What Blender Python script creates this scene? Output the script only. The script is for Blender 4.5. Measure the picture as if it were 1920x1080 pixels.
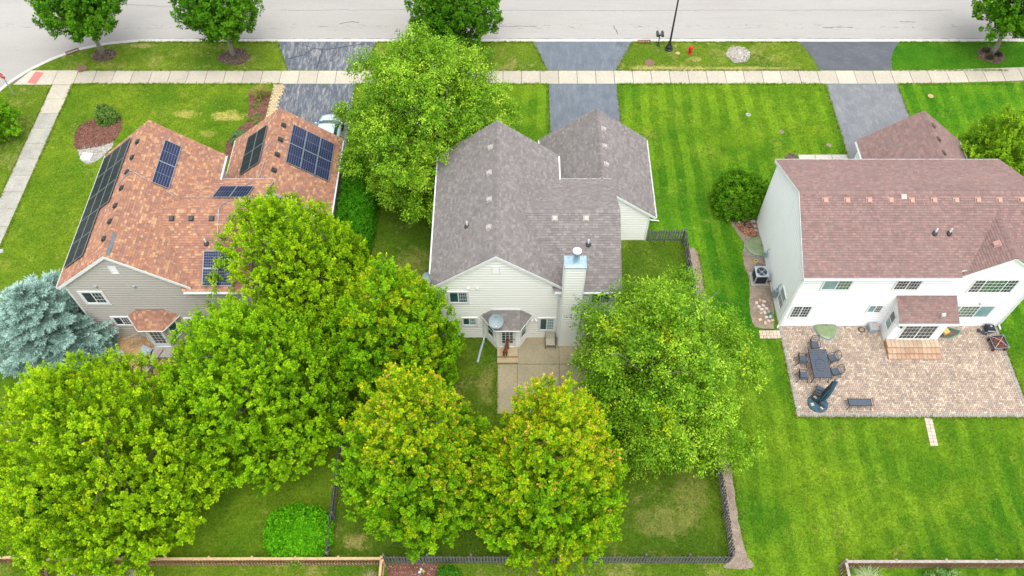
import bpy, math, random
import numpy as np
from mathutils import Vector, Matrix

R_ = math.radians
scene = bpy.context.scene
for o in list(bpy.data.objects):
    bpy.data.objects.remove(o)
COL = scene.collection
rnd = random.Random(7)

# ------------------------------------------------------------------ camera, sky, sun, exposure
cam_d = bpy.data.cameras.new('camera')
cam_d.sensor_width = 36.0
cam_d.lens = 29.44
cam_d.clip_end = 3000
cam = bpy.data.objects.new('camera', cam_d)
COL.objects.link(cam)
cam.location = (0, 0, 46)
cam.rotation_euler = (R_(90 - 55.7), 0, 0)
scene.camera = cam

SUN_EL, SUN_AZ = R_(70), R_(160)          # azimuth clockwise from +Y: the light comes from the near right
sun_dir = Vector((math.sin(SUN_AZ) * math.cos(SUN_EL), math.cos(SUN_AZ) * math.cos(SUN_EL), math.sin(SUN_EL)))
world = bpy.data.worlds.new('World')
scene.world = world
world.use_nodes = True
wn = world.node_tree.nodes
wl = world.node_tree.links
wn.clear()
sky = wn.new('ShaderNodeTexSky')
sky.sky_type = 'NISHITA'
sky.sun_disc = False
sky.sun_elevation = SUN_EL
sky.sun_rotation = SUN_AZ
sky.air_density = 1.0
sky.dust_density = 4.0
sky.ozone_density = 1.0
hs = wn.new('ShaderNodeHueSaturation')
hs.inputs['Saturation'].default_value = 0.35     # a veil of cloud: grey-white sky
bg = wn.new('ShaderNodeBackground')
bg.inputs['Strength'].default_value = 0.12
wo = wn.new('ShaderNodeOutputWorld')
wl.new(sky.outputs[0], hs.inputs['Color'])
veil = wn.new('ShaderNodeMix')                   # an even cloud layer over the clear sky
veil.data_type = 'RGBA'
veil.inputs[0].default_value = 0.6
veil.inputs[7].default_value = (7.0, 7.2, 7.5, 1)
wl.new(hs.outputs[0], veil.inputs[6])
wl.new(veil.outputs[2], bg.inputs['Color'])
wl.new(bg.outputs[0], wo.inputs['Surface'])

sun_l = bpy.data.lights.new('sun', 'SUN')
sun_l.energy = 1.5
sun_l.angle = R_(50)
sun_l.color = (1.0, 0.97, 0.92)
sun_o = bpy.data.objects.new('sun', sun_l)
COL.objects.link(sun_o)
sun_o.rotation_euler = sun_dir.to_track_quat('Z', 'Y').to_euler()
sun_o.location = (20, -20, 60)

scene.view_settings.view_transform = 'Standard'
scene.view_settings.look = 'None'
scene.view_settings.gamma = 1.0
scene.view_settings.use_curve_mapping = False
scene.view_settings.exposure = 1.08

# ------------------------------------------------------------------ materials
def srgb(r, g, b):
    return tuple(((c / 255) / 12.92 if c / 255 <= .04045 else ((c / 255 + .055) / 1.055) ** 2.4) for c in (r, g, b))

class NT:
    def __init__(s, name):
        s.m = bpy.data.materials.new(name)
        s.m.use_nodes = True
        s.n = s.m.node_tree.nodes
        s.l = s.m.node_tree.links
        s.n.clear()
        s.out = s.n.new('ShaderNodeOutputMaterial')
        s.pos = None
    def P(s):
        if s.pos is None:
            s.pos = s.n.new('ShaderNodeNewGeometry').outputs['Position']
        return s.pos
    def noise(s, scale, detail=3, rough=.55, dist=0, stretch=None, vec=None, off=0):
        t = s.n.new('ShaderNodeTexNoise')
        t.inputs['Scale'].default_value = scale
        t.inputs['Detail'].default_value = detail
        t.inputs['Roughness'].default_value = rough
        t.inputs['Distortion'].default_value = dist
        v = vec or s.P()
        if stretch or off:
            mp = s.n.new('ShaderNodeMapping')
            if stretch:
                mp.inputs['Scale'].default_value = stretch
            mp.inputs['Location'].default_value = (off, off * 1.7, off * .3)
            s.l.new(v, mp.inputs['Vector'])
            v = mp.outputs[0]
        s.l.new(v, t.inputs['Vector'])
        return t.outputs['Fac']
    def ramp(s, fac, stops):
        r = s.n.new('ShaderNodeValToRGB')
        el = r.color_ramp.elements
        while len(el) < len(stops):
            el.new(.5)
        for e, (p, c) in zip(el, stops):
            e.position = p
            e.color = (*c, 1) if len(c) == 3 else c
        s.l.new(fac, r.inputs[0])
        return r.outputs[0]
    def maprange(s, fac, a, b, c=0., d=1.):
        r = s.n.new('ShaderNodeMapRange')
        for k, v in zip(('From Min', 'From Max', 'To Min', 'To Max'), (a, b, c, d)):
            r.inputs[k].default_value = v
        s.l.new(fac, r.inputs['Value'])
        return r.outputs[0]
    def mix(s, fac, a, b, mode='MIX'):
        m = s.n.new('ShaderNodeMix')
        m.data_type = 'RGBA'
        m.blend_type = mode
        for sock, v in ((m.inputs[0], fac), (m.inputs[6], a), (m.inputs[7], b)):
            if hasattr(v, 'links'):
                s.l.new(v, sock)
            elif isinstance(v, (int, float)):
                sock.default_value = v
            else:
                sock.default_value = (*v, 1)
        return m.outputs[2]
    def math(s, op, a, b=None):
        m = s.n.new('ShaderNodeMath')
        m.operation = op
        for sock, v in ((m.inputs[0], a), (m.inputs[1], b)):
            if v is None:
                continue
            if hasattr(v, 'links'):
                s.l.new(v, sock)
            else:
                sock.default_value = v
        return m.outputs[0]
    def attr(s, name='Col'):
        a = s.n.new('ShaderNodeAttribute')
        a.attribute_name = name
        return a.outputs['Color']
    def bsdf(s, col, rough=.7, spec=.3, metal=0, bump=None, bstr=.3, bdist=.02, coat=0):
        b = s.n.new('ShaderNodeBsdfPrincipled')
        if hasattr(col, 'links'):
            s.l.new(col, b.inputs['Base Color'])
        else:
            b.inputs['Base Color'].default_value = (*col, 1)
        if hasattr(rough, 'links'):
            s.l.new(rough, b.inputs['Roughness'])
        else:
            b.inputs['Roughness'].default_value = rough
        b.inputs['Specular IOR Level'].default_value = spec
        b.inputs['Metallic'].default_value = metal
        b.inputs['Coat Weight'].default_value = coat
        if bump is not None:
            bp = s.n.new('ShaderNodeBump')
            bp.inputs['Strength'].default_value = bstr
            bp.inputs['Distance'].default_value = bdist
            s.l.new(bump, bp.inputs['Height'])
            s.l.new(bp.outputs[0], b.inputs['Normal'])
        return b
    def done(s, b):
        s.l.new(b.outputs[0], s.out.inputs['Surface'])
        return s.m

def plain(name, c1, c2=None, scale=6, rough=.6, spec=.3, metal=0, bump=0, bscale=None, fine=.12, coat=0):
    t = NT(name)
    c2 = c2 or tuple(x * .8 for x in c1)
    col = t.mix(t.maprange(t.noise(scale, 4), .35, .65), c1, c2)
    f = t.noise(scale * 9, 2)
    col = t.mix(fine, col, t.ramp(f, [(.3, (.0, .0, .0)), (.7, (1, 1, 1))]), 'OVERLAY')
    b = t.bsdf(col, rough, spec, metal, t.noise(bscale or scale * 6, 3) if bump else None, bump, .02, coat)
    return t.done(b)

def tinted(name, rough=.8, spec=.2, grain=30, gamt=.35, bump=.3, big=1.2, bigamt=.25):
    """colour per piece from the Col attribute, with grain"""
    t = NT(name)
    col = t.attr()
    g = t.ramp(t.noise(grain, 3, .7), [(.25, (.15, .15, .15)), (.75, (.85, .85, .85))])
    col = t.mix(gamt, col, g, 'OVERLAY')
    g2 = t.ramp(t.noise(big, 3, .6), [(.3, (.3, .3, .3)), (.7, (.7, .7, .7))])
    col = t.mix(bigamt, col, g2, 'OVERLAY')
    return t.done(t.bsdf(col, rough, spec, 0, t.noise(grain * 2, 2) if bump else None, bump, .01))

def lawn_mat(name, dark, light, dry, dry_lo=.52, stripe=None, s_amt=.3, s_w=.55, seed=0., rich=None, spots=()):
    t = NT(name)
    big = t.noise(.22, 4, .6, .4, off=seed)
    mid = t.noise(1.1, 4, .65, .3, off=seed + 3)
    col = t.mix(t.maprange(big, .35, .65), dark, light)
    col = t.mix(t.maprange(mid, .35, .7, 0, .55), col, tuple(x * .72 for x in dark))
    if rich:
        # this lawn is lusher beside the white house and on its far side
        s0 = t.n.new('ShaderNodeSeparateXYZ')
        t.l.new(t.P(), s0.inputs[0])
        nz = t.math('MULTIPLY', t.math('SUBTRACT', t.noise(.3, 3, off=seed + 20), .5), 6.)
        yy = t.math('ADD', s0.outputs[1], nz)
        xx = t.math('ADD', s0.outputs[0], nz)
        band = t.math('MULTIPLY', t.maprange(yy, 24, 30), t.maprange(yy, 42, 36))
        m = t.math('MAXIMUM', band, t.math('MULTIPLY', t.maprange(xx, 27, 32), t.maprange(yy, 24, 30)))
        rc = t.mix(t.maprange(big, .35, .65), rich[0], rich[1])
        col = t.mix(m, col, rc)
    if stripe:
        sep = t.n.new('ShaderNodeSeparateXYZ')
        t.l.new(t.P(), sep.inputs[0])
        a = sep.outputs[0] if stripe == 'x' else sep.outputs[1]
        wob = t.math('MULTIPLY', t.noise(.08, 3, off=seed + 5), 1.6)
        ph = t.math('ADD', a, wob)
        sw = t.math('SINE', t.math('MULTIPLY', ph, math.pi / s_w))
        fade = t.maprange(t.noise(.3, 3, .6, off=seed + 9), .35, .6)
        f = t.math('MULTIPLY', t.maprange(sw, -.25, .35, 0, s_amt), fade)
        col = t.mix(f, col, tuple(min(1, x * 1.7) for x in light))
    dn = t.math('ADD', t.math('MULTIPLY', t.noise(.5, 5, .7, .6, off=seed + 13), .6), t.math('MULTIPLY', t.noise(3.5, 3, .7, off=seed), .4))
    col = t.mix(t.maprange(dn, dry_lo, dry_lo + .16, 0, .75), col, dry)
    for (sx, sy, rx, ry, amt) in spots:          # worn dry patches of their own shape
        sp_ = t.n.new('ShaderNodeSeparateXYZ')
        t.l.new(t.P(), sp_.inputs[0])
        ax = t.math('DIVIDE', t.math('SUBTRACT', sp_.outputs[0], sx), rx)
        ay = t.math('DIVIDE', t.math('SUBTRACT', sp_.outputs[1], sy), ry)
        dd = t.math('ADD', t.math('MULTIPLY', ax, ax), t.math('MULTIPLY', ay, ay))
        dd = t.math('ADD', dd, t.math('MULTIPLY', t.math('SUBTRACT', t.noise(1.6, 5, .75, .5, off=sx), .5), 5.0))
        col = t.mix(t.maprange(dd, 1.3, .2, 0, amt), col, tuple(x * 1.15 for x in dry))
    fine = t.noise(9, 3, .8, .2, off=seed)
    col = t.mix(.75, col, t.ramp(fine, [(.3, (.18, .18, .18)), (.7, (.82, .82, .82))]), 'OVERLAY')
    fine2 = t.noise(30, 2, .8)
    col = t.mix(.6, col, t.ramp(fine2, [(.25, (.1, .1, .1)), (.75, (.9, .9, .9))]), 'OVERLAY')
    return t.done(t.bsdf(col, .9, .04, 0, t.math('ADD', fine, fine2), .9, .06))

def foliage_mat(name, trans=.3, rough=.5, spec=.3):
    t = NT(name)
    col = t.attr()
    b = t.bsdf(col, rough, spec)
    tr = t.n.new('ShaderNodeBsdfTranslucent')
    t.l.new(t.mix(.35, col, (.45, .55, .02), 'MIX'), tr.inputs['Color'])
    mx = t.n.new('ShaderNodeMixShader')
    mx.inputs[0].default_value = trans
    t.l.new(b.outputs[0], mx.inputs[1])
    t.l.new(tr.outputs[0], mx.inputs[2])
    t.l.new(mx.outputs[0], t.out.inputs['Surface'])
    return t.m

M = {}
M['trim'] = plain('white_trim', (.78, .79, .79), (.7, .72, .73), 3, .5, .3, fine=.06)
M['siding_cream'] = plain('cream_siding', (.84, .84, .81), (.825, .825, .795), .5, .55, .3, fine=.03)
M['siding_taupe'] = plain('taupe_siding', (.46, .425, .40), (.445, .41, .385), .5, .55, .3, fine=.04)
M['siding_white'] = plain('white_siding', (.86, .87, .875), (.84, .85, .855), .8, .5, .3, fine=.04)
M['shingle'] = tinted('asphalt_shingle', .92, .15, 26, .3, .3, .5, .12)
M['flash'] = plain('flashing_metal', (.30, .34, .37), (.22, .25, .28), 5, .45, .5, .4)
M['galv'] = plain('galvanised_metal', (.42, .55, .62), (.30, .42, .50), 6, .35, .5, .6)
M['glass'] = plain('window_glass', (.02, .075, .085), (.035, .11, .11), 1.3, .06, .6, fine=.02)
M['glass_pale'] = plain('window_blind', (.22, .36, .36), (.16, .30, .31), 1.6, .12, .6, fine=.05)
M['glass_dark'] = plain('window_glass_dark', (.03, .04, .05), (.06, .075, .075), 1.5, .08, .6, fine=.02)
M['glass_green'] = plain('window_glass_green', (.10, .17, .10), (.06, .12, .09), 1.5, .1, .6, fine=.02)
M['black_metal'] = plain('black_metal', (.018, .02, .024), (.03, .033, .04), 10, .45, .4, .3)
M['black_plastic'] = plain('black_plastic', (.025, .03, .035), (.04, .045, .05), 8, .5, .4)
M['slate_mesh'] = plain('slate_mesh_fabric', (.05, .068, .095), (.075, .09, .12), 14, .7, .3, bump=.3)
M['teal_canvas'] = plain('blue_teal_canvas', (.045, .10, .14), (.025, .06, .085), 5, .8, .2, bump=.5)
M['concrete'] = plain('pale_concrete', (.42, .40, .35), (.37, .355, .315), 1.1, .85, .2, bump=.3, bscale=30, fine=.12)
M['concrete_old'] = plain('weathered_concrete', (.36, .345, .30), (.27, .265, .235), .9, .88, .2, bump=.3, bscale=30, fine=.14)
M['kerb'] = plain('kerb_concrete', (.48, .47, .435), (.41, .40, .375), 1.5, .85, .2, bump=.3, fine=.12)
M['patio_conc'] = plain('tan_patio_concrete', (.32, .272, .178), (.27, .235, .16), .8, .85, .2, bump=.2, bscale=40, fine=.12)
M['step_conc'] = plain('warm_step_concrete', (.40, .31, .185), (.35, .28, .175), 3, .85, .2, bump=.2, fine=.25)
M['vent_beige'] = plain('beige_vent', (.42, .38, .355), (.36, .325, .30), 8, .6, .3)
M['vent_salmon'] = plain('salmon_vent', (.42, .25, .21), (.36, .21, .175), 8, .6, .3)
M['white_pvc'] = plain('white_pvc', (.75, .76, .78), (.65, .66, .68), 8, .4, .4)
M['fence_dark'] = plain('weathered_dark_fence', (.10, .10, .108), (.16, .155, .155), 7, .9, .15, bump=.6, fine=.45)
M['fence_brown'] = plain('brown_fence', (.16, .072, .035), (.24, .13, .075), 5, .85, .2, bump=.5, fine=.4)
M['fence_tan'] = plain('tan_fence_rail', (.50, .36, .20), (.42, .29, .15), 4, .8, .2, bump=.4, fine=.3)
M['fence_grey'] = plain('greyed_fence_rail', (.36, .31, .28), (.28, .23, .21), 4, .85, .2, bump=.5, fine=.4)
M['bark'] = plain('bark', (.19, .16, .135), (.12, .10, .085), 6, .95, .1, bump=.9, bscale=14, fine=.4)
M['bark_pale'] = plain('pale_bark', (.30, .27, .24), (.19, .165, .14), 5, .95, .1, bump=.9, bscale=14, fine=.4)
M['foliage'] = foliage_mat('maple_leaves', .22, .6, .06)
M['foliage_birch'] = foliage_mat('birch_leaves', .24, .45, .15)
M['needles'] = foliage_mat('spruce_needles', .1, .6, .25)
M['solar_frame'] = plain('aluminium_frame', (.34, .38, .41), (.28, .32, .35), 6, .4, .4, .5)
M['solar_back'] = plain('solar_backsheet', (.12, .15, .23), (.10, .125, .19), 3, .2, .5)
t = NT('solar_cell')
M['solar_cell'] = t.done(t.bsdf(t.mix(t.maprange(t.noise(.9, 3), .35, .65), (.010, .016, .045), (.018, .021, .058)), .2, .18, 0, coat=0))
t = NT('solar_cell_black')
M['solar_cell_black'] = t.done(t.bsdf(t.mix(t.noise(.8), (.010, .014, .019), (.018, .024, .032)), .35, .15, 0))
t = NT('solar_back_dark')
M['solar_back_dark'] = t.done(t.bsdf((.05, .065, .075), .4, .4))
M['dog'] = plain('red_brown_coat', (.13, .038, .014), (.08, .022, .01), 9, .6, .25, fine=.3)
M['red'] = plain('red_enamel', (.55, .02, .03), (.42, .012, .02), 6, .35, .5)
M['tactile'] = plain('red_tactile_plate', (.62, .17, .16), (.55, .14, .13), 5, .7, .2, fine=.2)
M['car_paint'] = plain('silver_car_paint', (.50, .60, .65), (.46, .56, .61), 2, .25, .5, .3, coat=.6, fine=.02)
M['tyre'] = plain('tyre_rubber', (.02, .02, .02), (.03, .03, .03), 20, .85, .2)
M['brown_metal'] = plain('rusty_brown_metal', (.16, .045, .025), (.09, .03, .02), 12, .6, .35, .2)
M['grey_plastic'] = plain('grey_plastic', (.14, .165, .19), (.10, .12, .14), 5, .5, .35)
M['pale_grey'] = plain('pale_grey_metal', (.42, .47, .52), (.34, .39, .44), 7, .45, .4, .3)
M['dish'] = plain('dish_grey', (.24, .31, .34), (.21, .27, .30), 4, .45, .4)
M['well_green'] = plain('green_well_cover', (.20, .25, .12), (.14, .19, .10), 3, .35, .5)
M['beige_fabric'] = plain('beige_sling', (.40, .385, .31), (.34, .325, .26), 10, .8, .2)
M['bronze'] = plain('bronze_frame', (.11, .085, .055), (.09, .07, .045), 10, .5, .35, .3)
M['wood_pale'] = plain('bare_pale_wood', (.50, .40, .29), (.40, .31, .21), 6, .8, .2)
M['gold_box'] = plain('yellow_cardboard', (.56, .40, .12), (.50, .34, .10), 4, .7, .2)
M['green_plastic'] = plain('green_plastic', (.01, .24, .16), (.01, .17, .12), 6, .4, .4)
M['yellow_plastic'] = plain('yellow_plastic', (.62, .44, .04), (.5, .36, .03), 6, .5, .4)
M['lid'] = plain('rust_brown_lid', (.22, .12, .10), (.16, .09, .075), 9, .8, .2, bump=.4)
M['iron'] = plain('rust_iron', (.20, .075, .04), (.12, .045, .03), 9, .8, .3, .3)
M['chip'] = tinted('chips', .9, .15, 40, .3, 0)
M['paver'] = tinted('paver', .88, .18, 30, .35, .3)
M['blade'] = foliage_mat('grass_blades', .25, .5, .25)

def ground_mat(name, stops, scale, fscale=28, fine=.6, bump=.6, rough=.95):
    t = NT(name)
    c = t.ramp(t.noise(scale, 5, .65, .3), stops)
    f = t.noise(fscale, 4, .75)
    c = t.mix(fine, c, t.ramp(f, [(.3, (.12, .12, .12)), (.7, (.88, .88, .88))]), 'OVERLAY')
    return t.done(t.bsdf(c, rough, .12, 0, f, bump, .05))

M['mulch_red'] = ground_mat('red_brown_mulch', [(.3, (.11, .05, .036)), (.7, (.19, .095, .07))], 2.2)
M['mulch_dark'] = ground_mat('dark_mulch', [(.3, (.075, .05, .038)), (.7, (.16, .12, .095))], 2.5)
M['soil'] = ground_mat('dry_soil', [(.3, (.20, .15, .115)), (.7, (.31, .255, .205))], 1.6)
M['gravel'] = ground_mat('grey_gravel', [(.3, (.28, .265, .235)), (.7, (.38, .365, .33))], 3, 20, .8)
M['tan_gravel'] = ground_mat('tan_gravel', [(.3, (.36, .22, .10)), (.7, (.48, .32, .17))], 3, 24, .7)

# asphalt drives -------------------------------------------------
def asphalt(name, a, b, worn, lo, hi, streak=(1, .35, 1), crack=False):
    t = NT(name)
    c = t.mix(t.maprange(t.noise(.7, 4, .6), .3, .7), a, b)
    w = t.noise(2.6, 8, .78, .3, stretch=streak, off=2.)
    c = t.mix(t.maprange(w, lo, hi), c, worn)
    f = t.noise(35, 3, .8)
    c = t.mix(.45, c, t.ramp(f, [(.3, (.15, .15, .15)), (.7, (.85, .85, .85))]), 'OVERLAY')
    if crack:
        v = t.n.new('ShaderNodeTexVoronoi')
        v.feature = 'DISTANCE_TO_EDGE'
        v.inputs['Scale'].default_value = .55
        wob = t.n.new('ShaderNodeMixRGB')
        wob.inputs[0].default_value = .06
        nz = t.n.new('ShaderNodeTexNoise')
        nz.inputs['Scale'].default_value = 1.5
        t.l.new(t.P(), nz.inputs['Vector'])
        t.l.new(t.P(), wob.inputs[1])
        sc = t.n.new('ShaderNodeVectorMath')
        sc.operation = 'SCALE'
        sc.inputs['Scale'].default_value = 14
        t.l.new(nz.outputs['Color'], sc.inputs[0])
        t.l.new(sc.outputs[0], wob.inputs[2])
        t.l.new(wob.outputs[0], v.inputs['Vector'])
        c = t.mix(t.maprange(v.outputs['Distance'], .012, .03, 1, 0), c, (.03, .033, .038))
    return t.done(t.bsdf(c, .85, .25, 0, f, .5, .02))

M['drive_worn'] = asphalt('worn_sealed_asphalt', (.065, .078, .10), (.10, .115, .14), (.30, .29, .27), .48, .66, (1.5, .35, 1))
M['drive_mid'] = asphalt('sealed_asphalt', (.092, .108, .132), (.125, .145, .17), (.20, .215, .23), .48, .85, (1.6, .3, 1))
M['drive_grey'] = asphalt('greyed_asphalt', (.13, .138, .152), (.17, .178, .19), (.265, .262, .255), .50, .78, (1.3, .5, 1))
M['drive_dark'] = asphalt('fresh_dark_asphalt', (.07, .076, .09), (.09, .097, .112), (.14, .145, .15), .5, .8, (.5, 1.2, 1))

# street -------------------------------------------------------------
t = NT('pale_street_asphalt')
c = t.mix(t.maprange(t.noise(.12, 4, .6, stretch=(.3, 1.4, 1)), .35, .65), (.285, .272, .254), (.325, .312, .294))
c = t.mix(t.maprange(t.noise(.8, 5, .7, .5, stretch=(.25, 2.2, 1)), .5, .75, 0, .35), c, (.235, .228, .218))
f = t.noise(24, 4, .8)
c = t.mix(.32, c, t.ramp(f, [(.3, (.2, .2, .2)), (.7, (.8, .8, .8))]), 'OVERLAY')
sep = t.n.new('ShaderNodeSeparateXYZ')
t.l.new(t.P(), sep.inputs[0])
band = t.math('SUBTRACT', 1.0, t.maprange(t.math('ABSOLUTE', t.math('SUBTRACT', sep.outputs[1], 58.25)), .12, .55))
sp = t.math('MULTIPLY', band, t.maprange(t.noise(1.6, 5, .8, .4, stretch=(.8, 3., 1)), .57, .63))
c = t.mix(t.math('MULTIPLY', sp, .75), c, (.10, .095, .09))
M['street'] = t.done(t.bsdf(c, .9, .2, 0, f, .35, .02))

# lawns (sRGB seen in daylight is brighter than these base colours) ---
M['lawn_corner'] = lawn_mat('corner_lawn', (.078, .165, .009), (.17, .25, .015), (.32, .29, .07), .55, None, seed=1., spots=((-25.2, 47.7, 1.0, .45, .8), (-21.9, 47.5, 1.3, .55, .9), (-23.2, 45.6, .7, .4, .4)))
M['lawn_verge'] = lawn_mat('verge_lawn', (.072, .15, .010), (.15, .215, .016), (.31, .27, .09), .50, None, seed=4., spots=((-30.6, 55.7, 1.1, .3, .6), (-9.0, 55.5, 1.4, .4, .4), (13.6, 52.9, 4.5, .25, .8), (19, 52.9, 4, .2, .7), (15.0, 54.0, .5, .35, .7), (11.4, 53.0, 1.6, .3, .6)))
M['lawn_verge_green'] = lawn_mat('green_verge_lawn', (.034, .135, .006), (.08, .20, .010), (.24, .26, .05), .60, None, seed=6.)
M['lawn_front'] = lawn_mat('striped_front_lawn', (.06, .135, .010), (.13, .215, .018), (.26, .25, .06), .59, 'x', .22, .66, seed=8.)
M['lawn_rich'] = lawn_mat('rich_green_lawn', (.030, .125, .008), (.075, .19, .014), (.20, .24, .04), .64, 'x', .22, .8, seed=11.)
M['lawn_right'] = lawn_mat('mown_lawn', (.048, .145, .007), (.14, .235, .011), (.27, .27, .05), .565, 'x', .26, .68, seed=8., rich=((.028, .13, .006), (.085, .215, .009)))
M['lawn_back'] = lawn_mat('patchy_back_lawn', (.055, .135, .010), (.155, .22, .016), (.29, .25, .06), .555, 'x', .18, .7, seed=15.)
M['lawn_shade_tint'] = lawn_mat('shade_tinted_lawn', (.060, .125, .009), (.115, .185, .013), (.29, .25, .08), .535, None, seed=19., spots=((-6.6, 33.0, 1.3, 1.6, .35), (8.6, 15.6, 2.0, .9, .35), (10.2, 17.2, 1.0, 1.4, .3), (-8.6, 14.5, .6, .5, .7), (-1.6, 24.2, .5, 1.2, .4)))  # base green darkened for the shade round the middle house; spots are worn grass

# ------------------------------------------------------------------ mesh helpers
class MB:
    def __init__(s):
        s.v, s.f, s.c = [], [], []
    def add(s, pts, faces, col=None):
        n = len(s.v)
        s.v.extend(tuple(p) for p in pts)
        for f in faces:
            s.f.append(tuple(i + n for i in f))
            s.c.append(col or (1, 1, 1))
        return s
    def box(s, c, d, rz=0, col=None, rot=None):
        x, y, z = (k / 2 for k in d)
        P = [(-x, -y, -z), (x, -y, -z), (x, y, -z), (-x, y, -z), (-x, -y, z), (x, -y, z), (x, y, z), (-x, y, z)]
        m = rot if rot is not None else Matrix.Rotation(rz, 3, 'Z')
        P = [m @ Vector(p) + Vector(c) for p in P]
        return s.add(P, [(0, 3, 2, 1), (4, 5, 6, 7), (0, 1, 5, 4), (1, 2, 6, 5), (2, 3, 7, 6), (3, 0, 4, 7)], col)
    def box2(s, a, b, col=None):
        return s.box([(p + q) / 2 for p, q in zip(a, b)], [abs(q - p) for p, q in zip(a, b)], 0, col)
    def frust(s, c, d0, d1, h, rz=0, col=None):
        P = [(sx * d0[0] / 2, sy * d0[1] / 2, 0) for sx, sy in ((-1, -1), (1, -1), (1, 1), (-1, 1))] + \
            [(sx * d1[0] / 2, sy * d1[1] / 2, h) for sx, sy in ((-1, -1), (1, -1), (1, 1), (-1, 1))]
        m = Matrix.Rotation(rz, 3, 'Z')
        P = [m @ Vector(p) + Vector(c) for p in P]
        return s.add(P, [(0, 3, 2, 1), (4, 5, 6, 7), (0, 1, 5, 4), (1, 2, 6, 5), (2, 3, 7, 6), (3, 0, 4, 7)], col)
    def tube(s, p0, p1, r0, r1=None, n=8, col=None, caps=True):
        r1 = r0 if r1 is None else r1
        p0, p1 = Vector(p0), Vector(p1)
        a = (p1 - p0).normalized()
        e1 = a.orthogonal().normalized()
        e2 = a.cross(e1)
        P = [p0 + (e1 * math.cos(k * 2 * math.pi / n) + e2 * math.sin(k * 2 * math.pi / n)) * r0 for k in range(n)] + \
            [p1 + (e1 * math.cos(k * 2 * math.pi / n) + e2 * math.sin(k * 2 * math.pi / n)) * r1 for k in range(n)]
        F = [(k, (k + 1) % n, n + (k + 1) % n, n + k) for k in range(n)]
        if caps:
            F += [tuple(range(n - 1, -1, -1)), tuple(range(n, 2 * n))]
        return s.add(P, F, col)
    def path(s, pts, r, n=6, col=None):
        rs = r if isinstance(r, (list, tuple)) else [r] * len(pts)
        pts = [Vector(p) for p in pts]
        rings = []
        e1 = None
        for i, p in enumerate(pts):
            a = (pts[min(i + 1, len(pts) - 1)] - pts[max(i - 1, 0)]).normalized()
            if e1 is None:
                e1 = a.orthogonal().normalized()
            e1 = (e1 - a * e1.dot(a)).normalized()
            e2 = a.cross(e1)
            rings += [p + (e1 * math.cos(k * 2 * math.pi / n) + e2 * math.sin(k * 2 * math.pi / n)) * rs[i] for k in range(n)]
        F = []
        for i in range(len(pts) - 1):
            F += [(i * n + k, i * n + (k + 1) % n, (i + 1) * n + (k + 1) % n, (i + 1) * n + k) for k in range(n)]
        F += [tuple(range(n - 1, -1, -1)), tuple(range((len(pts) - 1) * n, len(pts) * n))]
        return s.add(rings, F, col)
    def lathe(s, prof, c=(0, 0, 0), n=16, axis=None, col=None):
        P = []
        q = axis.to_track_quat('Z', 'Y').to_matrix() if axis is not None else Matrix.Identity(3)
        for r, z in prof:
            P += [q @ Vector((r * math.cos(k * 2 * math.pi / n), r * math.sin(k * 2 * math.pi / n), z)) + Vector(c) for k in range(n)]
        F = []
        for i in range(len(prof) - 1):
            F += [(i * n + k, i * n + (k + 1) % n, (i + 1) * n + (k + 1) % n, (i + 1) * n + k) for k in range(n)]
        F += [tuple(range(n - 1, -1, -1)), tuple(range((len(prof) - 1) * n, len(prof) * n))]
        return s.add(P, F, col)
    def prism(s, poly, z0, z1, col=None):
        n = len(poly)
        P = [(x, y, z0) for x, y in poly] + [(x, y, z1) for x, y in poly]
        F = [tuple(range(n - 1, -1, -1)), tuple(range(n, 2 * n))] + [(k, (k + 1) % n, n + (k + 1) % n, n + k) for k in range(n)]
        return s.add(P, F, col)
    def slab(s, poly3, th, col=None):
        """3D polygon extruded straight down by th"""
        n = len(poly3)
        P = [tuple(p) for p in poly3] + [(p[0], p[1], p[2] - th) for p in poly3]
        F = [tuple(range(n)), tuple(range(2 * n - 1, n - 1, -1))] + [(n + k, n + (k + 1) % n, (k + 1) % n, k) for k in range(n)]
        return s.add(P, F, col)
    def mesh(s, name, smooth=False, tint=False):
        me = bpy.data.meshes.new(name)
        me.from_pydata(s.v, [], s.f)
        if tint:
            at = me.color_attributes.new('Col', 'FLOAT_COLOR', 'CORNER')
            arr = np.ones((len(me.loops), 4), np.float32)
            cnt = np.array([len(f) for f in s.f])
            arr[:, :3] = np.repeat(np.array(s.c, np.float32), cnt, axis=0)
            at.data.foreach_set('color', arr.ravel())
        if smooth:
            me.polygons.foreach_set('use_smooth', [True] * len(me.polygons))
        me.update()
        return me
    def build(s, name, mat, parent=None, loc=None, smooth=False, tint=False, **kw):
        return link(name, s.mesh(name, smooth, tint), mat, parent, loc, **kw)

def tag(o, label=None, cat=None, group=None, kind=None):
    for k, v in (('label', label), ('category', cat), ('group', group), ('kind', kind)):
        if v:
            o[k] = v
    return o

def link(name, me, mat, parent=None, loc=None, rz=0, **kw):
    o = bpy.data.objects.new(name, me)
    if mat is not None and len(me.materials) == 0:
        me.materials.append(M[mat] if isinstance(mat, str) else mat)
    if parent is not None:
        o.parent = parent
    if loc is not None:
        o.location = loc
    if rz:
        o.rotation_euler.z = rz
    COL.objects.link(o)
    return tag(o, **kw)

def thing(name, loc, label, cat, group=None, rz=0):
    o = bpy.data.objects.new(name, None)
    o.location = loc
    o.rotation_euler = (0, 0, rz)
    o.empty_display_size = .3
    COL.objects.link(o)
    return tag(o, label, cat, group)

def copy_tree(o, parent=None):
    c = o.copy()
    COL.objects.link(c)
    c.parent = parent
    for ch in list(o.children):
        copy_tree(ch, c)
    return c

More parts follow.
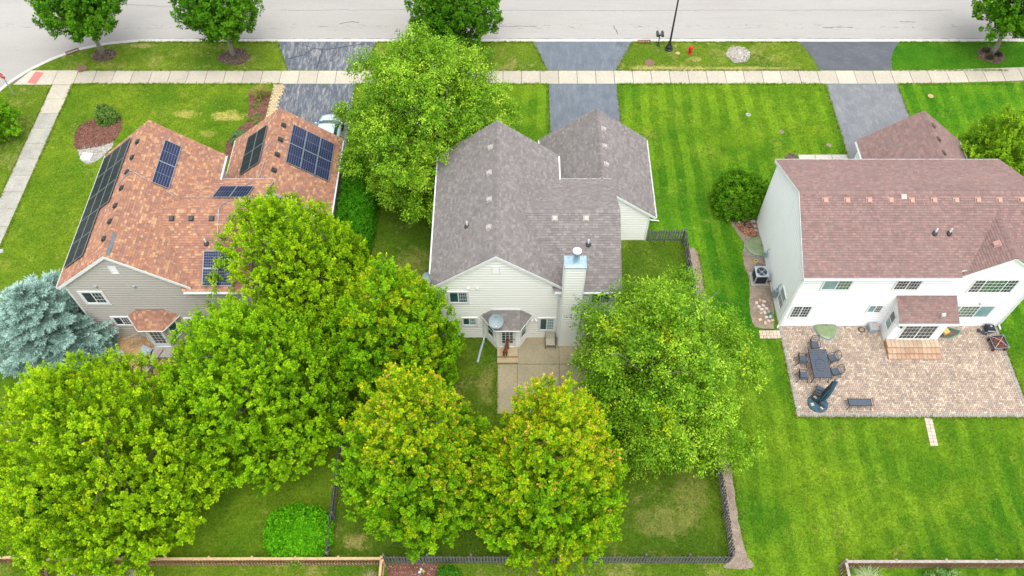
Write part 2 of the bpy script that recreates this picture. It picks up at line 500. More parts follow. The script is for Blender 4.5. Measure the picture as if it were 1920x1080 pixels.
def wobbly(pts, step=.3, amp=.04, rs=None, closed=True):
    rs = rs or rnd
    out = []
    n = len(pts)
    for i in range(n if closed else n - 1):
        a, b = pts[i], pts[(i + 1) % n]
        L = math.hypot(b[0] - a[0], b[1] - a[1])
        k = max(1, int(L / step))
        for j in range(k):
            u = j / k
            x, y = a[0] + (b[0] - a[0]) * u, a[1] + (b[1] - a[1]) * u
            if j or amp > .03:
                x += rs.uniform(-amp, amp)
                y += rs.uniform(-amp, amp)
            out.append((x, y))
    return out

def smooth_poly(pts, it=2):
    for _ in range(it):
        q = []
        for i in range(len(pts)):
            a, b = pts[i], pts[(i + 1) % len(pts)]
            q += [(a[0] * .75 + b[0] * .25, a[1] * .75 + b[1] * .25), (a[0] * .25 + b[0] * .75, a[1] * .25 + b[1] * .75)]
        pts = q
    return pts

def sheet(name, pts, z, mat, amp=0, step=.3, parent=None, dome=0, **kw):
    if amp:
        pts = wobbly(pts, step, amp)
    mb = MB()
    if dome:
        cx = sum(p[0] for p in pts) / len(pts)
        cy = sum(p[1] for p in pts) / len(pts)
        rings = [[(cx + (p[0] - cx) * s, cy + (p[1] - cy) * s, z + dome * (1 - s * s)) for p in pts] for s in (1, .92, .75, .5, .25)]
        n = len(pts)
        V = [p for r in rings for p in r]
        F = []
        for i in range(len(rings) - 1):
            F += [(i * n + k, i * n + (k + 1) % n, (i + 1) * n + (k + 1) % n, (i + 1) * n + k) for k in range(n)]
        F.append(tuple(range((len(rings) - 1) * n, len(rings) * n)))
        mb.add(V, F)
    else:
        mb.add([(x, y, z) for x, y in pts], [tuple(range(len(pts)))])
    me = mb.mesh(name)
    if me.polygons[0].normal.z < 0:
        me.flip_normals()
    return link(name, me, mat, parent, **kw)

def inside(x, y, poly):
    r = False
    for i in range(len(poly)):
        (x1, y1), (x2, y2) = poly[i], poly[i - 1]
        if (y1 > y) != (y2 > y) and x < (x2 - x1) * (y - y1) / (y2 - y1) + x1:
            r = not r
    return r

def scatter_chips(name, poly, n, cols, size, z, parent, seed=1, dome=0):
    rs = random.Random(seed)
    mb = MB()
    xs = [p[0] for p in poly]
    ys = [p[1] for p in poly]
    cx, cy = sum(xs) / len(xs), sum(ys) / len(ys)
    k = 0
    while k < n:
        x, y = rs.uniform(min(xs), max(xs)), rs.uniform(min(ys), max(ys))
        if not inside(x, y, poly):
            continue
        k += 1
        a = rs.uniform(0, 3.14)
        l, w = size * rs.uniform(.5, 1.4), size * rs.uniform(.2, .5)
        c = rs.choice(cols)
        j = rs.uniform(.7, 1.3)
        rot = Matrix.Rotation(a, 3, 'Z') @ Matrix.Rotation(rs.uniform(-.4, .4), 3, 'X')
        mb.box((x, y, z + rs.uniform(.0, .03) + dome * .8), (l, w, .02), 0, tuple(q * j for q in c), rot)
    return mb.build(name, 'chip', parent, tint=True, kind='stuff')
# ================================================================== GROUND, STREET, PAVEMENTS
ST = 'structure'
sheet('ground', [(-500, -300), (500, -300), (500, 700), (-500, 700)], -.30, 'lawn_verge', kind=ST)

# kerb line: straight along the street, then round the corner into the side street
KERB = [(70, 56.2), (-31.0, 56.2), (-33.5, 55.85), (-35.9, 55.05), (-37.6, 53.9), (-39.0, 52.6), (-40.1, 51.1), (-41.0, 49.3), (-41.6, 47), (-42.0, 43), (-42.2, 36), (-42.3, 10), (-42.3, -40)]
sheet('street', [(300, 56.28), (300, 67.6), (-300, 67.6), (-300, 56.28), (-53, 56.28), (-53, -60), (-42.35, -60)] + [(x - .03, y + .05) for x, y in KERB[:0:-1]] + [(70, 56.28)], -.11, 'street', kind=ST)
sheet('lawn', [(-300, 67.8), (300, 67.8), (300, 120), (-300, 120)], 0, 'lawn_front', kind=ST)

def resample(path, step):
    pts, acc = [Vector((*path[0], 0))], 0
    for a, b in zip(path, path[1:]):
        a, b = Vector((*a, 0)), Vector((*b, 0))
        L = (b - a).length
        d = step - acc
        while d <= L:
            pts.append(a + (b - a) * (d / L))
            d += step
        acc = (acc + L) % step
    return pts

kerb = thing('kerb', (0, 0, 0), 'pale concrete kerb along the street curving round the corner', 'kerb')
del kerb['category'], kerb['label']
kerb['kind'] = ST
kp = resample(KERB, 3.05)
sub = resample(KERB, .61)
for i in range(len(kp) - 1):
    seg = sub[i * 5:i * 5 + 6]
    if len(seg) < 2 or seg[0].x > 48 or seg[-1].y < 34:
        continue
    mb = MB()
    n = len(seg)
    V = []
    for j, p in enumerate(seg):
        q = seg[min(j + 1, n - 1)] - seg[max(j - 1, 0)]
        q.normalize()
        nr = Vector((q.y, -q.x, 0))            # towards the street
        sh = .008 if j in (0, n - 1) else 0
        c = p + (q * (sh if j == 0 else -sh))
        for off, z in ((-.02, -.25), (-.02, .02), (.13, .015), (.16, -.085), (.44, -.10), (.44, -.25)):
            V.append(c + nr * off + Vector((0, 0, z)))
    F = []
    for j in range(n - 1):
        F += [(j * 6 + k, (j + 1) * 6 + k, (j + 1) * 6 + (k + 1) % 6, j * 6 + (k + 1) % 6) for k in range(6)]
    F += [tuple(range(5, -1, -1)), tuple(range((n - 1) * 6, n * 6))]
    mb.add(V, F)
    mb.build('kerb_segment', 'kerb', kerb)
# far kerb of the street
mb = MB()
mb.box2((-300, 67.5, -.2), (300, 67.75, .02))
mb.build('far_kerb', 'kerb', kind=ST)

# lawns, one sheet per lot ---------------------------------------------------
KIN = [(x + (.02 if y < 52 else 0), y - .03) for x, y in KERB]
verge_corner = [(-15.2, 52.5), (-15.2, 56.18)] + [p for p in KIN[1:6]] + [(-38.6, 52.5)]
sheet('verge', verge_corner, 0, 'lawn_verge', kind=ST)
sheet('verge', [(-15.2, 52.5), (5.6, 52.5), (5.6, 56.18), (-15.2, 56.18)], 0, 'lawn_verge', kind=ST)
sheet('verge', [(5.6, 52.5), (27.8, 52.5), (27.8, 56.18), (5.6, 56.18)], 0, 'lawn_verge', kind=ST)
sheet('verge', [(27.8, 52.5), (70, 52.5), (70, 56.18), (27.8, 56.18)], 0, 'lawn_verge_green', kind=ST)
sheet('lawn', [(-35.6, 51.2), (-36.6, 13), (-36.6, -40), (-42.3, -40), (-42.25, 36), (-41.95, 43), (-41.5, 47), (-40.9, 49.3), (-40.1, 51.1)], -.006, 'lawn_verge', kind=ST)
sheet('lawn', [(-36.0, 51.2), (-10.2, 51.2), (-10.2, 13.2), (-36.9, 13.2)], 0, 'lawn_corner', kind=ST)
sheet('lawn', [(-10.2, 38.2), (9.2, 38.2), (9.2, 51.2), (-10.2, 51.2)], 0, 'lawn_right', kind=ST)
sheet('lawn', [(9.2, 35.2), (12.0, 35.2), (12.0, 12.95), (70, 12.95), (70, 51.8), (30, 51.2), (9.2, 51.2)], 0, 'lawn_right', kind=ST)
sheet('lawn', [(-10.2, 13.3), (12.0, 13.3), (12.0, 35.2), (9.2, 35.2), (9.2, 38.2), (-10.2, 38.2)], 0, 'lawn_shade_tint', kind=ST)
sheet('lawn', [(-60, -40), (12, -40), (12, 13.3), (-10.2, 13.3), (-10.2, 13.2), (-38.2, 13.2), (-42.0, 13.2), (-42, -40)], 0, 'lawn_verge', kind=ST)
sheet('lawn', [(12, -40), (70, -40), (70, 12.95), (12, 12.95)], 0, 'lawn_right', kind=ST)

# driveways ---------------------------------------------------------------------
def flare(x0, x1, a0, a1, y0=52.66, y1=56.15, curve=0):
    L, Rr = [], []
    for k in range(9):
        u = k / 8
        w = u if not curve else u ** curve
        L.append((x0 + (a0 - x0) * w, y0 + (y1 - y0) * u))
        Rr.append((x1 + (a1 - x1) * w, y0 + (y1 - y0) * u))
    return Rr + L[::-1]
sheet('driveway', wobbly([(-18.35, 41.5), (-12.45, 41.5), (-12.45, 51.05), (-18.35, 51.05)], .35, .04), .016, 'drive_worn', kind=ST)
sheet('driveway_apron', wobbly(flare(-18.15, -12.0, -19.5, -11.3), .5, .03), .016, 'drive_worn', kind=ST)
sheet('driveway', wobbly([(2.9, 41.5), (8.35, 41.5), (8.35, 51.05), (2.95, 51.05)], .35, .03), .016, 'drive_mid', kind=ST)
sheet('driveway_apron', wobbly(flare(2.85, 8.4, 1.75, 10.0), .5, .03), .016, 'drive_mid', kind=ST)
sheet('driveway', wobbly([(25.05, 41.2), (30.7, 41.2), (30.75, 51.05), (25.0, 51.05)], .35, .03), .016, 'drive_grey', kind=ST)
sheet('driveway_apron', wobbly(flare(24.8, 30.75, 23.8, 32.2, curve=1.9), .5, .02), .016, 'drive_dark', kind=ST)

# public footpath: one slab after another ------------------------------------------
walk = bpy.data.objects.new('sidewalk', None)
COL.objects.link(walk)
walk['kind'] = ST
def slab_box(poly, z0, z1, mat, parent, name='slab', bev=.012):
    n = len(poly)
    cx, cy = sum(p[0] for p in poly) / n, sum(p[1] for p in poly) / n
    inn = []
    for x, y in poly:
        d = math.hypot(x - cx, y - cy)
        inn.append((x + (cx - x) / d * bev, y + (cy - y) / d * bev))
    V = [(x, y, z0) for x, y in poly] + [(x, y, z1 - bev * .6) for x, y in poly] + [(x, y, z1) for x, y in inn]
    F = [tuple(range(2 * n, 3 * n))]
    for k in range(n):
        F += [(k, (k + 1) % n, n + (k + 1) % n, n + k), (n + k, n + (k + 1) % n, 2 * n + (k + 1) % n, 2 * n + k)]
    mb = MB().add(V, F)
    return mb.build(name, mat, parent)
shades = []
for k in range(5):
    g = .94 + .04 * k
    shades.append(plain('footpath_concrete', tuple(q * g for q in (.40, .365, .295)), tuple(q * g for q in (.36, .33, .27)), .7, .88, .2, bump=.3, bscale=30, fine=.1))
x = -35.0
k = 0
while x < 48:
    rise = max(0, (x - 30) / 12) ** 1.5 * .45
    rise2 = max(0, (x + 1.49 - 30) / 12) ** 1.5 * .45
    g = .016
    z = .022 + rnd.uniform(-.004, .004)
    slab_box([(x + g, 51.1 + rise), (x + 1.49 - g, 51.1 + rise2), (x + 1.49 - g, 52.62 + rise2), (x + g, 52.62 + rise)], -.1, z, shades[rnd.randrange(5)], walk)
    x += 1.49
    k += 1
# corner ramp and the path beside the side street
slab_box([(-36.66, 51.0), (-35.02, 51.0), (-35.02, 52.65), (-36.66, 52.65)], -.1, .022, shades[4], walk)
slab_box([(-39.75, 51.0), (-36.69, 51.0), (-36.69, 52.65), (-38.85, 52.65)], -.1, .02, shades[4], walk)
y = 50.97
k = 0
while y > 30:
    nx = lambda q: -36.62 - (51.0 - q) * .01
    mat = shades[3] if k < 2 else M['concrete_old']
    wd = 1.55 if k < 2 else 1.5
    slab_box([(nx(y - 1.6), y - 1.6 + .012), (nx(y - 1.6) + wd, y - 1.6 + .012), (nx(y) + wd, y - .012), (nx(y), y - .012)], -.1, .02, mat, walk)
    y -= 1.6
    k += 1
mb = MB()
mb.box((0, 0, 0), (.72, 1.35, .012))
for i in range(6):
    for j in range(12):
        mb.frust((-.3 + i * .12, -.61 + j * .11, .004), (.05, .05), (.025, .025), .012)
o = mb.build('tactile_plate', 'tactile', walk, (-38.2, 51.78, .028), rz=-.18)

# pale patches between: cobbled strip beside the worn drive ---------------------------
cob = bpy.data.objects.new('cobble_strip', None)
COL.objects.link(cob)
cob['kind'] = ST
sheet('bedding', [(-19.05, 46.2), (-18.42, 46.2), (-18.1, 51.08), (-18.98, 51.08)], .010, 'soil', parent=cob)
rs = random.Random(3)
me_c = MB().frust((0, 0, 0), (.255, .165), (.235, .145), .05).mesh('cobble')
me_c.materials.append(plain('tan_cobble', (.52, .41, .24), (.42, .33, .2), 2.5, .85, .2, bump=.4, fine=.4))
y = 46.3
r = 0
while y < 51.0:
    u = (y - 46.2) / 4.9
    x0, x1 = -19.02 + .05 * u, -18.44 + .33 * u
    x = x0 + (.13 if r % 2 else .0)
    while x < x1 - .1:
        o = link('cobble', me_c, None, cob, (x + .12, y, .012 + rs.uniform(-.008, .008)), rz=rs.uniform(-.06, .06))
        x += .272
    y += .19
    r += 1
# pavers in front of the left garage door
pad = bpy.data.objects.new('paver_pad', None)
COL.objects.link(pad)
pad['kind'] = ST
mb = MB()
rs = random.Random(5)
for i in range(20):
    for j in range(26):
        c = rs.choice([(.50, .40, .22), (.46, .36, .2), (.54, .43, .26)])
        mb.frust((-18.3 + i * .27 + (.13 if j % 2 else 0), 42.3 + j * .135, .017), (.25, .12), (.235, .105), .03, 0, c)
mb.build('pavers', 'paver', pad, tint=True, kind='stuff')

# mulch beds ----------------------------------------------------------------------
RB = [(.20, .09, .06), (.13, .055, .04), (.26, .13, .09), (.09, .045, .035)]
DB = [(.16, .12, .09), (.08, .055, .04), (.24, .19, .15), (.05, .035, .03)]
GB = [(.40, .38, .34), (.3, .28, .25), (.5, .48, .44), (.2, .18, .16)]
def bed(name, pts, mat, chips, cols, size, z=.012, dome=.06, seed=1, sm=1, amp=.035):
    pts = wobbly(smooth_poly(pts, sm), .25, amp)
    b = sheet(name, pts, z, mat, dome=dome, kind=ST)
    if chips:
        scatter_chips('chips', pts, chips, cols, size, z, b, seed, dome)
    return pts
bed('mulch_bed', [(-32.1, 47.22), (-31.21, 47.74), (-30.56, 47.92), (-29.96, 47.05), (-29.78, 45.91), (-30.01, 44.79), (-30.86, 44.2), (-31.8, 43.95), (-32.71, 43.86), (-33.16, 44.95), (-33.28, 46.19), (-32.87, 46.76)], 'mulch_red', 700, RB, .09, z=.018, seed=1)
bed('gravel_bed', [(-32.75, 44.3), (-31.8, 44.4), (-30.86, 44.5), (-30.1, 44.95), (-29.96, 44.24), (-30.37, 43.53), (-30.69, 42.8), (-31.39, 42.46), (-31.95, 42.8)], 'gravel', 300, GB, .06, z=.010, dome=.02, seed=2)
bed('mulch_bed', [(-20.94, 50.6), (-19.2, 50.6), (-19.06, 49.7), (-19.06, 47.92), (-19.16, 46.4), (-19.0, 45.0), (-19.0, 42.6), (-21.2, 42.6), (-21.6, 44.2), (-21.45, 45.2), (-20.97, 46.02), (-20.49, 46.6), (-20.44, 47.63), (-20.58, 49.1)], 'mulch_red', 800, RB, .09, seed=3)
def ring(cx, cy, rx, ry, n=14, w=.12, seed=0):
    rs = random.Random(seed)
    return [(cx + rx * math.cos(k * 2 * math.pi / n) * (1 + rs.uniform(-w, w)), cy + ry * math.sin(k * 2 * math.pi / n) * (1 + rs.uniform(-w, w))) for k in range(n)]
bed('mulch_ring', ring(-33.45, 54.45, 1.05, .8, seed=1), 'mulch_dark', 260, DB, .09, seed=5)
bed('mulch_ring', ring(-22.75, 54.3, 1.25, 1.05, seed=2), 'mulch_dark', 330, DB, .09, seed=6)
bed('mulch_ring', ring(-4.3, 54.3, 1.15, 1.0, seed=3), 'mulch_dark', 200, DB, .09, seed=7)
bed('mulch_ring', ring(39.3, 54.55, 1.15, 1.0, seed=4), 'mulch_dark', 260, [(.2, .12, .09), (.13, .08, .06), (.28, .18, .13)], .09, seed=8)
bed('woodchip_ring', ring(18.56, 54.5, .98, 1.05, seed=5), 'gravel', 420, [(.42, .39, .34), (.3, .27, .23), (.52, .48, .42), (.22, .19, .16)], .1, seed=9)
# bed along the white house
bed('side_bed', [(15.02, 38.9), (15.1, 37.54), (15.55, 36.58), (16.0, 35.87), (16.25, 35.4), (16.0, 34.94), (15.75, 34.25), (15.70, 33.13), (15.88, 32.25), (15.80, 31.16), (15.63, 30.53), (15.50, 28.87), (15.7, 28.2), (17.25, 28.2), (17.25, 37.6), (17.25, 39.2), (16.0, 39.6)], 'soil', 500, [(.28, .22, .17), (.2, .15, .11), (.4, .34, .28), (.14, .1, .08)], .06, dome=.02, seed=10)
bed('red_gravel_bed', [(15.45, 37.1), (15.7, 36.5), (16.2, 35.8), (16.75, 35.55), (17.15, 35.9), (17.15, 37.0), (16.4, 37.3)], 'mulch_red', 420, [(.5, .24, .14), (.4, .17, .1), (.58, .33, .22), (.3, .12, .07)], .07, z=.035, dome=.02, seed=11)
# strip outside the dark fence
bed('edging_bed', [(12.0, 34.75), (12.68, 34.75), (12.78, 33.13), (12.80, 30.5), (12.85, 26), (12.80, 20.5), (12.64, 16.4), (12.72, 13.74), (13.25, 13.1), (12.71, 12.95), (11.2, 13.0), (11.95, 13.45), (12.0, 18), (12.0, 30)], 'soil', 900, [(.3, .25, .2), (.2, .16, .13), (.4, .35, .3), (.3, .12, .06)], .06, dome=.0, seed=12)
bed('mulch_bed', [(-6.75, 13.25), (-4.0, 13.25), (-3.9, 12.4), (-4.4, 11.2), (-6.75, 11.2)], 'mulch_red', 420, [(.34, .16, .12), (.24, .1, .075), (.42, .24, .2)], .07, seed=13, sm=0)
bed('bare_patch', [(-24.5, 12.95), (-20.8, 13.0), (-19.4, 12.8), (-19.0, 12.3), (-21, 12.0), (-24.2, 12.2)], 'soil', 200, GB, .06, dome=0, seed=14)
sheet('gravel_patio', [(-25.2, 27.6), (-20.6, 27.6), (-20.2, 25.0), (-21.4, 23.6), (-24.6, 24.4)], .012, 'tan_gravel', .05, kind=ST)

# tan concrete patio of the middle house
pat = bpy.data.objects.new('concrete_patio', None)
COL.objects.link(pat)
pat['kind'] = ST
for a, b, c, d in ((-.90, .325, 22.2, 25.58), (.345, 2.955, 22.2, 25.58), (.345, 2.955, 25.61, 27.58), (2.975, 5.4, 22.2, 25.58), (2.975, 5.4, 25.61, 26.9)):
    slab_box([(a, c), (b, c), (b, d), (a, d)], -.1, .03, 'patio_conc', pat)
st = bpy.data.objects.new('entry_walk', None)
COL.objects.link(st)
st['kind'] = ST
for k in range(3):
    slab_box([(21.35 + k * 1.24, 42.6), (21.35 + k * 1.24 + 1.21, 42.6), (21.35 + k * 1.24 + 1.21, 43.4), (21.35 + k * 1.24, 43.4)], -.1, .03, 'concrete', st)
bed('mulch_bed', [(20.4, 42.2), (21.3, 42.4), (21.3, 43.4), (20.6, 43.6), (20.1, 43.0)], 'mulch_dark', 60, DB, .09, seed=15)

# paver patio of the white house --------------------------------------------------------
pp = bpy.data.objects.new('paver_patio', None)
COL.objects.link(pp)
pp['kind'] = ST
sheet('bedding', [(17.15, 21.95), (31.25, 21.95), (31.25, 28.4), (17.15, 28.4)], .008, 'gravel', parent=pp)
def well_hole(x, y):
    if (x - 20.15) ** 2 / .82 ** 2 + (y - 28.45) ** 2 / 1.22 ** 2 < 1:
        return True
    return 27.0 < x < 28.75 and y > 27.25 and (x - 27.0) < 1.9 - (28.45 - y) * .5 and False
mb = MB()
rs = random.Random(11)
PAL = [(.35, .275, .215), (.40, .315, .245), (.31, .245, .20), (.46, .375, .295), (.29, .235, .20), (.335, .26, .21), (.38, .295, .23)]
a, b = .24, .12
def paver(cx, cy, dx, dy):
    if not (17.38 < cx - dx / 2 and cx + dx / 2 < 31.02 and 22.18 < cy - dy / 2 and cy + dy / 2 < 28.42):
        if not (17.36 < cx < 31.04 and 22.16 < cy < 28.42):
            return
    if well_hole(cx, cy) or (23.6 < cx < 27.0 and cy > 25.95):
        return
    c = rs.choice(PAL)
    j = rs.uniform(.88, 1.12)
    mb.frust((cx, cy, .012 + rs.uniform(0, .006)), (dx - .008, dy - .008), (dx - .026, dy - .026), .03, 0, tuple(q * j for q in c))
W_, H_ = int(14.2 / b) + 2, int(6.6 / b) + 2
for X_ in range(W_):
    for Y_ in range(H_):
        s = (X_ - Y_) % 4
        # herringbone of 2x1 pavers: residue 0 starts a lying one, residue 3 a standing one
        if s == 0:
            paver(17.3 + (X_ + 1) * b, 22.1 + (Y_ + .5) * b, a, b)
        elif s == 3:
            paver(17.3 + (X_ + .5) * b, 22.1 + (Y_ + 1) * b, b, a)
mb.build('pavers', 'paver', pp, tint=True, kind='stuff')
mb = MB()
def soldier(x0, y0, x1, y1, wd=.2):
    L = math.hypot(x1 - x0, y1 - y0)
    n = int(L / .11)
    ang = math.atan2(y1 - y0, x1 - x0)
    for k in range(n):
        u = (k + .5) / n
        g = rs.uniform(.85, 1.15)
        mb.frust((x0 + (x1 - x0) * u, y0 + (y1 - y0) * u, .014 + rs.uniform(0, .005)), (.1, wd), (.085, wd - .015), .03, ang, (.29 * g, .265 * g, .235 * g))
soldier(17.26, 22.05, 17.26, 28.4)
soldier(17.15, 22.06, 31.25, 22.06)
soldier(31.14, 22.15, 31.14, 28.4)
soldier(17.4, 28.36, 19.2, 28.36, .12)
soldier(21.05, 28.36, 23.6, 28.36, .12)
for k in range(17):
    t0 = math.pi + k * math.pi / 17
    t1 = math.pi + (k + 1) * math.pi / 17
    soldier(20.15 + .84 * math.cos(t0), 28.4 + 1.2 * math.sin(t0), 20.15 + .84 * math.cos(t1), 28.4 + 1.2 * math.sin(t1), .16)
mb.build('border_pavers', 'paver', pp, tint=True, kind='stuff')
# the short paver spur in the grass and the apron by the side bed: each paver counted
sp = bpy.data.objects.new('paver_spur', None)
COL.objects.link(sp)
sp['kind'] = ST
for k in range(8):
    for j in range(2):
        u = k / 8
        c = rs.choice([(.47, .40, .33), (.52, .45, .37), (.44, .36, .3)])
        m2 = MB().frust((25.0 - u * .14 + (j - .5) * .235, 21.8 - k * .225, .01), (.225, .215), (.21, .2), .03, 0, c)
        m2.build('paver', 'paver', sp, tint=True)
sp = bpy.data.objects.new('paver_apron', None)
COL.objects.link(sp)
sp['kind'] = ST
for k in range(6):
    for j in range(3):
        c = rs.choice([(.50, .39, .30), (.46, .36, .29), (.54, .43, .33)])
        MB().frust((15.95 + k * .225, 27.56 + j * .2, .01), (.215, .19), (.2, .175), .035, 0, c).build('paver', 'paver', sp, tint=True)

# tar lines sealing the cracks of the worn apron
def tar(pts, w, z=.022):
    mb = MB()
    P = resample(wobbly(pts, .3, .05, random.Random(len(pts)), False) + [pts[-1]], .12)
    V = []
    for i, p in enumerate(P):
        d = (P[min(i + 1, len(P) - 1)] - P[max(i - 1, 0)]).normalized()
        n = Vector((-d.y, d.x, 0)) * w * rs.uniform(.6, 1.2)
        V += [(p.x - n.x, p.y - n.y, z), (p.x + n.x, p.y + n.y, z)]
    mb.add(V, [(2 * i, 2 * i + 1, 2 * i + 3, 2 * i + 2) for i in range(len(P) - 1)])
    me = mb.mesh('crack_seal')
    return link('crack_seal', me, 'drive_tar', None, kind=ST)
M['drive_tar'] = plain('crack_tar', (.035, .038, .045), (.055, .06, .068), 5, .6, .3)
tar([(-18.4, 54.0), (-17.0, 54.5), (-16.4, 55.3), (-15.2, 55.2), (-14.0, 55.5), (-12.2, 55.9)], .055)
tar([(-15.6, 55.2), (-15.7, 53.9), (-15.9, 52.8)], .05)
tar([(-14.3, 55.4), (-14.6, 54.2)], .03)
tar([(-17.9, 55.9), (-16.6, 55.5)], .03)
tar([(-12.6, 49.0), (-14.2, 47.8), (-15.0, 46.6), (-17.2, 45.9)], .03)

# gutter seam and tar-filled cracks in the street
for k in range(6):
    x0 = -30 + k * 12.5
    tar([(x0, 56.66), (x0 + 12.4, 56.66)], .02, -.104)
tar([(-20, 60.4), (-8, 60.5), (6, 60.35), (20, 60.45), (38, 60.4)], .012, -.104)
tar([(8.6, 58.4), (8.9, 57.2)], .03, -.104)
tar([(-14.6, 58.6), (-13.8, 58.9), (-12.9, 58.8)], .03, -.104)
tar([(26.3, 58.1), (27.6, 58.2), (29.0, 58.15)], .025, -.104)
tar([(-2.0, 58.3), (.5, 58.25), (2.2, 58.35)], .02, -.104)
tar([(33.0, 58.9), (34.4, 58.85)], .03, -.104)
tar([(-36, 61.5), (-30, 60.9), (-26, 61.1)], .012, -.104)
# ================================================================== HOUSES
def clip_half(poly, nx, ny, d):
    """keep nx*x+ny*y<=d"""
    out = []
    for i in range(len(poly)):
        p, q = poly[i], poly[(i + 1) % len(poly)]
        a, b = nx * p[0] + ny * p[1] - d, nx * q[0] + ny * q[1] - d
        if a <= 0:
            out.append(p)
        if (a < 0 < b) or (b < 0 < a):
            t = a / (a - b)
            out.append((p[0] + (q[0] - p[0]) * t, p[1] + (q[1] - p[1]) * t))
    return out

def clip_convex(rect, poly):
    out = rect
    n = len(poly)
    for i in range(n):
        (x1, y1), (x2, y2) = poly[i], poly[(i + 1) % n]
        ex, ey = x2 - x1, y2 - y1
        nx, ny = ey, -ex
        out = clip_half(out, nx, ny, nx * x1 + ny * y1)
        if len(out) < 3:
            return []
    return out

def shingle_slope(mb, O, U, V, poly, pal, rs, ex=.15, lift=.024):
    """overlapping shingle tabs laid in courses on the plane O + u*U + v*V; poly convex and counter-clockwise in (u, v)"""
    O, U, V = Vector(O), Vector(U).normalized(), Vector(V).normalized()
    N = U.cross(V)
    us = [p[0] for p in poly]
    vs = [p[1] for p in poly]
    mb.add([O + U * p[0] + V * p[1] + N * .0015 for p in poly], [tuple(range(len(poly)))], tuple(q * .6 for q in pal(rs, 0, 0)))
    v = min(vs)
    row = 0
    while v < max(vs):
        u = min(us) - rs.uniform(0, .3)
        while u < max(us):
            w = rs.choice((.11, .15, .2, .24, .24, .28))
            c = clip_convex([(u, v), (u + w - .006, v), (u + w - .006, v + ex + .004), (u, v + ex + .004)], poly)
            if len(c) >= 3:
                hh = lift * rs.uniform(.75, 1.35)
                col = pal(rs, u, v)
                pts = [O + U * p[0] + V * p[1] + N * (hh * (1 - (p[1] - v) / (ex + .004)) + .003) for p in c]
                mb.add(pts, [tuple(range(len(pts)))], col)
                low = sorted(p[0] for p in c if abs(p[1] - v) < 1e-5)
                if len(low) > 1:
                    a = O + U * low[0] + V * v
                    b = O + U * low[-1] + V * v
                    mb.add([a, b, b + N * (hh + .003), a + N * (hh + .003)], [(0, 1, 2, 3)], tuple(q * .45 for q in col))
            u += w
        v += ex
        row += 1

def pal_mix(cols, jit=.12):
    def f(rs, u, v):
        c = rs.choice(cols)
        j = 1 + rs.uniform(-jit, jit)
        return tuple(q * j for q in c)
    return f
PAL1 = pal_mix([(.33, .168, .108), (.29, .145, .098), (.37, .20, .12), (.30, .16, .114), (.26, .14, .108), (.42, .245, .145), (.33, .158, .10), (.265, .14, .112)], .10)
PAL2 = pal_mix([(.185, .168, .162), (.17, .155, .15), (.20, .182, .176), (.162, .147, .143), (.22, .20, .194), (.18, .163, .158)], .07)
PAL3 = pal_mix([(.215, .142, .13), (.195, .126, .117), (.235, .156, .142), (.205, .132, .122), (.20, .145, .135), (.245, .152, .138)], .08)

def ridge_caps(mb, p0, p1, h, pal, rs, width=.16, slope=.8):
    p0, p1 = Vector(p0), Vector(p1)
    L = (p1 - p0).length
    d = (p1 - p0) / L
    side = Vector((-d.y, d.x, 0)).normalized()
    n = int(L / .14)
    for k in range(n):
        a, b = p0 + d * (k * L / n), p0 + d * ((k + 1.15) * L / n)
        c = pal(rs, 0, 0)
        up0, up1 = Vector((0, 0, h + .022)), Vector((0, 0, h + .008))
        dn = Vector((0, 0, -slope * width))
        P = [a + up0, b + up1, a + up0 + side * width + dn, b + up1 + side * width + dn, a + up0 - side * width + dn, b + up1 - side * width + dn]
        mb.add(P, [(0, 2, 3, 1), (0, 1, 5, 4), (0, 4, 2)], c)

def gutter(name, p0, p1, out, parent, mat='trim', w=.11, h=.10):
    p0, p1, out = Vector(p0), Vector(p1), Vector(out).normalized()
    mb = MB()
    prof = [(0, 0), (w, 0), (w, h), (w - .015, h), (w - .015, .02), (.015, .02), (.015, h), (0, h)]
    V = []
    for p in (p0, p1):
        V += [p + out * a + Vector((0, 0, b - h)) for a, b in prof]
    n = len(prof)
    F = [(k, (k + 1) % n, n + (k + 1) % n, n + k) for k in range(n)]
    F += [tuple(range(n)), tuple(range(2 * n - 1, n - 1, -1))]
    mb.add(V, F)
    L = (p1 - p0).length
    m = max(2, int(L / .9))
    for k in range(m):                      # hangers across the trough
        q = p0 + (p1 - p0) * ((k + .5) / m) + out * (w / 2) + Vector((0, 0, -.008))
        mb.box(q, (.02 if abs(out.x) < .5 else w - .032, w - .032 if abs(out.x) < .5 else .02, .008))
    return mb.build(name, mat, parent)

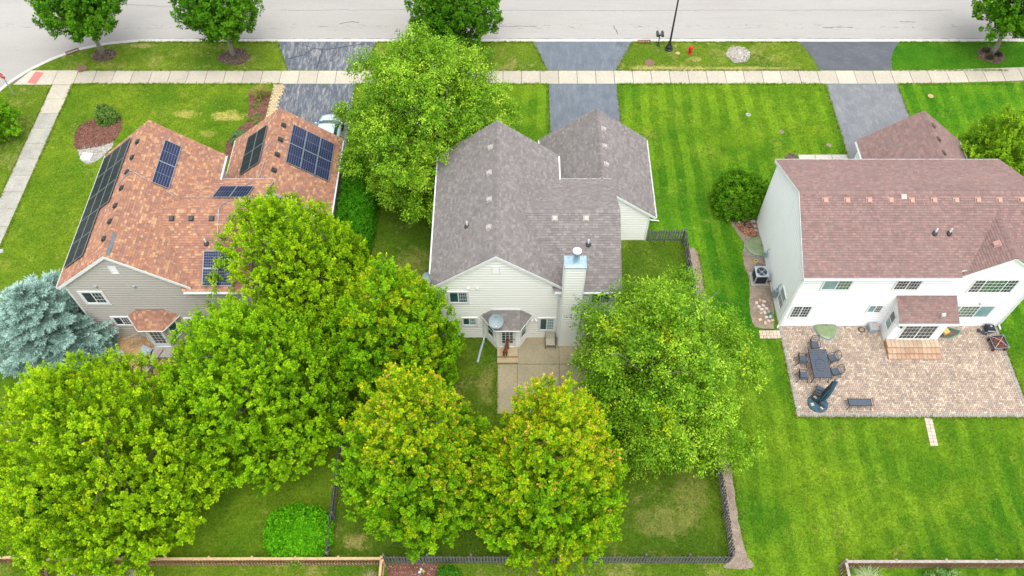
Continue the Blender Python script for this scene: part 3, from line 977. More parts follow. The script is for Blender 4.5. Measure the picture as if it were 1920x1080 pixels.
def wall(parent, O, U, poly, mat, boards=True, course=.24, name='wall', th=.12):
    """flat wall with lap siding. O: local origin, U: unit along wall (outside to the right-hand side of U), poly convex (u, z)"""
    O, U = Vector(O), Vector(U).normalized()
    N = Vector((U.y, -U.x, 0))
    n = len(poly)
    V = [O + U * u + Vector((0, 0, z)) for u, z in poly] + [O + U * u - N * th + Vector((0, 0, z)) for u, z in poly]
    F = [tuple(range(n)), tuple(range(2 * n - 1, n - 1, -1))] + [(k, n + k, n + (k + 1) % n, (k + 1) % n) for k in range(n)]
    w = MB().add(V, F).build(name, mat, parent)
    joined = MB()
    zmax = max(p[1] for p in poly)
    z = min(p[1] for p in poly)
    while z < zmax - .02:
        band = clip_half(clip_half(list(poly), 0, 1, z + course), 0, -1, -z)
        if len(band) >= 3:
            mb = joined if not boards else MB()
            zs = z + course * .62
            for lo_, hi_, fn in ((z, zs, lambda q: .05), (zs, z + course, lambda q: .05 - .045 * (q - zs) / (course * .38))):
                bb = clip_half(clip_half(list(band), 0, 1, hi_), 0, -1, -lo_)
                if len(bb) < 3:
                    continue
                m = len(bb)
                V = [O + U * u + N * fn(q) + Vector((0, 0, q)) for u, q in bb] + [O + U * u + N * .001 + Vector((0, 0, q)) for u, q in bb]
                mb.add(V, [tuple(range(m))] + [(k, m + k, m + (k + 1) % m, (k + 1) % m) for k in range(m)])
            if boards and mb.f:
                mb.build('siding_board', mat, w)
        z += course
    if not boards:
        joined.build('siding', mat, w)
    return w

def frame_boxes(mb, O, U, N, u0, z0, u1, z1, t, d0, d1):
    """rectangular frame of four bars in a wall plane"""
    def bar(a, b, c, d):
        P = []
        for dd in (d0, d1):
            P += [O + U * a + N * dd + Vector((0, 0, b)), O + U * c + N * dd + Vector((0, 0, b)), O + U * c + N * dd + Vector((0, 0, d)), O + U * a + N * dd + Vector((0, 0, d))]
        mb.add(P, [(3, 2, 1, 0), (4, 5, 6, 7), (0, 1, 5, 4), (1, 2, 6, 5), (2, 3, 7, 6), (3, 0, 4, 7)])
    bar(u0, z0, u1, z0 + t)
    bar(u0, z1 - t, u1, z1)
    bar(u0, z0 + t, u0 + t, z1 - t)
    bar(u1 - t, z0 + t, u1, z1 - t)
    return bar

def window(parent, O, U, u0, z0, w, h, sashes=2, vertical=False, muntin=None, panes=('glass',), trim=.09, casing='trim', name='window'):
    O, U = Vector(O), Vector(U).normalized()
    N = Vector((U.y, -U.x, 0))
    mb = MB()
    bar = frame_boxes(mb, O, U, N, u0 - trim, z0 - trim, u0 + w + trim, z0 + h + trim, trim, .0, .10)
    win = mb.build(name, casing, parent)
    ss = sashes if isinstance(sashes, (list, tuple)) else [1 / sashes] * sashes
    acc = 0
    for k, fr in enumerate(ss):
        a, b = (u0 + w * acc, u0 + w * (acc + fr)) if not vertical else (u0, u0 + w)
        c, d = (z0, z0 + h) if not vertical else (z0 + h * acc, z0 + h * (acc + fr))
        dep = .068 + (.008 if k % 2 else 0)
        mb = MB()
        frame_boxes(mb, O, U, N, a, c, b, d, .034, .05, dep + .016)
        mb.build('sash', 'trim', win)
        P = [O + U * p + N * dep + Vector((0, 0, q)) for p, q in ((a + .035, c + .035), (b - .035, c + .035), (b - .035, d - .035), (a + .035, d - .035))]
        MB().add(P, [(0, 1, 2, 3)]).build('pane', panes[k % len(panes)], win)
        if muntin and (not isinstance(muntin, dict) or k in muntin):
            mx, mz = muntin[k] if isinstance(muntin, dict) else muntin
            mb = MB()
            tm = .008
            for i in range(1, mx):
                q = a + (b - a) * i / mx
                frame_bar(mb, O, U, N, q - tm, c + .04, q + tm, d - .04, dep + .001, dep + .012)
            for i in range(1, mz):
                q = c + (d - c) * i / mz
                frame_bar(mb, O, U, N, a + .04, q - tm, b - .04, q + tm, dep + .002, dep + .011)
            mb.build('muntin', 'trim', win)
        acc += fr
    mb = MB()
    frame_bar(mb, O, U, N, u0 - trim - .03, z0 - trim - .045, u0 + w + trim + .03, z0 - trim, .0, .09)
    mb.build('sill', 'trim', win)
    return win

def frame_bar(mb, O, U, N, a, b, c, d, d0, d1):
    P = []
    for dd in (d0, d1):
        P += [O + U * a + N * dd + Vector((0, 0, b)), O + U * c + N * dd + Vector((0, 0, b)), O + U * c + N * dd + Vector((0, 0, d)), O + U * a + N * dd + Vector((0, 0, d))]
    mb.add(P, [(3, 2, 1, 0), (4, 5, 6, 7), (0, 1, 5, 4), (1, 2, 6, 5), (2, 3, 7, 6), (3, 0, 4, 7)])

def gable_roof_y(parent, x0, xr, x1, ze, zr, y0, y1, pal, rs, polyL=None, polyR=None, caps=True, name='roof', th=.16):
    """ridge along Y"""
    mb = MB()
    mb.slab([(x0, y0, ze), (xr, y0, zr), (xr, y1, zr), (x0, y1, ze)], th)
    z1 = zr - (zr - ze) / (xr - x0) * (x1 - xr)
    mb.slab([(xr, y0, zr), (x1, y0, z1), (x1, y1, z1), (xr, y1, zr)], th)
    roof = mb.build(name, 'trim', parent)
    sh = MB()
    L = math.hypot(xr - x0, zr - ze)
    # left slope: u runs -Y so that N points up
    shingle_slope(sh, (x0 - .03, y1 + .02, ze - .03 * (zr - ze) / (xr - x0)), (0, -1, 0), (xr - x0, 0, zr - ze), [(0, 0), (y1 - y0 + .04, 0), (y1 - y0 + .04, L + .03), (0, L + .03)], pal, rs)
    L2 = math.hypot(x1 - xr, zr - z1)
    shingle_slope(sh, (x1 + .03, y0 - .02, z1 - .03 * (zr - ze) / (xr - x0)), (0, 1, 0), (xr - x1, 0, zr - z1), [(0, 0), (y1 - y0 + .04, 0), (y1 - y0 + .04, L2 + .03), (0, L2 + .03)], pal, rs)
    sh.build('shingles', 'shingle', roof, tint=True, kind='stuff')
    if caps:
        c = MB()
        ridge_caps(c, (xr, y0, zr), (xr, y1, zr), .02, pal, rs, slope=(zr - ze) / (xr - x0))
        c.build('ridge_cap', 'shingle', roof, tint=True, kind='stuff')
    return roof

def vent_box(parent, p, slope_dir, slope, mat, s=.32, h=.13):
    """low box vent sitting on a slope; slope_dir: horizontal downhill unit vector"""
    d = Vector(slope_dir)
    ang = math.atan(slope)
    n = Vector((d.x * math.sin(ang), d.y * math.sin(ang), math.cos(ang)))
    dn = Vector((d.x * math.cos(ang), d.y * math.cos(ang), -math.sin(ang)))
    sd = n.cross(dn)
    p = Vector(p)
    mb = MB()
    def ob(c, a, b, lo, hi, ta=None, tb=None):
        ta, tb = ta or a, tb or b
        P = [p + c[0] * dn + c[1] * sd + dn * (x * a / 2) + sd * (y * b / 2) + n * lo for x, y in ((-1, -1), (1, -1), (1, 1), (-1, 1))] + \
            [p + c[0] * dn + c[1] * sd + dn * (x * ta / 2) + sd * (y * tb / 2) + n * hi for x, y in ((-1, -1), (1, -1), (1, 1), (-1, 1))]
        mb.add(P, [(0, 3, 2, 1), (4, 5, 6, 7), (0, 1, 5, 4), (1, 2, 6, 5), (2, 3, 7, 6), (3, 0, 4, 7)])
    ob((0, 0), s * 1.35, s * 1.35, .0, .025)
    ob((0, 0), s * .8, s * .8, .02, h * .5)
    ob((.02, 0), s, s, h * .45, h, s * .86, s * .86)
    return mb.build('vent', mat, parent)

def pipe_vent(parent, p, mat='white_pvc', h=.45, boot='flash'):
    p = Vector(p)
    mb = MB()
    mb.lathe([(.05, -.2), (.05, h), (.042, h), (.042, h - .08)], p, 12)
    o = mb.build('vent_pipe', mat, parent, smooth=False)
    MB().lathe([(.17, -.08), (.16, .05), (.075, .14), (.06, .16)], p, 12).build('pipe_boot', 'black_plastic', parent)
    return o

def house_pair(X0, name, label, pal, seed, siding, vents, boards=True):
    rs = random.Random(seed)
    h = thing(name, (X0, 0, 0), label, 'house')
    mL, mR = -4.42, 2.62
    # main block: gable front and back
    peak = 8.78
    zl = 5.98
    W = {}
    W['front'] = wall(h, (mL, 27.58, 0), (1, 0, 0), [(0, 0), (mR - mL, 0), (mR - mL, zl), (3.52, peak), (0, zl)], siding, boards)
    W['front2'] = wall(h, (mR + .001, 27.58, 0), (1, 0, 0), [(0, 0), (3.48, 0), (3.48, 5.62), (0, 5.62)], siding, boards)
    wall(h, (mR, 37.6, 0), (-1, 0, 0), [(0, 0), (mR - mL, 0), (mR - mL, zl), (3.52, peak), (0, zl)], siding, False)
    wall(h, (mL, 37.6, 0), (0, -1, 0), [(0, 0), (10.02, 0), (10.02, zl), (0, zl)], siding, False)
    wall(h, (mR, 35.6, 0), (0, 1, 0), [(0, 0), (2.0, 0), (2.0, zl - .1), (0, zl - .1)], siding, False)
    wall(h, (6.1, 27.58, 0), (0, 1, 0), [(0, 0), (8.02, 0), (8.02, 5.6), (4.01, 7.55), (0, 5.6)], siding, False)
    wall(h, (6.1, 35.6, 0), (-1, 0, 0), [(0, 0), (3.48, 0), (3.48, 5.6), (0, 5.6)], siding, False)
    # roofs
    roof = gable_roof_y(h, -4.75, -.9, 2.97, 5.9, 8.95, 27.4, 37.85, pal, rs)
    gutter('gutter', (-4.78, 27.42, 5.84), (-4.78, 37.83, 5.84), (-1, 0, 0), roof)
    gutter('gutter', (3.0, 35.75, 5.84), (3.0, 37.83, 5.84), (1, 0, 0), roof)
    # cross wing, ridge along X
    mb = MB()
    mb.slab([(2.45, 27.3, 5.7), (6.37, 27.3, 5.7), (6.37, 31.6, 7.8), (.3, 31.6, 7.8)], .15)
    mb.slab([(.3, 31.6, 7.8), (6.37, 31.6, 7.8), (6.37, 35.9, 5.7), (2.45, 35.9, 5.7)], .15)
    roof2 = mb.build('wing_roof', 'trim', h)
    sh = MB()
    L = math.hypot(4.3, 2.1)
    shingle_slope(sh, (2.45, 27.27, 5.685), (1, 0, 0), (0, 4.3, 2.1), [(0, 0), (3.94, 0), (3.94, L), (-2.15, L)], pal, rs)
    shingle_slope(sh, (6.39, 35.93, 5.685), (-1, 0, 0), (0, -4.3, 2.1), [(0, 0), (3.94, 0), (6.09, L), (0, L)], pal, rs)
    sh.build('shingles', 'shingle', roof2, tint=True, kind='stuff')
    c = MB()
    ridge_caps(c, (.6, 31.6, 7.8), (6.37, 31.6, 7.8), .02, pal, rs, slope=.49)
    c.build('ridge_cap', 'shingle', roof2, tint=True, kind='stuff')
    gutter('gutter', (2.5, 27.27, 5.62), (6.35, 27.27, 5.62), (0, -1, 0), roof2)
    gutter('gutter', (2.99, 35.93, 5.62), (6.35, 35.93, 5.62), (0, 1, 0), roof2)
    # garage
    roof3 = gable_roof_y(h, 2.0, 5.78, 9.52, 2.7, 5.62, 35.25, 42.4, pal, rs, name='garage_roof')
    gutter('gutter', (9.55, 35.27, 2.62), (9.55, 42.38, 2.62), (1, 0, 0), roof3)
    gutter('gutter', (1.97, 37.9, 2.62), (1.97, 42.38, 2.62), (-1, 0, 0), roof3)
    wall(h, (6.1, 35.45, 0), (1, 0, 0), [(0, 0), (3.1, 0), (3.1, 2.72), (0, 5.15)], siding, boards, name='garage_wall')
    wall(h, (9.2, 35.45, 0), (0, 1, 0), [(0, 0), (6.7, 0), (6.7, 2.7), (0, 2.7)], siding, False, name='garage_wall')
    wall(h, (9.2, 42.15, 0), (-1, 0, 0), [(0, 0), (6.9, 0), (6.9, 2.7), (3.4, 5.3), (0, 2.7)], siding, False, name='garage_wall')
    wall(h, (2.3, 42.15, 0), (0, -1, 0), [(0, 0), (4.4, 0), (4.4, 2.7), (0, 2.7)], siding, False, name='garage_wall')
    gd = MB()
    for r in range(4):
        for cc in range(8):
            gd.box((3.6 + cc * .61, 42.2, .3 + r * .54), (.58, .06, .5))
    gd.build('garage_door', 'trim', h)
    # corner boards
    for a_, b_ in (((mL - .03, 27.51, 0), (mL + .09, 27.57, zl)), ((6.02, 27.51, 0), (6.13, 27.57, 5.55)), ((9.12, 35.38, 0), (9.23, 35.44, 2.66))):
        MB().box2(a_, b_).build('corner_board', 'trim', h)
    # foundation line
    fb = MB()
    fb.box2((mL + .02, 27.60, -.2), (6.08, 35.5, .12))
    fb.build('foundation', 'concrete_old', h)
    # rakes, fascia boards along the gable
    rk = MB()
    for (ax, az, bx, bz) in ((-4.75, 5.9, -.9, 8.95), (2.97, 5.9, -.9, 8.95)):
        P = []
        for yy in (27.36, 27.395):
            P += [(ax, yy, az - .24), (bx, yy, bz - .24), (bx, yy, bz + .0), (ax, yy, az + .0)]
        rk.add(P, [(0, 1, 2, 3), (7, 6, 5, 4), (0, 4, 5, 1), (1, 5, 6, 2), (2, 6, 7, 3), (3, 7, 4, 0)])
    rk.build('rake_board', 'trim', roof)
    for (ax, az, bx, bz) in ((9.52, 2.7, 6.15, 5.3),):
        r2 = MB()
        P = []
        for yy in (35.21, 35.245):
            P += [(ax, yy, az - .2), (bx, yy, bz - .2), (bx, yy, bz), (ax, yy, az)]
        r2.add(P, [(0, 1, 2, 3), (7, 6, 5, 4), (0, 4, 5, 1), (1, 5, 6, 2), (2, 6, 7, 3), (3, 7, 4, 0)])
        r2.build('rake_board', 'trim', roof3)
    # gable louvre
    lv = MB()
    frame_boxes(lv, Vector((0, 27.58, 0)), Vector((1, 0, 0)), Vector((0, -1, 0)), -1.15, 7.08, -.68, 7.78, .06, .0, .07)
    for k in range(6):
        lv.box((-.915, 27.555, 7.16 + k * .105), (.36, .05, .085), rot=Matrix.Rotation(-.5, 3, 'X'))
    lv.build('louvre', 'trim', W['front'])
    # vents
    for (x, y, z) in vents['mL']:
        vent_box(roof, (x, y, z + .015), (-1, 0, 0), .79, vents['mat'], .27)
    for (x, y, z) in vents['gR']:
        vent_box(roof3, (x, y, z + .015), (1, 0, 0), .77, vents['mat'], .27)
    for (x, y, z) in vents['cF']:
        vent_box(roof2, (x, y, z + .015), (0, -1, 0), .49, vents['mat2'], .25)
    for (x, y, z) in vents['pipe']:
        pipe_vent(roof if x < 0 else roof2, (x, y, z))
    # bay with the back door
    by = thing_part('bay', h)
    A, B, C_, D = (-1.62, 27.58), (-.92, 26.72), (.37, 26.72), (.93, 27.58)
    for (p, q, nm) in ((A, B, 'bay_wall'), (B, C_, 'bay_wall'), (C_, D, 'bay_wall')):
        L = math.hypot(q[0] - p[0], q[1] - p[1])
        w_ = wall(by, (p[0], p[1], 0), (q[0] - p[0], q[1] - p[1], 0), [(0, 0), (L, 0), (L, 2.68), (0, 2.68)], siding, False, name=nm, th=.02)
        if (p, q) == (B, C_):
            O, U = (p[0], p[1], 0), (1, 0, 0)
            dr = MB()
            dr.box2((p[0] + .2, 26.655, .36), (p[0] + 1.09, 26.70, 2.42))
            frame_boxes(dr, Vector(O), Vector(U), Vector((0, -1, 0)), .12, .34, 1.17, 2.5, .08, .02, .10)
            door = dr.build('door', 'trim', by)
            for i in range(3):
                for j in range(5):
                    x, z = p[0] + .31 + i * .235, .86 + j * .305
                    MB().box2((x, 26.640, z), (x + .19, 26.654, z + .24)).build('pane', 'glass_dark', door)
            MB().lathe([(.012, 0), (.012, .05), (.03, .055), (.03, .085), (.012, .09)], (p[0] + 1.04, 26.655, 1.35), 10, Vector((0, -1, 0))).build('handle', 'black_metal', door)
        else:
            window(by, (p[0], p[1], 0), (q[0] - p[0], q[1] - p[1], 0), L / 2 - .27, .95, .54, 1.35, 2, True, None, ('glass',), .07)
    # bay roof: hipped
    e = .28
    tips = [(-1.95, 27.6, 2.66), (-1.04, 26.42, 2.66), (.49, 26.42, 2.66), (1.27, 27.6, 2.66)]
    top = [(-1.2, 27.6, 3.32), (.5, 27.6, 3.32)]
    mb = MB()
    mb.slab([tips[0], tips[1], top[0]], .1)
    mb.slab([tips[1], tips[2], top[1], top[0]], .1)
    mb.slab([tips[2], tips[3], top[1]], .1)
    br = mb.build('bay_roof', 'trim', by)
    sh = MB()
    def tri_slope(poly3):
        a, b = Vector(poly3[0]), Vector(poly3[1])
        U = (b - a).normalized()
        nrm = (b - a).cross(Vector(poly3[2]) - a).normalized()
        if nrm.z < 0:
            nrm = -nrm
        V = nrm.cross(U)
        pts = [((Vector(p) - a).dot(U), (Vector(p) - a).dot(V)) for p in poly3]
        shingle_slope(sh, a, U, V, pts, pal, rs)
    tri_slope([tips[0], tips[1], top[0]])
    tri_slope([tips[1], tips[2], top[1], top[0]])
    tri_slope([tips[2], tips[3], top[1]])
    sh.build('shingles', 'shingle', br, tint=True, kind='stuff')
    MB().box2((-1.22, 27.5, 3.30), (.52, 27.57, 3.40)).build('flashing', 'trim' if X0 == 0 else 'flash', br)
    gt = MB()
    for p, q in zip(tips, tips[1:]):
        gt.tube((p[0], p[1], p[2] - .03), (q[0], q[1], q[2] - .03), .045, n=6)
    gt.build('gutter', 'trim', br)
    return h, W, (roof, roof2, roof3), by

def thing_part(name, parent):
    o = bpy.data.objects.new(name, None)
    o.parent = parent
    COL.objects.link(o)
    return o

V2 = dict(mat='vent_beige', mat2='vent_beige', mL=[(-1.3, 35.85, 8.63), (-1.34, 33.79, 8.61), (-1.3, 31.69, 8.63), (-1.3, 29.64, 8.63)],
          gR=[(6.16, 40.71, 5.33), (6.13, 39.11, 5.35), (6.14, 37.49, 5.35)], cF=[(2.51, 31.15, 7.58), (4.36, 31.15, 7.58)], pipe=[(-2.62, 30.55, 7.58), (4.47, 29.75, 6.9)])
V1 = dict(mat='black_plastic', mat2='black_plastic', mL=[(-1.28, y, 8.65) for y in (36.28, 35.0, 33.81, 32.56, 31.21, 30.05, 28.8)],
          gR=[(6.15, y, 5.34) for y in (41.05, 39.71, 38.35, 36.98)], cF=[(x, 31.15, 7.58) for x in (1.6, 2.75, 3.95, 5.1)], pipe=[(3.72, 29.8, 6.92)])
X1 = -21.62
h2, W2, R2, B2 = house_pair(0, 'house', 'cream sided house with grey shingle roof, chimney and attached garage', PAL2, 2, 'siding_cream', V2)
h1, W1, R1, B1 = house_pair(X1, 'house', 'taupe sided house with orange-brown shingle roof carrying solar panels', PAL1, 1, 'siding_taupe', V1)

# windows of the middle and left houses
FO, FU = (0, 27.58, 0), (1, 0, 0)
window(h2, FO, FU, -3.70, 4.15, 1.05, 1.05, 2, False, {1: (4, 3)}, ('glass', 'glass'), .12)
window(h2, FO, FU, -3.03, 1.60, .80, .75, 2, False, {1: (3, 2)}, ('glass', 'glass_pale'), .12)
window(h2, FO, FU, 1.74, 1.02, .86, 1.30, 2, False, {1: (3, 4)}, ('glass', 'glass_pale'), .12)
window(h2, FO, FU, 4.72, 4.1, 1.05, 1.0, 2, False, {1: (4, 3)}, ('glass', 'glass'), .12)
window(h1, FO, FU, -3.75, 4.1, 1.2, 1.1, 2, False, {1: (3, 3)}, ('glass_dark', 'glass_dark'), .14)
window(h1, FO, FU, -2.95, 1.65, .95, .8, 2, False, {1: (3, 3)}, ('glass_dark', 'glass_dark'), .12)
window(h1, FO, FU, 1.5, 1.0, .9, 1.3, 2, False, {1: (3, 4)}, ('glass_dark',), .12)
for (hh, xx, zz) in ((h2, -2.55, 5.60), (h2, -2.02, 5.60), (h1, -2.6, 5.75), (h1, -.35, 5.75)):
    m2 = MB().frust((xx, 27.49, zz), (.16, .14), (.14, .1), .14)
    m2.box((xx, 27.55, zz + .05), (.2, .03, .24))
    m2.build('wall_vent', 'trim' if hh is h2 else 'pale_grey', hh)
# chimney with the fireplace box, middle house
ch = thing_part('chimney', h2)
wall(ch, (2.95, 26.95, 0), (1, 0, 0), [(0, 0), (1.12, 0), (1.12, 8.5), (0, 8.5)], 'siding_cream', True, name='chimney_face')
wall(ch, (4.07, 26.95, 0), (0, 1, 0), [(0, 2.4), (.72, 2.4), (.72, 8.5), (0, 8.5)], 'siding_cream', False, name='chimney_side')
wall(ch, (2.95, 27.67, 0), (0, -1, 0), [(0, 0), (.72, 0), (.72, 8.5), (0, 8.5)], 'siding_cream', False, name='chimney_side')
wall(ch, (4.07, 27.67, 5.2), (-1, 0, 0), [(0, 0), (1.12, 0), (1.12, 3.3), (0, 3.3)], 'siding_cream', False, name='chimney_back')
wall(ch, (4.075, 26.95, 0), (1, 0, 0), [(0, 0), (.85, 0), (.85, 2.35), (0, 2.35)], 'siding_cream', True, name='fireplace_box')
wall(ch, (4.925, 26.95, 0), (0, 1, 0), [(0, 0), (.63, 0), (.63, 2.35), (0, 2.35)], 'siding_cream', False, name='fireplace_box')
cc = MB()
for x in (2.94, 4.05):
    cc.box2((x - .02, 26.905, 0 if x < 3 else 2.4), (x + .06, 26.965, 8.48))
cc.build('corner_board', 'trim', ch)
mb = MB()
mb.frust((3.51, 27.31, 8.47), (1.28, .90), (1.24, .86), .06)
mb.frust((3.51, 27.31, 8.531), (1.2, .82), (.6, .45), .04)
cap = mb.build('chimney_cap', 'galv', ch)
MB().lathe([(.18, 8.55), (.18, 9.3), (.22, 9.32), (.22, 9.42), (.19, 9.43)], (3.55, 27.33, 0), 20).build('flue', 'galv', cap, smooth=False)
MB().lathe([(.235, 9.5), (.25, 9.52), (.235, 9.55), (.05, 9.60), (.01, 9.605)], (3.55, 27.33, 0), 20).build('rain_cap', 'white_pvc', cap)
mb = MB()
for k in range(6):
    a = k * math.pi / 3
    mb.box((3.55 + .2 * math.cos(a), 27.33 + .18 * math.sin(a), 9.46), (.03, .03, .12))
mb.build('cap_bracket', 'galv', cap)
sh = MB()
rs = random.Random(31)
sh.slab([(4.07, 26.72, 2.42), (5.25, 26.72, 2.42), (5.25, 27.6, 3.0), (4.07, 27.6, 3.0)], .1, (.2, .2, .2))
shingle_slope(sh, (4.07, 26.70, 2.415), (1, 0, 0), (0, .88, .58), [(0, 0), (1.2, 0), (1.2, 1.06), (0, 1.06)], PAL2, rs)
sh.build('fireplace_roof', 'shingle', ch, tint=True)
# flood light, outlet, downspouts
mb = MB()
mb.lathe([(.07, 0), (.07, .03)], (1.36, 27.55, 2.22), 12, Vector((0, -1, 0)))
mb.lathe([(.03, 0), (.08, .16)], (1.30, 27.50, 2.24), 10, Vector((-.7, -.6, -.2)))
mb.lathe([(.03, 0), (.08, .16)], (1.42, 27.50, 2.24), 10, Vector((.7, -.6, -.2)))
mb.build('flood_light', 'white_pvc', h2)
MB().box2((1.28, 27.50, .55), (1.42, 27.56, .70)).build('outlet_cover', 'white_pvc', h2)
for hh, pts in ((h2, [(2.72, 27.2, 5.5), (2.75, 27.5, 5.2), (2.75, 27.5, .25), (2.75, 27.35, .1)]), (h2, [(-1.78, 27.5, 2.6), (-1.78, 27.5, .2), (-1.8, 27.3, .1)]), (h2, [(6.2, 27.2, 5.5), (6.15, 27.48, 5.2), (6.15, 27.48, .2)]),
                (h1, [(6.2, 27.2, 5.5), (6.15, 27.48, 5.2), (6.15, 27.48, .2)]), (h1, [(-1.78, 27.5, 2.6), (-1.78, 27.5, .2)]), (h2, [(9.62, 37.0, 2.5), (9.3, 37.0, 2.3), (9.3, 37.0, .3), (10.3, 37.0, .12)]), (h2, [(-4.85, 33.3, 5.75), (-4.5, 33.3, 5.4), (-4.5, 33.3, .3), (-5.3, 33.3, .1)])):
    MB().path(pts, .045, 6).build('downspout', 'trim', hh)
MB().path([(-1.8, 27.25, .09), (-2.0, 26.5, .07), (-2.16, 25.68, .06)], .085, 6).build('downspout_extension', 'pale_grey', h2)
# door steps of the middle house
mb = MB()
mb.box2((-.93, 25.98, 0), (.36, 26.70, .36))
s1 = mb.build('door_step', 'step_conc', h2)
MB().box2((-.93, 25.62, 0), (.36, 25.978, .18)).build('door_step', 'step_conc', h2)
# back steps of the left house
MB().box2((-.93, 25.9, 0), (.36, 26.70, .36)).build('door_step', 'concrete_old', h1)

# ------------------------------------------------------------------ white house on the right
rs = random.Random(3)
h3 = thing('house', (0, 0, 0), 'white sided house with mauve-brown shingle roof behind the paver patio', 'house')
XL, XR, YF, YB = 17.25, 31.2, 28.45, 37.2
wf = wall(h3, (XL, YF, 0), (1, 0, 0), [(0, 0), (XR - XL, 0), (XR - XL, 5.72), (0, 5.72)], 'siding_white', True, course=.25)
wall(h3, (26.55, YF - .001, 5.721), (1, 0, 0), [(0, 0), (4.4, 0), (2.2, 1.62)], 'siding_white', True, course=.25)
wl_ = wall(h3, (XL, YB, 0), (0, -1, 0), [(0, 0), (YB - YF, 0), (YB - YF, 5.8), (4.4, 7.92), (0, 5.8)], 'siding_white', True, course=.25)
wall(h3, (XR, YF, 0), (0, 1, 0), [(0, 0), (YB - YF, 0), (YB - YF, 5.8), (4.35, 7.92), (0, 5.8)], 'siding_white', False, course=.25)
wall(h3, (XR, YB, 0), (-1, 0, 0), [(0, 0), (XR - XL, 0), (XR - XL, 5.7), (0, 5.7)], 'siding_white', False, course=.25)
mb = MB()
zc_ = 5.84 + .486 * .37
mb.slab([(17.1, 28.52, zc_), (31.6, 28.52, zc_), (31.6, 32.8, 8.1), (17.1, 32.8, 8.1)], .15)
mb.slab([(17.1, 28.15, 5.84), (26.38, 28.15, 5.84), (26.38, 28.52, zc_), (17.1, 28.52, zc_)], .15)
mb.slab([(17.1, 32.8, 8.1), (31.6, 32.8, 8.1), (31.6, 37.45, 5.84), (17.1, 37.45, 5.84)], .15)
r3 = mb.build('roof', 'trim', h3)
sh = MB()
L = math.hypot(4.65, 2.26)
shingle_slope(sh, (17.08, 28.12, 5.825), (1, 0, 0), (0, 4.65, 2.26), [(0, .45), (14.54, .45), (14.54, L + .03), (0, L + .03)], PAL3, rs)
shingle_slope(sh, (17.08, 28.12, 5.825), (1, 0, 0), (0, 4.65, 2.26), [(0, 0), (9.30, 0), (9.30, .45), (0, .45)], PAL3, rs)
shingle_slope(sh, (31.62, 37.48, 5.825), (-1, 0, 0), (0, -4.65, 2.26), [(0, 0), (14.54, 0), (14.54, L + .03), (0, L + .03)], PAL3, rs)
sh.build('shingles', 'shingle', r3, tint=True, kind='stuff')
c = MB()
ridge_caps(c, (17.1, 32.8, 8.1), (31.6, 32.8, 8.1), .02, PAL3, rs, slope=.49)
c.build('ridge_cap', 'shingle', r3, tint=True, kind='stuff')
gutter('gutter', (17.12, 28.11, 5.76), (26.4, 28.11, 5.76), (0, -1, 0), r3)
gutter('gutter', (17.12, 37.49, 5.76), (31.6, 37.49, 5.76), (0, 1, 0), r3)
# front cross gable on the right
gr = gable_roof_y(h3, 26.35, 28.78, 31.25, 5.70, 7.55, 28.28, 32.2, PAL3, rs, name='gable_roof')
# garage
g3 = gable_roof_y(h3, 24.55, 28.15, 31.75, 2.72, 5.56, 37.0, 42.25, PAL3, rs, name='garage_roof')
gutter('gutter', (24.52, 37.6, 2.64), (24.52, 42.2, 2.64), (-1, 0, 0), g3)
gutter('gutter', (31.78, 37.6, 2.64), (31.78, 42.2, 2.64), (1, 0, 0), g3)
wall(h3, (24.85, 42.0, 0), (0, -1, 0), [(0, 0), (4.8, 0), (4.8, 2.7), (0, 2.7)], 'siding_white', False, name='garage_wall')
wall(h3, (31.45, 37.2, 0), (0, 1, 0), [(0, 0), (4.8, 0), (4.8, 2.7), (0, 2.7)], 'siding_white', False, name='garage_wall')
wall(h3, (31.45, 42.0, 0), (-1, 0, 0), [(0, 0), (6.6, 0), (6.6, 2.7), (3.3, 5.3), (0, 2.7)], 'siding_white', False, name='garage_wall')
for (x, y, z) in [(18.59, 32.39, 7.9), (19.89, 32.39, 7.9), (21.19, 32.4, 7.91), (22.46, 32.4, 7.91), (23.72, 32.39, 7.9), (25.05, 32.39, 7.9), (26.35, 32.39, 7.9), (27.65, 32.4, 7.91), (28.92, 32.4, 7.91), (30.22, 32.42, 7.92)]:
    vent_box(r3, (x, y - .1, z - .03), (0, -1, 0), .486, 'vent_salmon', .26, .13)
vent_box(gr, (28.25, 29.6, 7.16), (-1, 0, 0), .76, 'vent_salmon', .32, .15)
for y in (41.1, 39.85, 38.6):
    vent_box(g3, (28.55, y, 5.26), (1, 0, 0), .79, 'mulch_dark', .3, .12)
for x in (24.94, 25.79):
    pipe_vent(r3, (x, 30.5, 7.0))
MB().box((23.28, 32.5, 7.985), (.32, .3, .03), rot=Matrix.Rotation(.45, 3, 'X')).build('patch', 'vent_beige', r3)
for a_, b_ in (((XL - .03, YF - .07, 0), (XL + .1, YF - .01, 5.66)), ((XL - .06, YF - .0, 0), (XL - .005, YF + .1, 5.66)), ((XR - .1, YF - .07, 0), (XR + .03, YF - .01, 5.66))):
    MB().box2(a_, b_).build('corner_board', 'trim', h3)
MB().box2((XL + .02, YF + .02, -.2), (XR - .02, YB - .02, .1)).build('foundation', 'concrete_old', h3)
MB().path([(17.18, 28.05, 5.7), (17.12, 28.36, 5.4), (17.12, 28.36, .25), (17.05, 28.2, .1)], .045, 6).build('downspout', 'trim', h3)
MB().path([(31.2, 28.05, 5.6), (31.27, 28.36, 5.4), (31.27, 28.36, .25), (31.35, 28.1, .1)], .05, 6).build('downspout', 'trim', h3)
rk = MB()
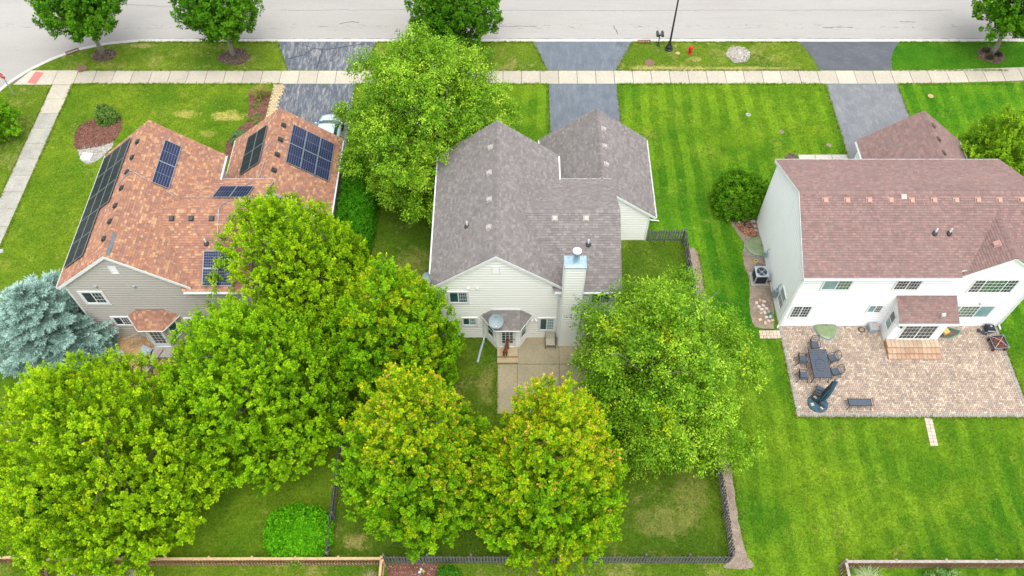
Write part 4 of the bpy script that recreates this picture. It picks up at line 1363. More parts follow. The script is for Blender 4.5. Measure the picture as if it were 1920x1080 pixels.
for s in (0, 1):
    P = []
    for xx in (17.06, 17.095):
        a, b = ((28.15, 5.84), (32.8, 8.1)) if s == 0 else ((32.8, 8.1), (37.45, 5.84))
        P += [(xx, a[0], a[1] - .22), (xx, b[0], b[1] - .22), (xx, b[0], b[1]), (xx, a[0], a[1])]
    rk.add(P, [(0, 1, 2, 3), (7, 6, 5, 4), (0, 4, 5, 1), (1, 5, 6, 2), (2, 6, 7, 3), (3, 7, 4, 0)])
rk.build('rake_board', 'trim', r3)
WO = (0, YF, 0)
window(h3, WO, FU, 18.62, 4.22, 1.65, .95, 2, False, {1: (4, 3)}, ('glass_pale', 'glass_green'), .07)
window(h3, WO, FU, 22.95, 4.22, 1.45, .95, 2, False, {0: (4, 3), 1: (4, 3)}, ('glass_dark', 'glass_dark'), .07)
window(h3, WO, FU, 27.55, 3.92, 2.6, 1.3, [.25, .5, .25], False, {0: (3, 4), 1: (5, 4), 2: (3, 4)}, ('glass_dark', 'glass_green', 'glass_dark'), .07)
window(h3, WO, FU, 17.55, 1.12, 1.12, 1.25, 2, False, {0: (3, 4), 1: (3, 4)}, ('glass_dark', 'glass_dark'), .07)
window(h3, WO, FU, 22.25, 1.70, .82, .75, 2, False, {1: (3, 3)}, ('glass_pale', 'glass_dark'), .07)
window(h3, WO, FU, 27.45, 1.12, 2.6, 1.28, [.2, .45, .35], False, {1: (5, 4)}, ('glass_pale', 'glass_green', 'glass_pale'), .07)
window(h3, (XL, YB, 0), (0, -1, 0), YB - 30.0, .9, .95, 1.35, 2, True, {0: (4, 3)}, ('glass_dark', 'glass_pale'), .07)
# bumped-out room with the sliding door
bo = thing_part('bump_out', h3)
wall(bo, (23.72, 27.25, 0), (1, 0, 0), [(0, 0), (3.2, 0), (3.2, 2.85), (0, 2.85)], 'siding_white', True, course=.25, name='bump_wall', th=.05)
wall(bo, (23.72, 28.4, 0), (0, -1, 0), [(0, 0), (1.15, 0), (1.15, 2.85), (0, 3.35)], 'siding_white', True, course=.25, name='bump_wall', th=.05)
wall(bo, (26.92, 27.25, 0), (0, 1, 0), [(0, 0), (1.15, 0), (1.15, 3.35), (0, 2.85)], 'siding_white', False, course=.25, name='bump_wall', th=.05)
sh = MB()
br = MB().slab([(23.5, 26.85, 2.86), (27.12, 26.85, 2.86), (27.12, 28.45, 3.55), (23.5, 28.45, 3.55)], .12).build('bump_roof', 'trim', bo)
shingle_slope(sh, (23.48, 26.82, 2.85), (1, 0, 0), (0, 1.6, .69), [(0, 0), (3.66, 0), (3.66, 1.73), (0, 1.73)], PAL3, rs)
sh.build('shingles', 'shingle', br, tint=True, kind='stuff')
gutter('gutter', (23.5, 26.83, 2.8), (27.12, 26.83, 2.8), (0, -1, 0), br)
MB().box2((23.48, 28.40, 3.56), (27.14, 28.44, 3.64)).build('flashing', 'trim', br)
window(bo, (23.72, 27.25, 0), FU, .62, .48, 2.0, 2.0, 2, False, {0: (4, 5), 1: (4, 5)}, ('glass_dark', 'glass_dark'), .08, name='sliding_door')
window(bo, (23.72, 28.4, 0), (0, -1, 0), .3, .95, .6, 1.45, 2, True, None, ('glass_pale', 'glass_dark'), .06)
mb = MB()
mb.path([(26.0, 27.15, 3.05), (26.0, 27.1, 3.35)], .015, 6)
mb.box((26.0, 27.08, 3.42), (.2, .12, .16))
mb.build('sensor', 'white_pvc', bo)
MB().lathe([(.05, 0), (.05, .05), (.09, .12), (.05, .22)], (23.95, 27.1, 2.2), 10, Vector((0, -.4, -1))).build('wall_lantern', 'black_metal', bo)
MB().lathe([(.06, 0), (.09, .1), (.07, .14)], (28.9, 28.36, 2.78), 10, Vector((0, -1, -.3))).build('wall_lamp', 'pale_grey', h3)
# paver-faced steps
stp = thing_part('steps', h3)
rs = random.Random(77)
for lv, (y0, y1, z) in enumerate(((26.62, 27.2, .42), (26.25, 26.62, .29), (25.92, 26.25, .15))):
    MB().box2((23.63, y0 + .002, 0), (26.92, y1 - .002, z - .06)).build('riser', plain('brick_riser', (.40, .235, .14), (.33, .19, .12), 3, .85, .2, bump=.4, fine=.4), stp)
    n = 12
    for k in range(n):
        c = rs.choice([(.42, .28, .19), (.37, .235, .16), (.45, .31, .21), (.39, .28, .21)]) if lv else rs.choice([(.46, .35, .25), (.42, .31, .22), (.5, .4, .29)])
        MB().frust((23.63 + (k + .5) * 3.29 / n, (y0 + y1) / 2 - .01, z - .059), (3.29 / n - .008, y1 - y0 + .02), (3.29 / n - .02, y1 - y0 + .0), .06, 0, c).build('tread', 'paver', stp, tint=True)
# ================================================================== SOLAR ARRAYS, DISHES
M['solar_frame_dark'] = plain('dull_aluminium_frame', (.20, .23, .25), (.16, .19, .21), 6, .5, .3, .3)
def solar_module(parent, O, A, B, dark=False):
    """one module: O corner, A unit along long side (1.74 m), B unit along short side (1.04 m)"""
    O, A, B = Vector(O), Vector(A).normalized(), Vector(B).normalized()
    N = A.cross(B)
    if N.z < 0:
        N = -N
    Lm, Wm = 1.72, 1.03
    def blk(mb, a0, b0, a1, b1, n0, n1):
        P = []
        for nn in (n0, n1):
            P += [O + A * a0 + B * b0 + N * nn, O + A * a1 + B * b0 + N * nn, O + A * a1 + B * b1 + N * nn, O + A * a0 + B * b1 + N * nn]
        mb.add(P, [(3, 2, 1, 0), (4, 5, 6, 7), (0, 1, 5, 4), (1, 2, 6, 5), (2, 3, 7, 6), (3, 0, 4, 7)])
    f = MB()
    t = .022
    for a0, b0, a1, b1 in ((0, 0, Lm, t), (0, Wm - t, Lm, Wm), (0, t, t, Wm - t), (Lm - t, t, Lm, Wm - t)):
        blk(f, a0, b0, a1, b1, .09, .135)
    md = f.build('module', 'solar_frame_dark' if dark else 'solar_frame', parent)
    b = MB()
    blk(b, t, t, Lm - t, Wm - t, .10, .118)
    b.build('backsheet', 'solar_back_dark' if dark else 'solar_back', md)
    c = MB()
    nx, ny = 12, 6
    cw, cl = (Wm - 2 * t - .02) / ny, (Lm - 2 * t - .05) / nx
    for i in range(nx):
        for j in range(ny):
            a0 = t + .01 + i * cl + (.03 if i >= nx // 2 else 0)
            b0 = t + .01 + j * cw
            g0, g1 = (.006, .012) if not dark else (.003, .004)
            blk(c, a0 + g0, b0 + g1, a0 + cl - g0, b0 + cw - g1, .1185, .1215)
    c.build('cell_grid', 'solar_cell_black' if dark else 'solar_cell', md)
    return md

def solar_array(label, O, A, B, spots, dark=False):
    o = thing('solar_array', O, label, 'solar panel', 'solar arrays on the orange-brown roof')
    A, B = Vector(A).normalized(), Vector(B).normalized()
    N = A.cross(B)
    if N.z < 0:
        N = -N
    for (i, j) in spots:
        solar_module(o, A * (i * 1.745) + B * (j * 1.05), A, B, dark)
    rl = MB()
    amax = (max(i for i, j in spots) + 1) * 1.745
    for j in sorted(set(j for i, j in spots)):
        for q in (.25, .8):
            n = max(i for i, jj in spots if jj == j) + 1
            a0, a1 = A * .02 + B * (j * 1.05 + q), A * (n * 1.745 - .02) + B * (j * 1.05 + q)
            rl.tube(a0 + N * .065, a1 + N * .065, .022, n=6)
            for u in (.1, .5, .9):
                m = a0.lerp(a1, u)
                rl.tube(m + N * .0, m + N * .06, .02, n=6)
    rl.build('mounting_rail', 'solar_frame', o)
    return o

s1 = .79 / math.hypot(1, .79)
c1 = 1 / math.hypot(1, .79)
upL, upR = Vector((c1, 0, s1)), Vector((-c1, 0, s1))
zL = lambda x: 8.95 - .79 * abs(x + .9)
def on_main(x, y):
    return (x + X1, y, zL(x) + .02)
solar_array('large black solar array beside the eave on the street-corner roof slope', on_main(-4.55, 37.25), (0, -1, 0), upL, [(i, j) for i in range(3) for j in range(3)] + [(3, 0), (3, 1), (4, 0), (4, 1)], True)
solar_array('narrow two-module solar array near the ridge above the front lawn', on_main(.86, 36.85), (0, -1, 0), upR, [(0, 0), (1, 0)])
g_ = lambda x: 5.62 - .773 * abs(x - 5.78)
ug = 1 / math.hypot(1, .773)
solar_array('black four-module solar array on the inner slope of the garage roof', (3.38 + X1, 41.35, g_(3.38) + .02), (0, -1, 0), (ug, 0, .773 * ug), [(0, 0), (1, 0), (0, 1), (1, 1)], True)
solar_array('blue six-module solar array on the garage roof slope above the car', (9.1 + X1, 41.45, g_(9.1) + .02), (0, -1, 0), (-ug, 0, .773 * ug), [(i, j) for i in range(2) for j in range(3)])
cs = 1 / math.hypot(1, .488)
solar_array('small slanted solar array on the wing roof between the two ridges', (3.45 + X1, 34.62, 5.7 + .488 * (35.9 - 34.62) + .02), (0, -cs, .488 * cs), (1, 0, 0), [(0, 0), (0, 1)])
solar_array('blue solar array on the front wing roof half hidden by a maple', (3.62 + X1, 27.52, 5.7 + .488 * .22 + .02), (1, 0, 0), (0, cs, .488 * cs), [(0, 0), (0, 1)])
# conduits
MB().path([(-1.85 + X1, 33.2, zL(-1.85) + .08), (-1.05 + X1, 33.6, zL(-1.05) + .10), (-.9 + X1, 33.6, 9.08), (-.75 + X1, 33.6, zL(-.75) + .1), (-.15 + X1, 33.45, zL(-.15) + .08)], .02, 6).build('conduit', 'solar_frame', R1[0], (-X1, 0, 0))
MB().path([(.9 + X1, 33.2, zL(.9) + .08), (1.35 + X1, 32.95, 7.38), (1.75 + X1, 33.2, 7.1), (3.4 + X1, 33.2, 7.1)], .02, 6).build('conduit', 'solar_frame', R1[1], (-X1, 0, 0))
MB().path([(4.6 + X1, 32.85, 7.28), (4.35 + X1, 32.2, 7.62), (4.35 + X1, 31.6, 7.93), (4.35 + X1, 31.1, 7.65), (4.35 + X1, 29.5, 6.86)], .02, 6).build('conduit', 'solar_frame', R1[1], (-X1, 0, 0))
MB().path([(5.05 + X1, 38.9, 5.15), (5.4 + X1, 39.2, 5.42), (5.78 + X1, 39.25, 5.74), (6.5 + X1, 38.85, 5.16)], .02, 6).build('conduit', 'solar_frame', R1[2], (-X1, 0, 0))
MB().path([(5.5 + X1, 38.0, 5.5), (5.35 + X1, 36.9, 5.4), (5.2 + X1, 36.05, 5.3), (5.2 + X1, 35.7, 5.86), (4.8 + X1, 34.7, 6.36)], .02, 6).build('conduit', 'solar_frame', R1[2], (-X1, 0, 0))
MB().box((-.72 + X1, 28.35, zL(-.72) + .03), (.2, 1.6, .03), rot=Matrix.Rotation(math.atan(.79), 3, 'Y')).build('ridge_patch', 'grey_plastic', R1[0], (-X1, 0, 0))

def dish(loc, label, aim, size, mast):
    o = thing('satellite_dish', loc, label, 'satellite dish')
    q = Vector(aim).normalized()
    c = Vector((0, 0, mast)) + q * .12
    mb = MB()
    prof = [(.01, -.06), (size * .35, -.05), (size * .7, -.02), (size, .03), (size, .045), (size * .7, -.002), (size * .35, -.03), (.01, -.04)]
    mb.lathe(prof, c, 24, q)
    mb.build('reflector', 'dish', o, smooth=False)
    low = Vector((q.x, q.y, 0)).normalized() if abs(q.z) < .99 else Vector((0, -1, 0))
    side = q.cross(Vector((0, 0, 1))).normalized()
    dn = side.cross(q) * 1
    if dn.z > 0:
        dn = -dn
    tip = c + q * size * .9 + dn * size * .55
    MB().path([c + dn * size * .8, c + dn * size * 1.02 + q * .1, tip], .018, 6).build('feed_arm', 'pale_grey', o)
    MB().lathe([(.035, -.06), (.05, 0), (.05, .06), (.03, .07)], tip, 10, -q).build('receiver', 'white_pvc', o)
    mb = MB()
    mb.tube((0, 0, 0), (0, 0, mast), .028, n=8)
    mb.tube((0, 0, mast), c - q * .03, .03, n=8)
    mb.frust((0, 0, -.02), (.22, .22), (.16, .16), .05)
    mb.tube((.28, .1, -.05), (0, 0, mast * .7), .014, n=6)
    mb.build('mast', 'pale_grey', o)
    if size > .4:
        mb = MB()
        e1 = side
        e2 = side.cross(q)
        for a in (-1.2, -.6, .3, .75, 1.15):      # small dark print marks
            P = [c + e1 * ((a + dx) * .06) + dn * (-size * .55) + dn * dy + q * (.03) for dx, dy in ((-.22, -.025), (.22, -.025), (.22, .03), (-.22, .03))]
            mb.add(P, [(0, 1, 2, 3)])
        mb.build('print', 'grey_plastic', o)
    return o
dish((-4.83, 27.75, 6.0), 'blue-grey satellite dish on the left eave corner of the cream house', (-.45, -.55, .62), .30, .42)
dish((-.95, 26.75, 2.98), 'large pale blue satellite dish on the bay roof above the back door', (.0, -.62, .68), .45, .30)

# ================================================================== VEGETATION
def unit(a):
    return a / np.maximum(np.linalg.norm(a, axis=-1, keepdims=True), 1e-9)

def np_mesh(name, V, Q, Cv):
    me = bpy.data.meshes.new(name)
    nv, nf = len(V), len(Q)
    k = Q.shape[1]
    me.vertices.add(nv)
    me.vertices.foreach_set('co', np.ascontiguousarray(V, np.float32).ravel())
    me.loops.add(nf * k)
    me.loops.foreach_set('vertex_index', np.ascontiguousarray(Q, np.int32).ravel())
    me.polygons.add(nf)
    me.polygons.foreach_set('loop_start', np.arange(nf, dtype=np.int32) * k)
    me.polygons.foreach_set('loop_total', np.full(nf, k, np.int32))
    at = me.color_attributes.new('Col', 'FLOAT_COLOR', 'POINT')
    c4 = np.ones((nv, 4), np.float32)
    c4[:, :3] = Cv
    at.data.foreach_set('color', c4.ravel())
    me.update(calc_edges=True)
    return me

def leaves(rng, pos, axis, n, length, width, el=(35, 100), shoot=.3, droop=.15, col=None, jit=.18, pet=.25, rad=0., tip=None):
    """n leaves round each shoot: pos, axis, col are (T,3)"""
    T = len(pos)
    ref = np.where(np.abs(axis[:, 2:3]) < .9, np.array([[0., 0, 1]]), np.array([[1., 0, 0]]))
    e1 = unit(np.cross(axis, ref))
    e2 = np.cross(axis, e1)
    k = np.arange(n)[None, :]
    phi = k * 2.39996 + rng.uniform(0, 6.28, (T, 1)) + rng.normal(0, .25, (T, n))
    u = (k + rng.uniform(0, 1, (T, n))) / n                      # 0 low on the shoot, 1 at the tip
    e = np.radians(el[1] + (el[0] - el[1]) * u + rng.normal(0, 10, (T, n)))
    d = axis[:, None, :] * np.cos(e)[..., None] + (e1[:, None, :] * np.cos(phi)[..., None] + e2[:, None, :] * np.sin(phi)[..., None]) * np.sin(e)[..., None]
    d[..., 2] -= droop
    d = unit(d)
    b = pos[:, None, :] + axis[:, None, :] * ((u - .6) * shoot)[..., None]
    if rad:
        b = b + rng.normal(0, rad, b.shape)
    L = length * rng.uniform(.65, 1.25, (T, n))[..., None] * (1.1 - .35 * u)[..., None]
    W = L * (width / length)
    s = unit(np.cross(d, axis[:, None, :] + rng.normal(0, .35, d.shape)))
    nn = np.cross(s, d)
    b = b + d * L * pet
    V = np.stack([b, b + d * L * .45 + s * W * .5 + nn * L * .06, b + d * L - nn * L * .12, b + d * L * .45 - s * W * .5 + nn * L * .06], axis=2)
    c = np.repeat(col[:, None, :], n, axis=1)
    if tip is not None:
        w = np.clip(u * 2.0 - .8, 0, 1)[..., None]
        c = c * (1 - w) + tip[:, None, :] * w
    c = c * (1 + rng.normal(0, jit, (T, n, 1)))
    c = np.clip(c, .004, .9)
    c = np.repeat(c[:, :, None, :], 4, axis=2)
    V = V.reshape(-1, 3)
    Q = np.arange(len(V)).reshape(-1, 4)
    return V, Q, c.reshape(-1, 3)

def roof_top(x, y):
    """highest built surface at x, y (arrays), to keep leaves out of the houses"""
    z = np.full(x.shape, -1.)
    for s in (0, X1):
        lx = x - s
        m = (lx > -4.9) & (lx < 3.1) & (y > 27.3) & (y < 37.9)
        z = np.where(m, np.maximum(z, 8.95 - .79 * np.abs(lx + .9)), z)
        m = (lx > .5) & (lx < 6.5) & (y > 27.2) & (y < 36)
        z = np.where(m, np.maximum(z, 7.8 - .488 * np.abs(y - 31.6)), z)
        m = (lx > 1.9) & (lx < 9.7) & (y > 35.2) & (y < 42.5)
        z = np.where(m, np.maximum(z, 5.62 - .773 * np.abs(lx - 5.78)), z)
    m = (x > 17.0) & (x < 31.7) & (y > 28.1) & (y < 37.5)
    z = np.where(m, np.maximum(z, 8.1 - .486 * np.abs(y - 32.8)), z)
    m = (x > 24.5) & (x < 31.8) & (y > 37) & (y < 42.3)
    z = np.where(m, np.maximum(z, 5.56 - .79 * np.abs(x - 28.15)), z)
    return z

def crown_shell(rng, Rr, z0, z1, n_lobe, lobe_r, per, prof, squash=1.0, inner=.35, lean=(0, 0), rough=.34, lump=.12):
    """tufts on clustered lobes spread over an uneven crown. prof(t)->relative radius, t 0 bottom..1 top"""
    H_ = z1 - z0
    # lobe centres by surface area
    tg = np.linspace(.005, .995, 400)
    dg = np.gradient(prof(tg) * Rr, tg)
    wgt = (prof(tg) * Rr + .05) * np.sqrt(H_ ** 2 + dg ** 2)
    t = np.interp(rng.uniform(0, 1, n_lobe * 3), np.cumsum(wgt) / wgt.sum(), tg)
    a = rng.uniform(0, 2 * np.pi, len(t))
    # spread: greedy thinning for even cover
    pts = np.stack([prof(t) * Rr * np.cos(a), prof(t) * Rr * np.sin(a), z0 + t * H_], 1)
    sel = [0]
    dm = np.linalg.norm(pts - pts[0], axis=1)
    while len(sel) < min(n_lobe, len(pts)):
        i = int(np.argmax(dm * (1 - .25 * rng.uniform(0, 1, len(dm)))))
        sel.append(i)
        dm = np.minimum(dm, np.linalg.norm(pts - pts[i], axis=1))
    pts = pts[sel]
    t = t[sel]
    a = a[sel]
    # outward normal of the profile
    eps = .02
    dr = (prof(np.clip(t + eps, 0, 1)) - prof(np.clip(t - eps, 0, 1))) * Rr / (2 * eps * H_)
    nrm = unit(np.stack([np.cos(a), np.sin(a), -dr], 1))
    lr = lobe_r * rng.uniform(.7, 1.3, len(pts))
    cen = pts - nrm * (lr * .75 + rough * np.clip(rng.normal(.35, 1, len(pts)), -1.3, 2.2))[:, None]
    cen[:, :2] *= (1 + lump * (patchy(rng, cen, 1.6 / Rr, 3) - .5))[:, None]
    T = len(pts) * per
    li = np.repeat(np.arange(len(pts)), per)
    d = unit(rng.normal(0, 1, (T, 3)) + nrm[li] * 1.15 + np.array([0, 0, .35]))
    rad = lr[li] * np.where(rng.uniform(0, 1, T) < inner, rng.uniform(.35, .8, T), rng.uniform(.85, 1.12, T))
    p = cen[li] + d * rad[:, None] * np.array([1, 1, squash])
    tt = np.clip((p[:, 2] - z0) / H_, 0, 1)
    p[:, 0] += lean[0] * tt
    p[:, 1] += lean[1] * tt
    out = unit(d * .9 + nrm[li] * .5)
    # sparse leaves deep inside
    m = int(T * .45)
    ii = rng.integers(0, T, m)
    ctr = np.stack([np.zeros(m), np.zeros(m), z0 + H_ * np.clip(tt[ii], .1, .8)], 1)
    pin = ctr + (p[ii] - ctr) * rng.uniform(.3, .78, m)[:, None]
    p, out, li, tt = np.vstack([p, pin]), np.vstack([out, out[ii]]), np.concatenate([li, li[ii]]), np.concatenate([tt, tt[ii]])
    return p, out, li, tt, len(pts)

def mixcol(a, b, f):
    return np.array(a)[None, :] * (1 - f[:, None]) + np.array(b)[None, :] * f[:, None]

def patchy(rng, p, scale, n=5):
    """cheap smooth noise 0..1 over points"""
    v = np.zeros(len(p))
    for k in range(n):
        w = rng.normal(0, 1, 3) * scale * (1 + .6 * k)
        v += np.sin(p @ w + rng.uniform(0, 6.28)) / (1 + .4 * k)
    return (v - v.min()) / (np.ptp(v) + 1e-9)

def limb_mesh(rng, z_fork, z_top, Rr, r0, lean=(0, 0), forks=7, multi=1, prof=None):
    mb = MB()
    for s in range(multi):
        off = (0, 0) if multi == 1 else (rng.uniform(-.25, .25), rng.uniform(-.25, .25))
        tilt = (0, 0) if multi == 1 else (rng.uniform(-1, 1) * Rr * .35, rng.uniform(-1, 1) * Rr * .35)
        pts, rs_ = [], []
        for k in range(9):
            u = k / 8
            pts.append((off[0] + (tilt[0] + lean[0]) * u + rng.normal(0, .04) * (k > 0), off[1] + (tilt[1] + lean[1]) * u + rng.normal(0, .04) * (k > 0), z_top * .86 * u - .05))
            rs_.append(r0 * (1.35 if k == 0 else 1 - .9 * u) / (1 if multi == 1 else 1.5))
        mb.path(pts, rs_, 9)
        for j in range(forks):
            u = z_fork / (z_top * .86) + (1 - z_fork / (z_top * .86)) * (j + rng.uniform(0, .8)) / forks * .9
            k = min(7, int(u * 8))
            f = u * 8 - k
            a = Vector(pts[k]).lerp(Vector(pts[k + 1]), f)
            az = j * 2.4 + rng.uniform(-.4, .4) + s
            ln = Rr * (1 - .55 * u) * rng.uniform(.65, .9)
            dirv = Vector((math.cos(az), math.sin(az), .75 + .5 * u))
            q = [a, a + dirv * ln * .35, a + dirv * ln * .62 + Vector((0, 0, .15)), a + dirv * ln * .85 + Vector((0, 0, .1))]
            rr = max(.03, r0 * (1 - .85 * u) * .5)
            mb.path(q, [rr, rr * .7, rr * .45, rr * .15], 6)
            for w in range(3):
                b = q[1].lerp(q[3], .15 + .28 * w)
                dv = Vector((rng.normal(), rng.normal(), .6)).normalized() * ln * .3
                mb.path([b, b + dv * .6, b + dv], [rr * .35, rr * .22, rr * .08], 5)
    return mb

def maple(name, label, loc, Rr, z0, z1, seed, pal, turn=(.0, .0, .0), n_lobe=120, lobe_r=.46, per=8, n_leaf=22, leaf=.125, shape=(.52, .82), trunk_r=.2, lean=(0, 0), bark='bark', group=None, cat='tree', mat='foliage', fork=None, up=.9, droop=.08):
    """pal = (deep, mid, light, tip, turned) colours; turn = (amount, height bias, patch scale)"""
    rng = np.random.default_rng(seed)
    pa, pb = shape
    prof = lambda t: np.sin(np.pi * np.clip(t, 0, 1) ** pa) ** pb
    o = thing(name, loc, label, cat, group)
    p, out, li, tt, nl = crown_shell(rng, Rr, z0, z1, n_lobe, lobe_r, per, prof, lean=lean)
    axis = unit(out * .6 + np.array([0, 0, up]) + rng.normal(0, .22, p.shape))
    f = np.clip(.45 + rng.normal(0, .3, len(p)) + .25 * (patchy(rng, p, .8) - .5), 0, 1)
    lobef = rng.uniform(-.25, .25, nl)[li]
    f = np.clip(f + lobef, 0, 1)
    col = np.where((f < .5)[:, None], mixcol(pal[0], pal[1], f * 2), mixcol(pal[1], pal[2], f * 2 - 1))
    tip = col * .45 + np.array(pal[2])[None, :] * .75
    if turn[0] > 0:
        w = patchy(rng, p, turn[2]) * .5 + .5 * tt * turn[1] + rng.normal(0, .1, len(p)) + rng.uniform(-.15, .15, nl)[li]
        w = np.clip((w - (1 - turn[0])) / .25, 0, 1)
        tip = tip * (1 - w[:, None]) + np.array(pal[3])[None, :] * w[:, None]
        col = col * (1 - .12 * w[:, None]) + np.array(pal[3])[None, :] * .12 * w[:, None]
        w2 = np.clip((w - .6) * 3, 0, 1) * (rng.uniform(0, 1, len(p)) < .03 + .11 * turn[0])
        tip = tip * (1 - w2[:, None]) + np.array(pal[4])[None, :] * w2[:, None]
    world_p = p + np.array(loc)[None, :]
    ok = (world_p[:, 2] > roof_top(world_p[:, 0], world_p[:, 1]) + .2) & (p[:, 2] > .25)
    p, axis, col, tip = p[ok], axis[ok], col[ok], tip[ok]
    V, Q, C = leaves(rng, p, axis, n_leaf, leaf, leaf * .8, el=(12, 108), shoot=.42, droop=droop, col=col, tip=tip)
    link('crown', np_mesh('crown', V, Q, C), mat, o)
    limb_mesh(rng, fork or max(1.2, z0 + .6), z1, Rr, trunk_r, lean, 8).build('trunk', bark, o, smooth=True)
    return o

def birch(name, label, loc, Rr, z0, z1, seed, pal, n_lobe=70, lobe_r=1.25, per=42, n_leaf=22, leaf=.15, shape=(.72, .6), trunk_r=.16, group=None, yellow=0., multi=3, lean=(0, 0)):
    rng = np.random.default_rng(seed)
    pa, pb = shape
    prof = lambda t: np.sin(np.pi * np.clip(t, 0, 1) ** pa) ** pb
    o = thing(name, loc, label, 'tree', group)
    p, out, li, tt, nl = crown_shell(rng, Rr, z0, z1, n_lobe, lobe_r, per, prof, squash=.85, inner=.4, lean=lean, rough=.7, lump=.24)
    # sprays reach out then hang
    axis = unit(out * .8 + rng.normal(0, .35, p.shape) + np.array([0, 0, .15]))
    f = np.clip(.45 + rng.normal(0, .28, len(p)) + rng.uniform(-.3, .3, nl)[li], 0, 1)
    col = np.where((f < .5)[:, None], mixcol(pal[0], pal[1], f * 2), mixcol(pal[1], pal[2], f * 2 - 1))
    if yellow:
        w = np.clip((patchy(rng, p, .7) + rng.normal(0, .06, len(p)) + rng.uniform(-.1, .1, nl)[li] - (1 - yellow)) / .2, 0, .85) * (tt > .3)
        col = col * (1 - w[:, None]) + np.array(pal[3])[None, :] * w[:, None]
    wp = p + np.array(loc)[None, :]
    ok = (wp[:, 2] > roof_top(wp[:, 0], wp[:, 1]) + .25) & (p[:, 2] > .3)
    p, axis, col = p[ok], axis[ok], col[ok]
    V, Q, C = leaves(rng, p, axis, n_leaf, leaf, leaf * .62, el=(20, 95), shoot=.6, droop=.35, col=col, jit=.22, rad=.09)
    link('crown', np_mesh('crown', V, Q, C), 'foliage_birch', o)
    limb_mesh(rng, 1.6, z1, Rr, trunk_r, (0, 0), 6, multi).build('trunk', 'bark_pale', o, smooth=True)
    return o

# colours: deep, mid, light, tip (yellowing), turned (orange)
MG = [(.035, .12, .004), (.14, .32, .005), (.29, .50, .008), (.40, .50, .010), (.60, .38, .03)]
MG2 = [(.045, .14, .004), (.18, .36, .005), (.37, .55, .009), (.52, .56, .010), (.66, .40, .03)]
MY = [(.035, .12, .004), (.12, .30, .005), (.24, .47, .008), (.54, .54, .012), (.72, .42, .08)]
DG = [(.028, .12, .006), (.06, .20, .008), (.12, .30, .012), (.25, .34, .015), (.4, .3, .04)]
BG = [(.075, .20, .008), (.20, .40, .015), (.38, .58, .04), (.50, .60, .01)]
GRP = 'maples behind the houses'
maple('maple_tree', 'green maple standing between the taupe house and the cream house', (-13.6, 29.4, 0), 4.75, .9, 11.4, 101, MG2, (.26, .5, .5), 420, .46, 8, trunk_r=.22, group=GRP)
maple('maple_tree', 'big green maple in front of the taupe house back door', (-14.2, 21.3, 0), 5.0, .7, 12.5, 102, MG, (.24, .4, .5), 480, .46, 8, trunk_r=.24, group=GRP)
maple('maple_tree', 'huge yellow-green maple in the lower left corner over the brown fence', (-21.4, 17.2, 0), 5.85, .5, 13.0, 103, MG2, (.44, .5, .35), 600, .46, 8, trunk_r=.26, group=GRP)
maple('maple_tree', 'small yellow-tipped maple left of the cream house back wall', (-6.65, 24.8, 0), 3.65, .6, 11.8, 104, MY, (.5, .8, .5), 310, .42, 8, trunk_r=.18, shape=(.5, .85), group=GRP)
maple('maple_tree', 'yellow-tipped maple at the dark fence beside the lower patio walk', (-4.85, 16.9, 0), 3.85, .4, 15.2, 105, MY, (.48, 1.2, .45), 400, .42, 8, trunk_r=.2, shape=(.5, .85), group=GRP)
maple('maple_tree', 'most golden maple at the end of the concrete patio by the fence', (1.95, 15.8, 0), 3.8, .4, 16.0, 106, MY, (.58, 1.2, .4), 400, .42, 8, trunk_r=.2, shape=(.5, .85), group=GRP)
birch('birch_tree', 'fine-leaved tree with yellow patches overhanging the dark side fence', (8.3, 22.0, 0), 5.1, .6, 11.6, 117, BG, 80, 1.3, 62, yellow=.2, group='birch trees')
birch('birch_tree', 'fine-leaved pale green tree in front of the cream house roof', (-5.75, 40.9, 0), 5.5, .8, 12.3, 108, BG, 95, 1.25, 66, yellow=.0, group='birch trees')
SG = 'street trees along the kerb'
maple('street_tree', 'street tree nearest the corner with its trunk in view', (-33.5, 54.5, 0), 3.2, 2.9, 9.6, 111, DG, (.2, .3, .5), 110, .65, 10, leaf=.19, trunk_r=.2, shape=(.72, .7), group=SG, fork=2.4, bark='bark_pale')
maple('street_tree', 'round dense street tree left of the worn driveway apron', (-22.75, 54.3, 0), 2.8, 2.3, 9.3, 112, DG, (.2, .3, .5), 110, .65, 10, leaf=.19, trunk_r=.2, shape=(.72, .7), group=SG, fork=2.0, bark='bark_pale')
maple('street_tree', 'dark street tree behind the pale green tree by the cream house', (-4.3, 54.2, 0), 3.4, 2.0, 9.3, 113, [tuple(q * .85 for q in c) for c in DG], (.0, .3, .5), 130, .65, 10, leaf=.19, trunk_r=.2, shape=(.72, .7), group=SG, fork=1.8)
maple('street_tree', 'street tree at the far right end of the footpath', (39.4, 54.7, 0), 3.0, 2.6, 8.6, 114, DG, (.3, .3, .5), 100, .62, 10, leaf=.19, trunk_r=.2, shape=(.72, .7), group=SG, fork=2.2, bark='bark_pale')
maple('garden_tree', 'yellow-green tree beside the garage of the white house', (34.4, 40.9, 0), 2.9, .9, 6.8, 115, [(.08, .21, .008), (.16, .32, .012), (.27, .44, .02), (.3, .3, .03), (.3, .3, .03)], (.0, .3, .5), 120, .55, 10, leaf=.14, trunk_r=.12)
maple('garden_tree', 'small tree at the left edge below the stop sign', (-38.9, 45.3, 0), 1.9, .5, 5.6, 116, [(.06, .21, .006), (.12, .32, .01), (.22, .44, .014), (.2, .3, .02), (.2, .3, .02)], (.0, .3, .5), 70, .5, 9, leaf=.14, trunk_r=.09)

